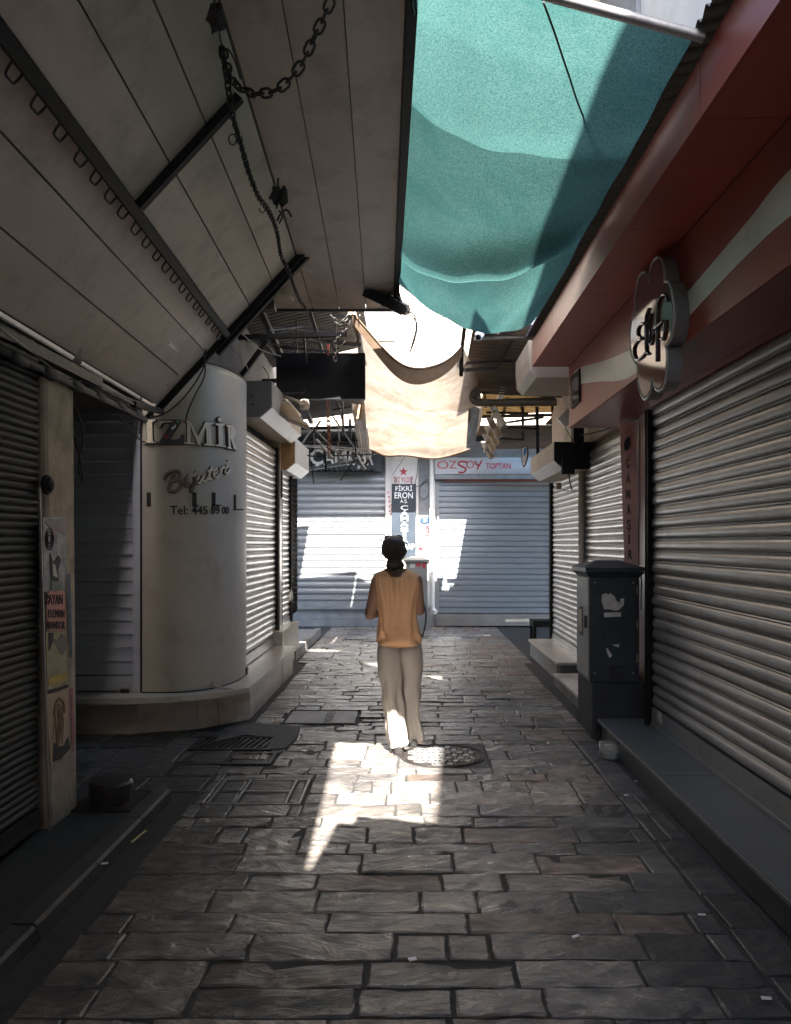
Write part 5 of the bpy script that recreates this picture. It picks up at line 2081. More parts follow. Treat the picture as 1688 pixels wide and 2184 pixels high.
ux0, ux1, uy0, uy1 = 1.468, 1.872, 6.40, 6.86
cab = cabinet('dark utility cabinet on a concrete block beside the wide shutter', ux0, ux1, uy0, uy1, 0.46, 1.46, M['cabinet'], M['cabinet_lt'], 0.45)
q = MB()
pr = [(1.468, 6.33), (1.94, 6.33), (1.94, 7.05), (1.535, 7.18)]
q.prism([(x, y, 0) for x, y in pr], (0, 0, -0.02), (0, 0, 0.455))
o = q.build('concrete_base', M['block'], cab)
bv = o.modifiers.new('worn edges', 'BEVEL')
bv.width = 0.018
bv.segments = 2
q = MB()
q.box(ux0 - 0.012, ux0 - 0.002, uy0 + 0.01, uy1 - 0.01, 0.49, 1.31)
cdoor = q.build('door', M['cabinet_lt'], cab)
q = MB()
q.box(ux0 - 0.017, ux0 - 0.0135, uy0 + 0.20, uy0 + 0.33, 0.82, 1.06)
q.box(ux0 - 0.020, ux0 - 0.0175, uy0 + 0.215, uy0 + 0.315, 0.84, 1.04, 1)
q.build('notice_plate', [M['ink'], M['poster2']], cdoor)
q = MB()
q.box(ux0 - 0.03, ux0 - 0.0125, uy0 + 0.06, uy0 + 0.085, 0.90, 1.0)
q.build('handle', M['iron'], cdoor)
for (xa, xb, za, zb) in ((ux0 + 0.022, ux1 - 0.022, 1.296, 1.301), (ux0 + 0.022, ux1 - 0.022, 0.505, 0.510), (ux0 + 0.022, ux0 + 0.026, 0.51, 1.296), (ux1 - 0.026, ux1 - 0.022, 0.51, 1.296)):
    q = MB()
    q.box(xa, xb, uy0 - 0.0025, uy0 + 0.002, za, zb)
    q.build('panel_seam', M['ink'], cab)
for zz in (0.62, 0.90, 1.18):
    q = MB()
    q.lathe((ux1 - 0.012, uy0 - 0.006, zz), [(0.007, 0.0), (0.007, 0.07)], 8)
    q.build('hinge', M['cabinet_lt'], cab)
for xx, zz in ((ux0 + 0.04, 0.53), (ux0 + 0.04, 1.28), (ux1 - 0.045, 0.53), (ux1 - 0.045, 1.28)):
    q = MB()
    q.lathe((xx, uy0, zz), [(0.006, -0.004), (0.006, 0.0)], 8, axis='y')
    q.build('screw', M['plate'], cab)
cf = surf_y(uy0)


def Zc(a, b):
    return (1650 + a * 0.5036) * 0.6752, (1300 + b * 0.5036) * 0.6752


for k in range(5):
    q = MB()
    c = P(*Zc(588, 1596 + 18 * k), uy0)
    q.box(c.x - 0.055, c.x + 0.055, uy0 - 0.010, uy0 - 0.002, c.z - 0.006, c.z + 0.006)
    q.build('vent_slat', M['ink'], cab)


def cab_patch(pts, m, nm='paper_scrap', lift=0.002):
    q = MB()
    q.prism([P(*Zc(a, b), uy0) + Vector((0, -lift, 0)) for a, b in pts], (0, 0, 0), (0, -0.0015, 0))
    q.build(nm, m, cab)


cab_patch([(500, 1150), (520, 1140), (545, 1148), (552, 1138), (580, 1160), (590, 1185), (612, 1200), (616, 1175), (640, 1172), (636, 1215), (605, 1245), (580, 1248), (550, 1240), (515, 1240), (505, 1215), (498, 1190)], M['paper'])
cab_patch([(512, 1262), (620, 1258), (620, 1286), (514, 1290)], M['paper'], 'sticker')
cab_patch([(562, 1462), (610, 1458), (606, 1480), (590, 1476)], M['paper'])
cab_patch([(526, 1482), (540, 1490), (566, 1532), (548, 1545), (534, 1520)], M['paper'])
q = MB()
cs = lambda u, v: (P(u, v, uy0), Vector((0, -1, 0)))


def cg(pts, r=0.0035):
    stroke_on(q, [Zc(a, b) for a, b in pts], r, cs, 0.001, 4, 0, 3)


def cg_done():
    global q
    q.build('graffiti', M['ink'], cab)
    q = MB()


cg([(512, 1335), (505, 1380)])
cg([(530, 1345), (570, 1340), (535, 1392), (578, 1385)])
cg([(592, 1335), (588, 1390)]); cg([(588, 1365), (618, 1360)]); cg([(620, 1330), (614, 1388)])
cg([(632, 1345), (630, 1395)]); cg([(632, 1345), (655, 1350), (640, 1368), (660, 1395)])
cg_done()
cg([(500, 1450), (505, 1405), (525, 1400), (520, 1430), (505, 1425)]); cg_done()
cg([(540, 1410), (640, 1420), (600, 1405)])
cg_done()
cg([(490, 1050), (505, 1028), (510, 1050), (494, 1042)]); cg([(530, 1030), (548, 1032), (530, 1050), (552, 1050)]); cg([(580, 1030), (565, 1040), (580, 1052)]); cg([(640, 1030), (640, 1052)])
cg_done()
cg([(440, 1080), (470, 1070), (490, 1085), (450, 1100), (500, 1095)], 0.003); cg_done()
cg([(440, 1115), (480, 1110), (470, 1125), (500, 1120)], 0.003); cg([(445, 1140), (500, 1135)], 0.003); cg([(470, 1290), (500, 1270), (510, 1290), (480, 1300)], 0.003)
cg_done()
q = MB()
q.tube(spline([P(*Zc(742, 975), 6.55), P(*Zc(748, 1080), 6.6), P(*Zc(745, 1180), 6.6), P(*Zc(748, 1240), 6.6)], 4), 0.007, 5)
tag(q.build('conduit', M['steel'], smooth='all'), 'thin grey conduit on the red post behind the dark cabinet', 'pipe')

x0, x1 = P(866, 1200, 14.45).x, P(912, 1200, 14.45).x
cab2 = cabinet('weathered grey utility cabinet below the navy sign at the lane end', x0, x1, 14.45, 14.8, 0.42, 1.36, M['cabinet_lt'], M['cabinet_lt'], 0.4)
q = MB()
q.box(x0 - 0.05, x1 + 0.06, 14.40, 14.9, -0.02, 0.41)
q.build('concrete_base', M['concrete'], cab2)
q = MB()
q.box(x0 + 0.02, x1 - 0.02, 14.438, 14.448, 0.46, 0.96)
q.box(x0 + 0.02, x1 - 0.02, 14.438, 14.448, 0.98, 1.24)
q.build('door', M['cabinet_lt'], cab2)
for (uu, vv, w, h, mm) in ((893, 1204, 5, 4, M['redpaint']), (880, 1207, 5, 4, M['paper']), (905, 1206, 3, 6, M['redpaint'])):
    q = MB()
    c = P(uu, vv, 14.436)
    q.box(c.x - w / F * 14.4, c.x + w / F * 14.4, 14.434, 14.4365, c.z - h / F * 14.4, c.z + h / F * 14.4)
    q.build('sticker', mm, cab2)

# ================================================================== RED FASCIA (parts of the red fronted shop)
jy = [-5.63, -4.54, -3.45, -2.36, -1.27, -0.18, 0.91, 2.0, 3.09, 4.18, 5.27, 6.36, 7.42]
for i in range(len(jy) - 1):
    ya, yb = jy[i] + 0.003, jy[i + 1] - 0.003
    q = MB()
    q.box(1.150, 1.165, ya, yb, 3.300, 3.545)
    q.build('fascia_panel', M['red'], red_shop)
    q = MB()
    q.box(1.166, 1.50, ya, yb, 3.300, 3.315)
    q.build('soffit_panel', M['red'], red_shop)
for ya, yb in ((-5.63, -2.4), (-2.4, 0.5), (0.5, 3.8), (3.8, 7.42)):
    q = MB()
    q.box(1.505, 1.520, ya + 0.0015, yb - 0.0015, 2.715, 3.298)
    q.build('sign_panel', M['red'], red_shop)
q = MB()
q.box(1.17, 1.98, -6, 7.40, 3.32, 3.50)
q.build('fascia_core', M['darkwall'], red_shop)
q = MB()
q.box(1.522, 2.04, -6, 7.42, 2.715, 2.74)
q.build('lower_soffit', M['red_dark'], red_shop)
q = MB()
q.box(1.15, 2.04, 7.421, 7.435, 3.302, 3.545)
q.box(1.505, 2.04, 7.421, 7.435, 2.715, 3.30)
q.build('end_panel', M['red_dark'], red_shop)
q = MB()
lo = [(-6, 2.80), (-4.5, 2.78), (-3, 2.92), (-1.5, 3.0), (0, 2.88), (1.2, 2.80), (2.2, 2.86), (3.08, 2.905), (3.44, 2.90), (3.85, 2.87), (4.23, 2.835), (4.75, 2.765), (5.3, 2.752), (5.7, 2.80), (6.09, 2.88), (6.5, 2.955), (6.98, 3.04), (7.2, 3.06)]
up = [(-6, 2.98), (-4.5, 2.96), (-3, 3.10), (-1.5, 3.18), (0, 3.06), (1.2, 3.0), (2.2, 3.06), (3.08, 3.09), (3.44, 3.05), (3.85, 3.01), (4.23, 2.975), (4.75, 2.93), (5.3, 2.94), (5.7, 2.985), (6.09, 3.04), (6.5, 3.11), (6.98, 3.185), (7.2, 3.20)]
L_ = spline([(1.503, y, z) for y, z in lo], 6)
U_ = spline([(1.503, y, z) for y, z in up], 6)
q.grid([L_, U_])
q.grid([L_, [p + Vector((0.0018, 0, 0)) for p in L_]])
q.grid([U_, [p + Vector((0.0018, 0, 0)) for p in U_]])
q.build('wave_stripe', M['wave'], red_shop, fix=False)
# corrugated roof on top
r2 = thing('corrugated_roof', 'black corrugated roof sheet lying on the red fascia', 'roof', (1.8, 2, 3.6))
q = MB()
corrugated(q, (1.085, -6, 3.575), (0, 13.4, 0), (1.2, 0, 0.35), (0, 0, 1), 0.085, 0.017, 0.004)
q.build('sheet', M['corr_dark'], r2, smooth='all', fix=False)
q = MB()
q.box(1.17, 1.22, -6, 7.4, 3.50, 3.57)
q.build('batten', M['black'], r2)
# black framed picture at the fascia end
fp = thing('framed_panel', 'glossy black framed panel at the far end of the red fascia', 'sign', (1.49, 7.1, 2.8))
q = MB()
q.prism([PX(1219, 806, 1.50), PX(1238, 786, 1.50), PX(1238, 856, 1.50), PX(1221, 872, 1.50)], (0.003, 0, 0), (-0.012, 0, 0))
q.build('frame', M['black'], fp)
q = MB()
q.prism([PX(1222, 812, 1.488), PX(1235, 797, 1.488), PX(1235, 852, 1.488), PX(1223, 864, 1.488)], (0, 0, 0), (-0.002, 0, 0))
q.build('glass', M['lens'], fp)
# white little sign behind the fascia end
q = MB()
q.prism([P(1190, 893, 8.0), P(1214, 868, 8.0), P(1220, 900, 8.0), P(1206, 912, 8.0)], (0, 0, 0), (0, 0.03, 0))
tag(q.build('paper_sign', M['housing_w']), 'tilted white paper sign showing behind the red fascia corner', 'sign')

# lettered strip on the red post
ls = thing('sign_strip', 'tall faded salmon strip sign with purple letters on the red post', 'sign', P(1342, 1203, 6.84))
q = MB()
a, b_ = P(1326, 1203, 6.82), P(1362, 900, 6.82)
q.prism([P(1332, 1204, 6.936), P(1361, 1206, 6.82), P(1357, 900, 6.836), P(1322, 900, 6.976)], (0.02, 0.04, 0), (0, 0, 0))
q.build('sign_board', M['salmon'], ls)
LSN = Vector((-0.8, -0.6, 0))
sf = lambda u, v: (P(u, v, 6.82 + 0.004 * (1361 - u)), LSN)
lp_ = lambda u, v, o: sf(u, v)[0] + LSN * o
for ch, u0, v0, u1, v1 in (('Ç', 1336, 978, 1344, 1000), ('A', 1336, 1011, 1345, 1032), ('M', 1336, 1044, 1345, 1064), ('A', 1338, 1076, 1346, 1097), ('Ş', 1338, 1108, 1346, 1135), ('I', 1341, 1140, 1344, 1160), ('R', 1341, 1172, 1349, 1192)):
    q = MB()
    text_on(q, ch, (u0, v0, u1, v1), sf, 0.004, 0.02)
    q.build('letter', M['purple'], ls)
q = MB()
q.prism([lp_(u, v, 0.003) for u, v in ((1331, 940), (1335, 915), (1345, 908), (1350, 930), (1348, 965), (1342, 985), (1337, 968))], (0, 0, 0), LSN * 0.002)
q.build('torn_sticker', M['pink'], ls)
q = MB()
q.prism([lp_(u, v, 0.006) for u, v in ((1332, 948), (1337, 935), (1345, 930), (1347, 948), (1341, 960), (1334, 962))], (0, 0, 0), LSN * 0.002)
q.build('sticker_blot', M['ink'], ls)

# ---------------------------------------------------------------- flower shaped light box sign
XF = 1.42


def Zf(a, b):
    return (1950 + a / 4.2) * 0.6752, (780 + b / 4.2) * 0.6752


def F3(a, b, x=XF):
    u, v = Zf(a, b)
    return PX(u, v, x)


outline = [(430, 480), (432, 380), (455, 250), (490, 170), (540, 130), (585, 165), (615, 260), (634, 370), (636, 465), (660, 452), (692, 480), (720, 560), (745, 680), (758, 800), (760, 950), (748, 1080), (728, 1180), (700, 1255), (650, 1325), (662, 1370), (666, 1500), (658, 1650), (640, 1780), (605, 1880), (560, 1915), (520, 1895), (490, 1830), (468, 1740),
           (460, 1830), (440, 1930), (410, 2000), (370, 2032), (330, 1990), (300, 1890), (284, 1760), (276, 1640), (272, 1580), (235, 1530), (205, 1460), (186, 1350), (176, 1220), (180, 1110), (196, 980), (220, 890), (246, 845), (240, 760), (245, 640), (262, 510), (290, 400), (325, 345), (365, 330), (395, 370), (418, 430)]
fs_ = thing('flower_sign', 'glossy dark red flower shaped light box with black script letters on the red fascia', 'sign', (1.5, 4.61, 2.5))
O3 = [F3(a, b) for a, b in outline]
cen = sum(O3, Vector()) / len(O3)
q = MB()
q.prism(O3, (0.003, 0, 0), (0.083, 0, 0))
q.build('box', M['housing_g'], fs_)
o = fs_.children[-1]
inner = [cen + (p - cen) * 0.955 for p in O3]
q = MB()
q.prism(inner, (0.0, 0, 0), (-0.004, 0, 0))
q.build('face', M['mirror'], fs_)
q = MB()
q.tube(O3, 0.008, 6, closed=True)
q.build('rim', M['plate'], fs_, smooth='all')
sfx = lambda a, b: (F3(a, b), Vector((-1, 0, 0)))
strokes = [[(385, 1010), (330, 1030), (295, 1100), (300, 1180), (350, 1215), (300, 1240), (248, 1330), (246, 1420), (278, 1500), (340, 1470), (405, 1400)],
           [(440, 820), (408, 920), (402, 1100), (404, 1300), (412, 1390), (440, 1420)],
           [(476, 890), (452, 1000), (448, 1180), (462, 1290), (500, 1230), (516, 1130), (500, 1080)],
           [(690, 720), (672, 640), (620, 640), (572, 740), (556, 900), (552, 1150), (552, 1520)],
           [(590, 740), (588, 900), (580, 1200), (576, 1500)],
           [(520, 1080), (560, 1050), (640, 980)],
           [(664, 970), (656, 1120), (636, 1220), (600, 1215)]]
for st_ in strokes[:4] + [strokes[5], strokes[6]]:
    q = MB()
    stroke_on(q, st_, 0.0088, sfx, 0.010, 6, 0, 5)
    q.build('script_letter', M['sign_letter'], fs_, smooth='all')

# ================================================================== FAR RIGHT ROOFS
r3 = thing('corrugated_roof', 'dark brown sheet roof with pipes beyond the red fascia', 'roof', (1.6, 9, 3.9))
q = MB()
corrugated(q, (0.66, 8.3, 3.98), (0, 2.15, -0.32), (1.9, 0, -0.10), (0, 0, 1), 0.10, 0.018)
q.build('sheet', M['corr_brown'], r3, smooth='all', fix=False)
q = MB()
q.tube([P(1012, 722, 8.6), P(1135, 716, 8.6)], 0.025, 8)
q.tube([P(1022, 735, 8.9), P(1135, 700, 8.6)], 0.014, 6)
q.build('pipe', M['steel'], r3, smooth=True)
for (a, b_, w) in ((P(985, 750, 8.7), P(992, 690, 8.3), 0.04), (P(985, 790, 9.0), P(1060, 785, 9.2), 0.04), (P(988, 775, 9.0), P(1100, 770, 9.3), 0.03), (P(1060, 785, 9.2), P(1110, 700, 8.5), 0.018), (P(985, 750, 8.7), P(984, 800, 9.0), 0.045), (P(1030, 715, 8.3), P(1045, 690, 8.2), 0.03)):
    q = MB()
    q.bar(a, b_, w)
    q.build('beam', M['iron'], r3)
q = MB()
q.bar(P(1018, 716, 8.25), P(1030, 690, 8.1), 0.05, 0.03)
q.build('batten', M['wood'], r3)
r4 = thing('corrugated_roof', 'yellow fibreglass roof on a black frame near the lane end', 'roof', (1.7, 11.5, 3.6))
q = MB()
corrugated(q, (0.98, 10.35, 3.70), (0, 1.7, -0.10), (1.4, 0, 0.06), (0, 0, 1), 0.11, 0.02)
q.build('sheet', M['corr_yellow'], r4, smooth='all', fix=False)
q = MB()
corrugated(q, (1.26, 12.06, 3.44), (0, 2.05, -0.1), (4.7, 0, 0.05), (0, 0, 1), 0.11, 0.018)
corrugated(q, (2.06, 11.0, 3.48), (0, 1.04, -0.02), (3.9, 0, 0.05), (0, 0, 1), 0.11, 0.018)  # unseen sheet added over the side street to keep sun off the end shutter
corrugated(q, (0.92, 12.06, 3.44), (0, 0.66, -0.05), (0.34, 0, 0.0), (0, 0, 1), 0.11, 0.018)
q.build('sheet', M['corr_brown'], r4, smooth='all', fix=False)
for (a, b_, w) in ((P(1028, 855, 11.0), P(1187, 848, 11.0), 0.05), (P(1028, 838, 10.4), P(1060, 830, 10.4), 0.04), (P(1022, 889, 11.8), P(1187, 885, 11.8), 0.045), (P(1022, 918, 12.8), P(1187, 914, 12.8), 0.045), (P(1115, 825, 11.0), P(1116, 935, 12.8), 0.045), (P(1146, 868, 11.6), P(1148, 985, 12.6), 0.05), (P(1180, 830, 10.8), P(1181, 950, 11.8), 0.06), (P(1055, 905, 12.3), P(1160, 890, 11.9), 0.035), (P(1087, 827, 10.8), P(1072, 890, 12.2), 0.04)):
    q = MB()
    q.bar(a, b_, w)
    q.build('beam', M['black'], r4)
rb = random.Random(9)
for k in range(20):
    u0, v0 = rb.uniform(1010, 1150), rb.uniform(700, 935)
    du, dv = rb.choice(((70, 4), (110, -8), (4, 50), (35, -35), (90, 2)))
    y0 = 8.6 + (v0 - 700) / 235 * 3.6
    q = MB()
    q.bar(P(u0, v0, y0), P(min(u0 + du, 1195), v0 + dv, y0 + rb.uniform(0, 0.3)), rb.uniform(0.012, 0.034))
    q.build('beam', rb.choice([M['black'], M['iron'], M['black']]), r4)
q = MB()
q.bar(P(1079, 802, 9.9), P(1064, 862, 10.9), 0.07, 0.04)
tag(q.build('tube_lamp', M['housing_w']), 'white tube lamp channel slanting under the yellow roof', 'lamp')
dp = thing('drain', 'brown drain pipe with hopper running under the yellow roof', 'pipe', P(1100, 858, 10.0))
q = MB()
q.tube(spline([P(1008, 838, 10.0), P(1009, 850, 10.0), P(1015, 857, 10.0), P(1030, 859, 10.0)], 5) + [P(1100, 859, 10.0), P(1187, 858, 10.0)], 0.048, 12)
q.build('pipe', M['pipe_brown'], dp, smooth=True)
q = MB()
a, b_ = P(1003, 838, 10), P(1024, 817, 10)
q.prism([P(1001, 816, 9.9), P(1023, 828, 9.9), P(1024, 843, 9.9), P(1005, 846, 9.9)], (0, 0, 0), (0, 0.22, 0))
q.build('hopper', M['pipe_brown'], dp)
q = MB()
a, b_ = P(997, 954, 12.8), P(1013, 862, 10.4)
q.prism([P(1004, 864, 10.4), P(1022, 870, 10.4), P(1022, 872, 10.4), P(1012, 955, 12.8), P(995, 955, 12.8), P(1000, 870, 10.5)], (0, 0, 0), (0.02, 0.1, 0))
tag(q.build('fascia_board', M['greywall']), 'blue grey fascia board along the edge of the cream canvas', 'board')
for k, (uu, vv, y) in enumerate(((1066, 893, 10.0), (1058, 915, 10.7), (1052, 932, 11.4), (1047, 947, 12.1), (1043, 962, 12.8))):
    t = thing('spot_lamp', ('largest and nearest beige cylinder lamp of the hanging row', 'beige cylinder lamp second from the near end of the row', 'middle beige cylinder lamp of the hanging row', 'beige cylinder lamp second from the far end of the row', 'smallest and lowest beige cylinder lamp of the hanging row')[k], 'lamp', P(uu, vv, y), 'cylinder lamps hanging in a row')
    c = P(uu, vv, y)
    d = Vector((0.35, -0.25, -0.9)).normalized()
    q = MB()
    q.tube([c - d * 0.0, c + d * 0.13], 0.052, 14)
    q.build('shade', M['lamp_b'], t, smooth=True)
    q = MB()
    q.obox(c - d * 0.09 + Vector((-0.02, 0, 0)), (0.045, 0, 0.0), (0, 0.03, 0), d * 0.09)
    q.build('mount', M['lamp_b'], t)
q = MB()
q.bar(P(1055, 870, 9.9), P(1034, 962, 13.1), 0.035, 0.06)
tag(q.build('lamp_rail', M['lamp_b']), 'beige wooden rail carrying the row of cylinder lamps', 'rail')
bx = thing('shop_canopy', 'beige boxed shop canopy end peeking out below the red fascia', 'canopy', (1.5, 7.7, 3.2))
q = MB()
q.prism([(1.14, 7.6, 3.45), (1.155, 7.6, 3.30), (1.22, 7.6, 3.235), (2.0, 7.6, 3.235), (2.0, 7.6, 3.6), (1.14, 7.6, 3.6)], (0, 0, 0), (0, 0.95, 0))
q.build('casing', M['housing_b'], bx)
cm = thing('security_camera', 'small white security camera under the brown roof beyond the net', 'camera', P(1024, 716, 8.0))
c = P(1024, 716, 8.0)
d = (P(1016, 726, 7.8) - P(1034, 706, 8.2)).normalized()
q = MB()
q.tube([c + d * 0.085, c - d * 0.07], 0.034, 14)
q.obox(c - Vector((0, 0, -0.036)), Vector((0.035, 0, 0)), d * 0.09, (0, 0, 0.004))
chous = q.build('housing', M['white'], cm, smooth=True)
q = MB()
q.tube([c + d * 0.088, c + d * 0.084], 0.028, 14)
q.build('lens', M['lens'], chous)
q = MB()
q.tube(spline([c - d * 0.06, c - d * 0.08 + Vector((0, 0, 0.06)), c + Vector((0.0, 0.06, 0.12))], 4), 0.012, 6)
q.lathe(c + Vector((0.0, 0.06, 0.115)), [(0.04, 0.0), (0.04, 0.02)], 14)
q.build('bracket', M['white'], cm, smooth=True)
q = MB()
q.tube(spline([P(1060, 712, 8.0), P(1063, 700, 8.0), P(1072, 704, 8.0), P(1082, 697, 8.0), P(1092, 690, 8.1)], 5), [0.022, 0.028, 0.02, 0.022, 0.018, 0.02, 0.025, 0.02, 0.015, 0.012, 0.01, 0.01, 0.01, 0.01, 0.012, 0.01, 0.01, 0.008, 0.008, 0.006, 0.005], 7)
tag(q.build('twisted_plastic', M['paper'], smooth='all'), 'twisted white plastic scrap tied under the brown roof', 'plastic scrap')
os_ = thing('oval_sign', 'narrow oval blue and white sign jutting out near the lane end', 'sign', P(1120, 972, 13.3))
q = MB()
pts = [(1113, 955), (1126, 952), (1128, 965), (1126, 980), (1121, 993), (1116, 996), (1113, 985), (1112, 970)]
q.prism([P(u, v, 13.3) for u, v in pts], (0, 0, 0), (0.01, 0.06, 0))
q.build('rim', M['ink'], os_)
q = MB()
q.prism([P(1114 + (u - 1113) * 0.72, 956 + (v - 955) * 0.92, 13.295) for u, v in pts], (0, 0, 0), (0, -0.004, 0))
q.build('face', M['white'], os_)
q = MB()
q.prism([P(1118, 956, 13.289), P(1123, 955, 13.289), P(1123, 966, 13.289), P(1117, 974, 13.289)], (0, 0, 0), (0, -0.003, 0))
q.build('blue_panel', M['bluesign'], os_)
# vertical rain pipe and meter box
q = MB()
q.tube([P(1240, 935, 9.05), P(1240, 1203, 9.05), (1.975, 9.05, 0.14)], 0.034, 12)
c = P(1240, 1080, 9.05)
q.lathe((c.x, 9.05, c.z), [(0.039, -0.09), (0.039, 0.06)], 12)
tag(q.build('rain_pipe', M['lamp_b'], smooth=True), 'beige rain pipe between the two pale shutters on the red shop side', 'pipe')
mb_ = thing('meter_box', 'black cable boxes clustered at the top of the beige rain pipe', 'meter box', P(1235, 920, 8.9))
q = MB()
a, b_ = P(1222, 956, 8.75), P(1244, 906, 8.75)
q.box(a.x, b_.x, 8.7, 8.85, a.z, b_.z)
a, b_ = P(1197, 1012, 8.8), P(1223, 980, 8.8)
q.box(a.x, b_.x, 8.72, 8.79, a.z, b_.z)
q.build('casing', M['black'], mb_)
q = MB()
q.tube(spline([P(1214, 1010, 8.75), P(1216, 1030, 8.75), P(1220, 1045, 8.75)], 4), 0.008, 5)
q.tube(spline([P(1202, 1043, 9.3), P(1205, 1047, 9.3), P(1230, 1047, 9.2)], 4), 0.005, 5)
q.tube([P(1206, 912, 8.4), P(1224, 944, 8.7)], 0.004, 4)
q.tube(sag(P(1240, 928, 8.7), P(1345, 896, 7.3), 0.02), 0.009, 5)
q.build('cable', M['cable'], mb_, smooth='all')
q = MB()
q.bar(P(1192, 1030, 9.4), P(1192, 1043, 9.4), 0.10, 0.05)
tag(q.build('wooden_block', M['wood']), 'small wooden block under the beige shutter box', 'block')


# ================================================================== THINGS ON THE GROUND
mh = thing('manhole_cover', 'round patterned iron manhole cover half in the sun', 'manhole cover', (0.23, 5.85, 0))
cx, cy = 0.23, 5.85
q = MB()
q.lathe((cx, cy, 0), [(0.325, -0.03), (0.325, -0.003)], 40)
q.lathe((cx, cy, 0), [(0.285, -0.03), (0.285, 0.0)], 40)
q.build('plate', M['iron'], mh)
q = MB()
for r in (0.318, 0.292):
    q.tube([Vector((cx + r * cos(a), cy + r * sin(a), 0.0)) for a in [2 * pi * k / 48 for k in range(48)]], 0.006, 5, closed=True)
q.build('ring', M['iron'], mh, smooth='all')
q = MB()
s = 0.088
for i in range(-4, 5):
    for j in range(-4, 5):
        hx, hy = cx + (i + 0.5 * (j % 2)) * s, cy + j * s * 0.87
        if (hx - cx) ** 2 + (hy - cy) ** 2 > 0.25 ** 2:
            continue
        q.tube([Vector((hx + 0.046 * cos(a), hy + 0.046 * sin(a), 0.001)) for a in [2 * pi * k / 6 + pi / 6 for k in range(6)]], 0.0055, 4, closed=True)
        q.lathe((hx, hy, 0), [(0.024, -0.005), (0.022, 0.005)], 8)
stuff(q.build('raised_pattern', M['steel'], mh))
q = MB()
q.box(-0.095, 0.555, 5.525, 6.175, -0.02, -0.004)
q.build('asphalt_collar', M['asphalt'], mh)

tc = thing('telecom_cover', 'rectangular concrete telephone cover with raised letters beyond the corner sill', 'access cover', (-0.83, 7.13, 0))
q = MB()
q.box(-1.14, -0.52, 6.88, 7.40, -0.03, 0.002)
q.build('plate', M['cover'], tc)
q = MB()
for (x0, x1, y0, y1) in ((-1.16, -0.50, 7.402, 7.42), (-1.16, -0.50, 6.86, 6.878)):
    q.box(x0, x1, y0, y1, -0.03, 0.010)
q.build('frame', M['iron'], tc)
vs, fs, (bx0, bx1, by0, by1) = text_geo('TELEFON', 0.01)
q = MB()
n = len(vs)
k = 0.42 / (bx1 - bx0)
pts = [Vector((-0.80 + (y - by0) * k, 7.36 - (x - bx0) * k, 0.006)) for x, y in vs]
q.add(pts, fs)
q.build('lettering', M['kerb'], tc, fix=False)

gr = thing('gully_grate', 'iron drain grate with slanting bars before the corner sill', 'drain grate', (-1.42, 6.2, 0))
q = MB()
for (x0, x1, y0, y1) in ((-1.74, -1.70, 6.0, 6.40), (-1.14, -1.10, 6.0, 6.40), (-1.70, -1.14, 6.0, 6.03), (-1.70, -1.14, 6.37, 6.40)):
    q.box(x0, x1, y0, y1, -0.03, 0.006)
q.build('frame', M['iron'], gr)
for k in range(11):
    x = -1.69 + 0.05 * k
    q = MB()
    q.bar((x, 6.035, -0.004), (x + 0.05, 6.365, -0.004), 0.022, 0.016)
    q.build('bar', M['iron'], gr)
q = MB()
q.box(-1.70, -1.14, 6.03, 6.37, -0.05, -0.03)
q.build('pit', M['rubber'], gr)

nf_ = thing('frame_cover', 'narrow iron frame cover next to the drain grate', 'access cover', (-1.35, 5.77, 0))
q = MB()
for (x0, x1, y0, y1) in ((-1.67, -1.03, 5.61, 5.64), (-1.67, -1.03, 5.90, 5.93), (-1.67, -1.64, 5.64, 5.90), (-1.06, -1.03, 5.64, 5.90), (-1.38, -1.34, 5.64, 5.90)):
    q.box(x0, x1, y0, y1, -0.03, 0.004)
q.build('frame', M['iron'], nf_)
q = MB()
q.box(-1.63, -1.39, 5.65, 5.89, -0.03, -0.004)
q.box(-1.33, -1.07, 5.65, 5.89, -0.03, -0.004)
q.build('infill', M['stone_flat'], nf_)

sc_ = thing('paved_cover', 'square cover filled with cut stones near the middle left of the lane', 'access cover', (-0.98, 5.0, 0))
q = MB()
for (x0, x1, y0, y1) in ((-1.27, -0.69, 4.75, 4.765), (-1.27, -0.69, 5.235, 5.25), (-1.27, -1.255, 4.765, 5.235), (-0.705, -0.69, 4.765, 5.235), (-1.10, -1.085, 4.765, 5.235), (-0.79, -0.775, 4.765, 5.235), (-1.085, -0.79, 4.99, 5.005)):
    q.box(x0, x1, y0, y1, -0.03, 0.005)
q.build('frame', M['steel'], sc_)
for (x0, x1, y0, y1) in ((-1.25, -1.105, 4.77, 4.99), (-1.25, -1.105, 5.0, 5.23), (-1.08, -0.795, 4.77, 4.985), (-1.08, -0.795, 5.01, 5.23), (-0.77, -0.71, 4.77, 5.23)):
    q = MB()
    q.add(*stone_geo(x0 + 0.004, x1 - 0.004, y0 + 0.004, y1 - 0.004, 0.0, (1, 1), 0.002))
    q.build('stone', M['stone_flat'], sc_)

q = MB()
pts = [PG(455, 1585), PG(480, 1555), PG(540, 1545), PG(600, 1548), PG(640, 1552), PG(632, 1580), PG(610, 1598), PG(580, 1602), PG(585, 1575), PG(520, 1570)]
q.prism([Vector((p.x, p.y, 0.008)) for p in pts], (0, 0, -0.02), (0, 0, 0.004))
o = q.build('asphalt_patch', M['asphalt'], pavement)
q = MB()
pts = [PG(880, 1640), PG(1030, 1588), PG(1150, 1580), PG(1200, 1590), PG(1180, 1620), PG(1120, 1628), PG(1105, 1652), PG(1010, 1660)]
q.prism([Vector((p.x, p.y, 0.002)) for p in pts], (0, 0, -0.02), (0, 0, 0.0035))

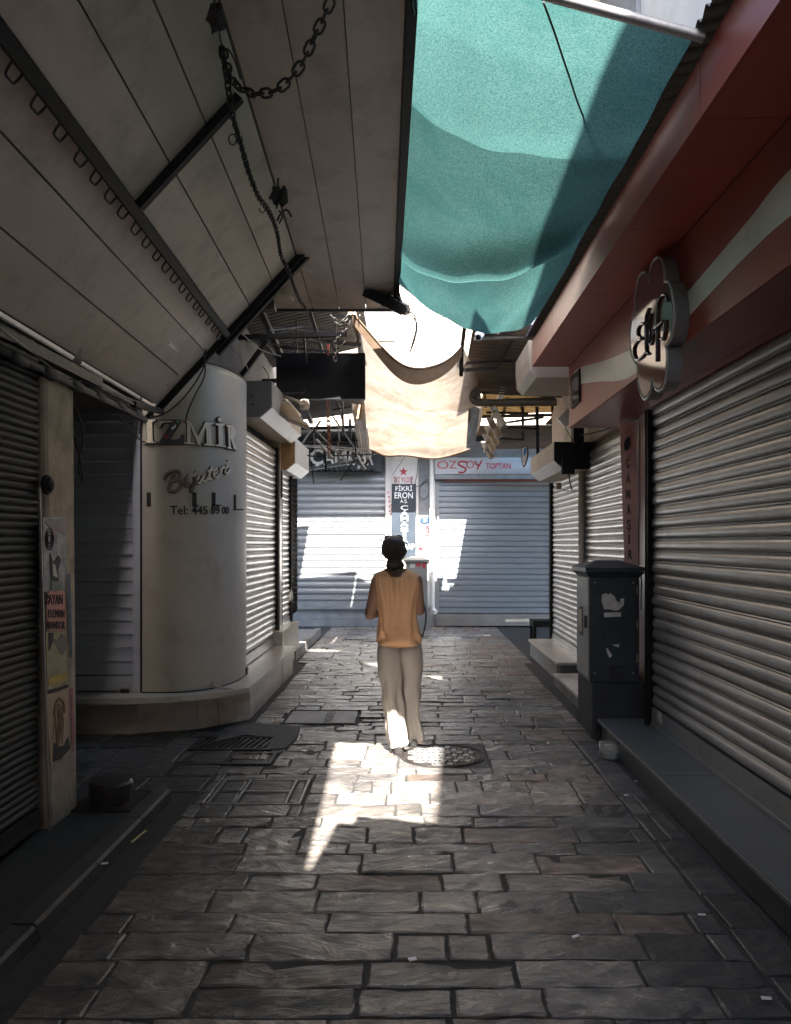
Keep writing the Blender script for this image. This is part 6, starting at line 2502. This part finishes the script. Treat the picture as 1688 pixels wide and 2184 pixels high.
# iron stub on the raised walk
sb = thing('drain_stub', 'low round black iron stub on a plate by the poster pillar', 'bollard stub', (-1.80, 4.62, 0.056))
q = MB()
q.lathe((-1.80, 4.62, 0), [(0.115, 0.060), (0.118, 0.12), (0.125, 0.125), (0.125, 0.175), (0.11, 0.19), (0.06, 0.195)], 24)
q.build('drum', M['iron'], sb, smooth=True)
q = MB()
q.box(-1.99, -1.62, 4.45, 4.80, 0.056, 0.066)
q.build('foot_plate', M['iron'], sb)

# plastic tub
q = MB()
c = PG(1300, 1618)
q.lathe((c.x, c.y, 0.006), [(0.052, 0.0), (0.070, 0.008), (0.072, 0.045), (0.069, 0.05), (0.073, 0.055), (0.074, 0.105), (0.071, 0.118), (0.060, 0.122), (0.058, 0.116), (0.069, 0.10), (0.067, 0.012), (0.05, 0.006)], 28)
tub = q.build('plastic_tub', M['plastic'], smooth='all')
tag(tub, 'empty clear plastic tub lying by the end of the granite step', 'tub')

q = MB()
q.bar(PG(281, 1801) + Vector((0, 0, 0.012)), PG(312, 1778) + Vector((0, 0, 0.018)), 0.010, 0.005)
tag(q.build('yellow_stick', M['yellow']), 'thin pale yellow stick lying by the left kerb', 'stick')
LIT = [(1497, 1957, 0.02, 0.006, 'pale paper strip beneath the granite step'), (1228, 2004, 0.022, 0.008, 'pale green paper strip on a dark slab'), (1635, 2137, 0.022, 0.009, 'lone white scrap at the bottom corner of the lane'), (880, 2053, 0.02, 0.012, 'white butt in the joint between two big stones'), (1336, 1700, 0.016, 0.006, 'white scrap on dark stones before the tub'), (1357, 1670, 0.012, 0.006, 'tiny white crumb near the granite step corner'), (1085, 1483, 0.02, 0.008, 'white scrap on the far reddish stones'), (224, 1868, 0.02, 0.008, 'grey scrap on the dark raised walk'), (1262, 1565, 0.016, 0.008, 'white crumb at the foot of the concrete block')]
for u, v, a, b_, lab in LIT:
    q = MB()
    c = PG(u, v)
    z0 = 0.056 if u < 300 else 0.010
    ang = rnd(-0.6, 0.6)
    d = Vector((cos(ang), sin(ang) * 0.6, 0.05))
    q.obox((c.x, c.y, z0 + 0.004), d * a * 0.8, Vector((-d.y, d.x, 0)) * b_, (0, 0, 0.0015))
    tag(q.build('paper_scrap', M['white']), lab, 'litter', 'scraps of litter on the ground')

# black stool end by the far right corner, bottle under it
st = thing('low_stool', 'small black wooden stool standing at the far corner', 'stool', (2.1, 12.4, 0))
q = MB()
a, b_ = P(1138, 1324, 12.4), P(1182, 1336, 12.4)
q.box(a.x, b_.x + 0.12, 12.4, 12.8, a.z - 0.10, a.z - 0.005)
q.build('seat', M['black'], st)
for xx in (a.x + 0.02, b_.x + 0.08):
    for yy in (12.43, 12.77):
        q = MB()
        q.box(xx - 0.02, xx + 0.03, yy - 0.025, yy + 0.025, -0.03, a.z - 0.102)
        q.build('leg', M['black'], st)
q = MB()
c = P(1158, 1357, 12.3)
q.lathe((c.x, 12.32, -0.01), [(0.03, 0.0), (0.033, 0.01), (0.033, 0.075), (0.013, 0.10), (0.013, 0.115)], 14)
tag(q.build('bottle', M['plastic'], smooth='all'), 'small clear bottle under the black stool', 'bottle')

# ================================================================== CABLES on the left
q = MB()
q.bar((-1.955, 2.2, 2.53), (-1.94, 5.62, 2.50), 0.035, 0.035)
for k in range(7):
    y = 3.4 + 0.33 * k
    q.tube([(-1.95, y, 2.515), (-1.95, y + 0.05, 2.517), (-1.95, y + 0.13, 2.512), (-1.95, y + 0.17, 2.515)], [0.026, 0.034, 0.033, 0.025], 8)
tag(q.build('conduit_rail', M['sh_dark'], smooth='all'), 'dark conduit rail wrapped with cloth under the canopy hinge', 'rail')
CABS = [
    ('grey cable drooping under the canopy above the poster pillar', [P(0, 700, 3.6), P(60, 745, 4.0), P(150, 815, 4.6), P(185, 815, 4.8), P(285, 862, 5.4)], 0.007, 'cable_lt'),
    ('grey cable along the dark recess under the canopy edge', [P(310, 775, 6.0), P(330, 800, 5.9), P(400, 845, 6.1), P(470, 868, 6.3)][:1] + [P(320, 890, 6.2), P(360, 905, 6.2)][:0] + [P(300, 790, 5.9), P(345, 845, 5.8), P(430, 872, 6.0)][:0] + [P(316, 780, 6.0), P(318, 790, 6.0)], 0.006, 'cable_lt'),
    ('black cable swinging over the cream column to the canopy corner', [P(440, 745, 6.4), P(432, 790, 6.45), P(395, 845, 6.5), P(355, 880, 6.5), P(320, 892, 6.45)], 0.0065, 'cable'),
    ('second black cable falling in front of the cream column', [P(436, 752, 6.4), P(437, 800, 6.45), P(418, 840, 6.5), P(402, 875, 6.52), P(396, 900, 6.54)], 0.0065, 'cable'),
    ('cable from the conduit looping down to the column edge', [P(245, 870, 5.2), P(262, 895, 5.6), P(285, 925, 6.2), P(312, 945, 6.5), P(345, 945, 6.56)], 0.006, 'cable'),
    ('black cable dropping beside the poster pillar', [P(145, 850, 4.60), P(152, 905, 4.62), P(165, 955, 4.64), P(173, 985, 4.66), P(176, 1028, 4.66)], 0.007, 'cable'),
    ('second cable dropping beside the poster pillar', [P(152, 850, 4.62), P(168, 885, 4.64), P(179, 930, 4.66), P(168, 990, 4.66), P(170, 1015, 4.66)], 0.006, 'cable'),
    ('thin cable crossing the pillar plaster', [P(0, 962, 4.05), P(60, 950, 4.16), P(88, 930, 4.2), P(118, 895, 4.3), P(142, 845, 4.4)], 0.004, 'cable'),
    ('pale slack cable under the corrugated roof', [P(493, 700, 7.9), P(520, 715, 8.0), P(555, 745, 8.2), P(600, 760, 8.3)], 0.006, 'cable_lt'),
    ('thin wire below the corrugated roof corner', [P(488, 735, 7.8), P(520, 770, 7.9), P(535, 795, 8.0), P(552, 795, 8.1)], 0.005, 'cable_lt'),
    ('pale cord running up beside the cream canvas', [P(700, 758, 8.9), P(730, 735, 8.6), P(756, 705, 8.4), P(768, 672, 8.2)], 0.006, 'cable_lt'),
    ('wire hanging beside the black board', [P(560, 780, 9.2), P(572, 800, 9.2), P(574, 830, 9.2), P(574, 850, 9.2)], 0.006, 'cable'),
    ('tangled wire below the lamp head', [P(655, 940, 11.0), P(690, 948, 11.2), P(720, 965, 11.6), P(745, 958, 12.0), P(760, 975, 12.3)], 0.009, 'cable'),
]
for lab, pts, r, mm in CABS:
    if lab.startswith('grey cable along'):
        pts = [P(312, 790, 6.0), P(318, 830, 5.9), P(370, 860, 5.95), P(440, 880, 6.2)]
        pts = [P(165, 790, 4.6), P(200, 820, 4.9), P(255, 842, 5.3), P(318, 866, 5.9)]
    q = MB()
    q.tube(spline(pts, 7), r, 5)
    tag(q.build('loose_cable', M[mm], smooth='all'), lab, 'cable', 'loose cables along the fronts')
hk = MB()
hk.bar(P(336, 868, 6.38), P(308, 895, 6.30), 0.035, 0.03)
hk.bar(P(303, 890, 6.3), P(300, 925, 6.3), 0.02, 0.02)
hk.bar(P(285, 862, 5.5), P(345, 878, 6.4), 0.04, 0.04)
tag(hk.build('hinge_bracket', M['black']), 'black hinge bracket at the lower corner of the canopy flap', 'bracket')
q = MB()
q.prism([P(168, 745, 4.6), P(174, 742, 4.6), P(172, 775, 4.7), P(150, 780, 4.7), P(158, 765, 4.65)], (0, 0, 0), (0.004, 0.01, 0))
tag(q.build('plastic_scrap', M['paper']), 'torn clear tape hanging from the canopy edge over the pillar', 'plastic scrap')

# ================================================================== PERSON (seen from behind, walking away)
PY = 5.95


def pp(u, v, y=PY):
    return P(u, v, y)


def remesh(mb, name, mats, parent, voxel, smooth_it, origin=None):
    q = mb.build(name + '_rough', mats, None, fix=True, origin=origin or (0, 0, 0))
    r = q.modifiers.new('fuse', 'REMESH')
    r.mode = 'VOXEL'
    r.voxel_size = voxel
    s = q.modifiers.new('smooth', 'SMOOTH')
    s.iterations = smooth_it
    s.factor = 0.5
    bpy.context.view_layer.update()
    me = bpy.data.meshes.new_from_object(q.evaluated_get(bpy.context.evaluated_depsgraph_get()))
    loc = Vector(q.location)
    bpy.data.objects.remove(q)
    me.materials.clear()
    for m in (mats if isinstance(mats, list) else [mats]):
        me.materials.append(m)
    me.name = name
    me.polygons.foreach_set('use_smooth', [True] * len(me.polygons))
    o = bpy.data.objects.new(name, me)
    COL.objects.link(o)
    if parent is not None:
        o.parent = parent
        off = loc - wloc(parent)
        me.transform(Matrix.Translation(off))
    else:
        o.location = loc
    return o


BX = pp(848, 1300).x
person = None
b = MB()
HC = pp(841, 1172, 5.98)
# head, face towards +y
b.ellipsoid(HC, (0.073, 0.092, 0.106), 20, 14)
b.ellipsoid(HC + Vector((0, 0.035, -0.055)), (0.055, 0.058, 0.062), 16, 12)          # jaw
b.ellipsoid(HC + Vector((0, 0.098, -0.018)), (0.013, 0.018, 0.026), 10, 8)           # nose
b.ellipsoid(HC + Vector((0, 0.086, -0.062)), (0.024, 0.010, 0.007), 10, 6)           # lips
b.ellipsoid(HC + Vector((0, 0.085, -0.073)), (0.020, 0.010, 0.007), 10, 6)
for sx in (-1, 1):
    b.ellipsoid(HC + Vector((sx * 0.075, -0.005, -0.015)), (0.010, 0.022, 0.032), 10, 8)   # ears
    b.ellipsoid(HC + Vector((sx * 0.030, 0.083, 0.012)), (0.018, 0.010, 0.008), 10, 6)     # lids
NB = pp(846, 1232, 5.97)
b.capsule(NB, HC + Vector((0, 0.0, -0.06)), 0.056, 0.050)
SL, SR = pp(806, 1238), pp(889, 1238)
EL, ER = pp(789, 1311, 5.93), pp(896, 1302, 5.96)
WL_, WR_ = pp(822, 1303, 6.17), pp(872, 1298, 6.19)
b.capsule(SL + Vector((0.03, 0.01, 0)), SR + Vector((-0.03, 0.01, 0)), 0.062, 0.062)
b.capsule(SL, EL, 0.050, 0.040)
b.capsule(EL, WL_, 0.040, 0.026)
b.capsule(SR, ER, 0.047, 0.038)
b.capsule(ER, WR_, 0.039, 0.026)
CH, WA, HI = pp(848, 1265, 5.99), pp(849, 1325, 5.99), pp(852, 1395, 5.99)
b.ellipsoid(CH, (0.145, 0.095, 0.17), 18, 12)
b.ellipsoid(WA, (0.125, 0.085, 0.14), 18, 12)
b.ellipsoid(HI, (0.125, 0.075, 0.11), 18, 12)
b.capsule(CH, HI, 0.085, 0.07)
FL, FR = pp(849, 1592, 5.95), pp(884, 1572, 6.18)
KL, KR = pp(842, 1490, 5.99), pp(880, 1490, 6.06)
b.capsule(HI + Vector((-0.07, 0, -0.03)), KL, 0.06, 0.045)
b.capsule(KL, FL + Vector((0, 0.0, 0.05)), 0.05, 0.034)
b.capsule(HI + Vector((0.07, 0, -0.03)), KR, 0.06, 0.045)
b.capsule(KR, FR + Vector((0, 0, 0.05)), 0.05, 0.034)
b.capsule(FL + Vector((0, 0.0, 0.03)), FL + Vector((-0.005, 0.12, 0.022)), 0.022, 0.016)
b.capsule(FR + Vector((0, 0.0, 0.03)), FR + Vector((0.005, 0.12, 0.022)), 0.022, 0.016)


def hand(w, fwd, side, up):
    fwd, side, up = Vector(fwd).normalized(), Vector(side).normalized(), Vector(up).normalized()
    palm = w + fwd * 0.05
    for k in range(4):
        b.capsule(w, w + fwd * 0.085 + side * (0.026 - 0.0175 * k), 0.016, 0.012, 10)
    ln = [0.068, 0.078, 0.072, 0.056]
    for k in range(4):
        r0 = w + fwd * 0.085 + side * (0.027 - 0.018 * k)
        p1 = r0 + fwd * ln[k] * 0.5 - up * 0.012
        p2 = p1 + fwd * ln[k] * 0.28 - up * 0.022
        p3 = p2 + fwd * ln[k] * 0.10 - up * 0.022
        b.capsule(r0, p1, 0.0095, 0.0088, 8)
        b.capsule(p1, p2, 0.0088, 0.008, 8)
        b.capsule(p2, p3, 0.008, 0.007, 8)
    t0 = w + fwd * 0.025 + side * 0.028
    t1 = t0 + fwd * 0.035 + side * 0.022 - up * 0.008
    t2 = t1 + fwd * 0.03 + side * 0.004 - up * 0.014
    b.capsule(t0, t1, 0.013, 0.0105, 8)
    b.capsule(t1, t2, 0.0105, 0.008, 8)


hand(WL_, (0.55, 0.75, 0.15), (0, -0.1, 1), (0.3, 0.8, 0.2))
hand(WR_, (-0.5, 0.8, 0.10), (0, -0.1, 1), (-0.3, 0.8, 0.2))
person = remesh(b, 'person', M['skin'], None, 0.0062, 4, origin=(BX, PY, 0))
person['label'] = 'person in a sleeveless orange top and wide taupe trousers walking away down the lane'
person['category'] = 'person'


def lofted(rows, n, shape):
    """rows: (v, uL, uR, yc, db, df) -> rings of n points; shape(i, th, p, t) may push points about"""
    rings = []
    N = len(rows)
    for i, (v, uL, uR, yc, db, df) in enumerate(rows):
        l, r = P(uL, v, yc), P(uR, v, yc)
        c = (l + r) / 2
        w = (r.x - l.x) / 2
        ring = []
        for k in range(n):
            th = 2 * pi * k / n
            cx_, sy = cos(th), sin(th)
            e = 0.82
            x = math.copysign(abs(cx_) ** e, cx_) * w
            y = math.copysign(abs(sy) ** e, sy) * (df if sy > 0 else db)
            p = Vector((c.x + x, yc + y, c.z))
            ring.append(shape(i / (N - 1), th, p) if shape else p)
        rings.append(ring)
    return rings


def interp(rows, m):
    out = []
    for i in range(len(rows) - 1):
        p0 = rows[max(i - 1, 0)]
        p1, p2 = rows[i], rows[i + 1]
        p3 = rows[min(i + 2, len(rows) - 1)]
        for k in range(m):
            t = k / m
            out.append(tuple(0.5 * ((2 * b_) + (-a + c) * t + (2 * a - 5 * b_ + 4 * c - d) * t * t + (-a + 3 * b_ - 3 * c + d) * t ** 3) for a, b_, c, d in zip(p0, p1, p2, p3)))
    out.append(rows[-1])
    return out


# sleeveless top
rows = [(1214, 822, 868, 5.965, 0.058, 0.055), (1217, 815, 874, 5.965, 0.068, 0.062), (1222, 804, 888, 5.965, 0.080, 0.075), (1228, 797, 896, 5.965, 0.090, 0.085), (1240, 796, 898, 5.965, 0.105, 0.095), (1258, 799, 896, 5.965, 0.118, 0.110), (1278, 804, 891, 5.97, 0.120, 0.118), (1305, 808, 889, 5.975, 0.112, 0.115), (1330, 807, 891, 5.975, 0.112, 0.112), (1350, 805, 897, 5.975, 0.145, 0.125), (1362, 804, 900, 5.975, 0.158, 0.13), (1366, 804, 900, 5.975, 0.158, 0.13)]
rows = interp(rows, 6)


def top_shape(t, th, p):
    back = max(0.0, -sin(th))
    # neckline dips at the back, hem too
    if t < 0.42:
        p.z -= 0.075 * back ** 2.2 * (1 - t / 0.42) ** 1.5
    if t > 0.72:
        k = (t - 0.72) / 0.28
        p.z -= 0.036 * k * back ** 1.2
    d = Vector((cos(th) * 0.5, sin(th), 0))
    a = math.atan2(cos(th), -sin(th))          # 0 at the middle of the back
    # gathers under the neckline
    gth = 0.019 * math.exp(-((t - 0.30) / 0.24) ** 2) * (sin(a * 27 + 2 * sin(t * 5)) * 0.7 + 0.5 * sin(a * 16 + 1)) * math.exp(-(a / 0.75) ** 2)
    # long soft verticals
    ver = 0.007 * sin(a * 9 + t * 3) * min(1, t * 2) * back
    # swags above the hem
    sw = 0.018 * sin(30 * (t - 0.16 * a * a) + 1.0) * math.exp(-((t - 0.84) / 0.13) ** 2) * back ** 0.5
    dg = 0.026 * math.exp(-((a + 0.95 - 1.6 * (t - 0.66)) / 0.10) ** 2) * max(0, min(1, (t - 0.55) / 0.15)) * max(0, min(1, (0.98 - t) / 0.12))
    dg2 = 0.020 * math.exp(-((a - 0.95 + 1.5 * (t - 0.66)) / 0.10) ** 2) * max(0, min(1, (t - 0.55) / 0.15)) * max(0, min(1, (0.98 - t) / 0.12))
    return p + d * (gth + ver + sw - dg - dg2)


rings = lofted(rows, 96, top_shape)
q = MB()
n = 96
vs = [p for r in rings for p in r]
q.add(vs, [(i * n + k, i * n + (k + 1) % n, (i + 1) * n + (k + 1) % n, (i + 1) * n + k) for i in range(len(rings) - 1) for k in range(n)])
o = q.build('top', M['top'], person, smooth='all', fix=False)
so = o.modifiers.new('cloth thickness', 'SOLIDIFY')
so.thickness = 0.004
so.offset = 0
q = MB()
q.tube(rings[0], 0.0065, 6, closed=True)
q.build('neckband', M['top'], person, smooth='all')
# armhole trims

# trousers
q = MB()
legL = [(1356, 812, 858, 5.98, 0.105, 0.105), (1372, 807, 858, 5.98, 0.120, 0.110), (1395, 804.5, 858, 5.98, 0.130, 0.112), (1418, 806, 857, 5.98, 0.122, 0.112), (1440, 809, 857, 5.98, 0.105, 0.105), (1470, 814, 858, 5.98, 0.095, 0.095), (1500, 819, 859, 5.975, 0.085, 0.09), (1530, 823, 861, 5.965, 0.082, 0.085), (1560, 827, 864, 5.955, 0.085, 0.085), (1576, 830, 866, 5.95, 0.078, 0.09), (1590, 833, 867, 5.95, 0.076, 0.095)]
legR = [(1356, 850, 895, 5.98, 0.105, 0.105), (1372, 850, 899, 5.98, 0.120, 0.110), (1395, 851, 902, 5.98, 0.130, 0.112), (1418, 855, 902, 5.995, 0.115, 0.112), (1440, 857, 900, 6.01, 0.100, 0.105), (1470, 859, 897, 6.04, 0.095, 0.095), (1500, 861, 895, 6.07, 0.085, 0.09), (1530, 863, 896, 6.11, 0.082, 0.085), (1555, 864, 901, 6.15, 0.085, 0.085), (1572, 865, 904, 6.18, 0.088, 0.09), (1582, 866, 905, 6.18, 0.088, 0.095)]


def leg_shape(ph):
    def f(t, th, p):
        d = Vector((cos(th), sin(th), 0))
        k = min(1, max(0, (t - 0.2) / 0.4))
        fo = 0.010 * k * sin(4 * th + ph + 3 * t) + 0.013 * k * t * sin(6 * th + 2 * ph - 5 * t)
        fo += 0.008 * sin(28 * t + 3 * cos(th) + ph) * math.exp(-((t - 0.55) / 0.2) ** 2)
        fo += 0.007 * sin(40 * t + 2 * cos(th + ph)) * max(0, (t - 0.78) / 0.22)
        return p + d * fo
    return f


for leg, ph in ((legL, 0.4), (legR, 2.1)):
    rg = lofted(interp(leg, 5), 40, leg_shape(ph))
    vs = [p for r in rg for p in r]
    n = 40
    q.add(vs, [(i * n + k, i * n + (k + 1) % n, (i + 1) * n + (k + 1) % n, (i + 1) * n + k) for i in range(len(rg) - 1) for k in range(n)] + [tuple(range(n))[::-1], tuple((len(rg) - 1) * n + k for k in range(n))])
tr = q.build('trousers', M['trousers'], person, smooth='all', fix=False)

# hair with a low bun
q = MB()
q.ellipsoid(pp(840, 1166, 5.965), (0.094, 0.112, 0.088), 20, 14)
q.ellipsoid(pp(841, 1175, 5.93), (0.101, 0.085, 0.066), 20, 14)
q.ellipsoid(pp(828, 1183, 5.94), (0.036, 0.06, 0.036), 14, 10)
q.ellipsoid(pp(855, 1183, 5.94), (0.036, 0.06, 0.036), 14, 10)
q.ellipsoid(pp(842, 1195, 5.90), (0.058, 0.05, 0.045), 14, 10)
q.ellipsoid(pp(842, 1202, 5.875), (0.064, 0.045, 0.034), 14, 10)
q.ellipsoid(pp(833, 1207, 5.88), (0.036, 0.036, 0.036), 14, 10)
q.ellipsoid(pp(854, 1206, 5.88), (0.034, 0.036, 0.034), 14, 10)
q.ellipsoid(pp(846, 1217, 5.87), (0.046, 0.034, 0.034), 14, 10)
hair = remesh(q, 'hair', M['hair'], person, 0.006, 5, origin=(BX, PY, 0))
q = MB()
q.tube([pp(842 + 17 * cos(a), 1197 + 2.5 * sin(a), 5.90 - 0.035 * abs(cos(a * 0.5))) for a in [pi * k / 12 for k in range(13)]], 0.006, 6)
q.build('hair_tie', M['ink'], person, smooth='all')
q = MB()
for k in range(46):
    a = rnd(-1.25, 1.25)
    u0 = 841 + 24 * sin(a)
    q.tube(spline([pp(841 + 10 * sin(a), 1147 + 3 * abs(a), 5.90), pp(841 + 25 * sin(a), 1166 + rnd(-2, 2), 5.853 + 0.05 * a * a), pp(841 + 22 * sin(a), 1182 + rnd(-2, 2), 5.848 + 0.05 * a * a), pp(842 + 9 * sin(a), 1196, 5.855)], 4), 0.0016, 4)
q.build('hair_strands', M['hair'], person, smooth='all')
stuff(person.children[-1])

# shoes
for f, dx, yaw in ((FL, -0.01, 0.05), (FR, 0.01, -0.08)):
    q = MB()
    prof = [(-0.102, 0.012), (-0.095, 0.026), (-0.06, 0.038), (0.05, 0.036), (0.12, 0.042), (0.17, 0.036), (0.195, 0.018)]
    z0 = 0.006
    rg = []
    for s_, w in prof:
        y = f.y + s_
        x = f.x + dx * s_ * 6
        h = 0.055 if s_ < 0.06 else 0.04
        rg.append([Vector((x + w * cos(a), y, z0 + max(0.0, 0.012 + (h - 0.012) * max(-0.35, sin(a))))) for a in [2 * pi * k / 14 for k in range(14)]])
    vs = [p for r in rg for p in r]
    N_ = len(rg)
    q.add(vs, [(i * 14 + k, i * 14 + (k + 1) % 14, (i + 1) * 14 + (k + 1) % 14, (i + 1) * 14 + k) for i in range(N_ - 1) for k in range(14)] + [tuple(range(14))[::-1], tuple(range((N_ - 1) * 14, N_ * 14))])
    sh = q.build('shoe', M['shoe'], person, smooth=True)
    so_ = MB()
    so_.prism([Vector((f.x + dx * s_ * 6 + sg_ * (w_ + 0.003), f.y + s_, 0.0)) for sg_, seq in ((1, prof), (-1, prof[::-1])) for s_, w_ in seq], (0, 0, -0.003), (0, 0, 0.010))
    so_.build('sole', M['ink'], sh)

sgx = thing('sunglasses', 'tortoiseshell sunglasses pushed up on the dark hair', 'sunglasses', pp(840, 1147, 6.0))
q = MB()
for uu in (829, 851):
    c = pp(uu, 1147.5, 6.03)
    q.tube([c + Vector((0.031 * cos(a), 0.004 * sin(a), 0.021 * sin(a))) for a in [2 * pi * k / 18 for k in range(18)]], 0.0042, 6, closed=True)
    s_ = -1 if uu < 840 else 1
    q.tube(spline([c + Vector((s_ * 0.031, 0, 0.006)), c + Vector((s_ * 0.05, -0.04, 0.0)), c + Vector((s_ * 0.062, -0.09, -0.05))], 4), 0.0035, 5)
q.tube([pp(836.5, 1146, 6.03), pp(843.5, 1146, 6.03)], 0.004, 6)
q.build('frame', M['tortoise'], sgx, smooth='all')
for uu in (829, 851):
    q = MB()
    c = pp(uu, 1147.5, 6.03)
    q.prism([c + Vector((0.029 * cos(a), 0, 0.019 * sin(a))) for a in [2 * pi * k / 18 for k in range(18)]], (0, -0.001, 0), (0, 0.001, 0))
    q.build('lens', M['lens'], sgx)
q = MB()
pts = spline([pp(902, 1284, 6.02), pp(908, 1300, 6.0), pp(909, 1320, 6.0), pp(906, 1340, 6.0), pp(901, 1356, 6.0), pp(897, 1362, 6.03), pp(893, 1350, 6.1), pp(892, 1330, 6.16)], 6)
prev = None
for i in range(len(pts) - 1):
    q.bar(pts[i], pts[i + 1] + (pts[i + 1] - pts[i]) * 0.1, 0.024, 0.004, up=(1, 0.3, 0))
tag(q.build('bag_strap', M['ink']), 'black bag strap hanging in a loop beside the right elbow of the person', 'strap')


# scuffs and a sticker on the wide shutter
sh_ = next(o for o in bpy.data.objects if o.get('label', '').startswith('wide warm grey'))
sh_['label'] = 'wide dull grey roller shutter above the granite step'
for u, v, w, h in ((1540, 1286, 9, 2.2), (1518, 1283, 5, 1.2), (1549, 1418, 7, 2), (1575, 1340, 8, 1), (1524, 1378, 7, 1), (1600, 1352, 10, 0.8)):
    q = MB()
    q.prism([PX(u + w * cos(a) * rnd(0.7, 1.1), v + h * sin(a) * rnd(0.7, 1.1) + 0.12 * w * cos(a), 1.866) for a in [2 * pi * k / 9 for k in range(9)]], (0, 0, 0), (-0.0015, 0, 0))
    q.build('scuff', M['paper'], sh_)
q = MB()
q.prism([PX(u, v, 1.858) for u, v in ((1403, 1516), (1412, 1520), (1413, 1544), (1404, 1538))], (0, 0, 0), (-0.0015, 0, 0))
q.build('sticker', M['paper'], sh_)
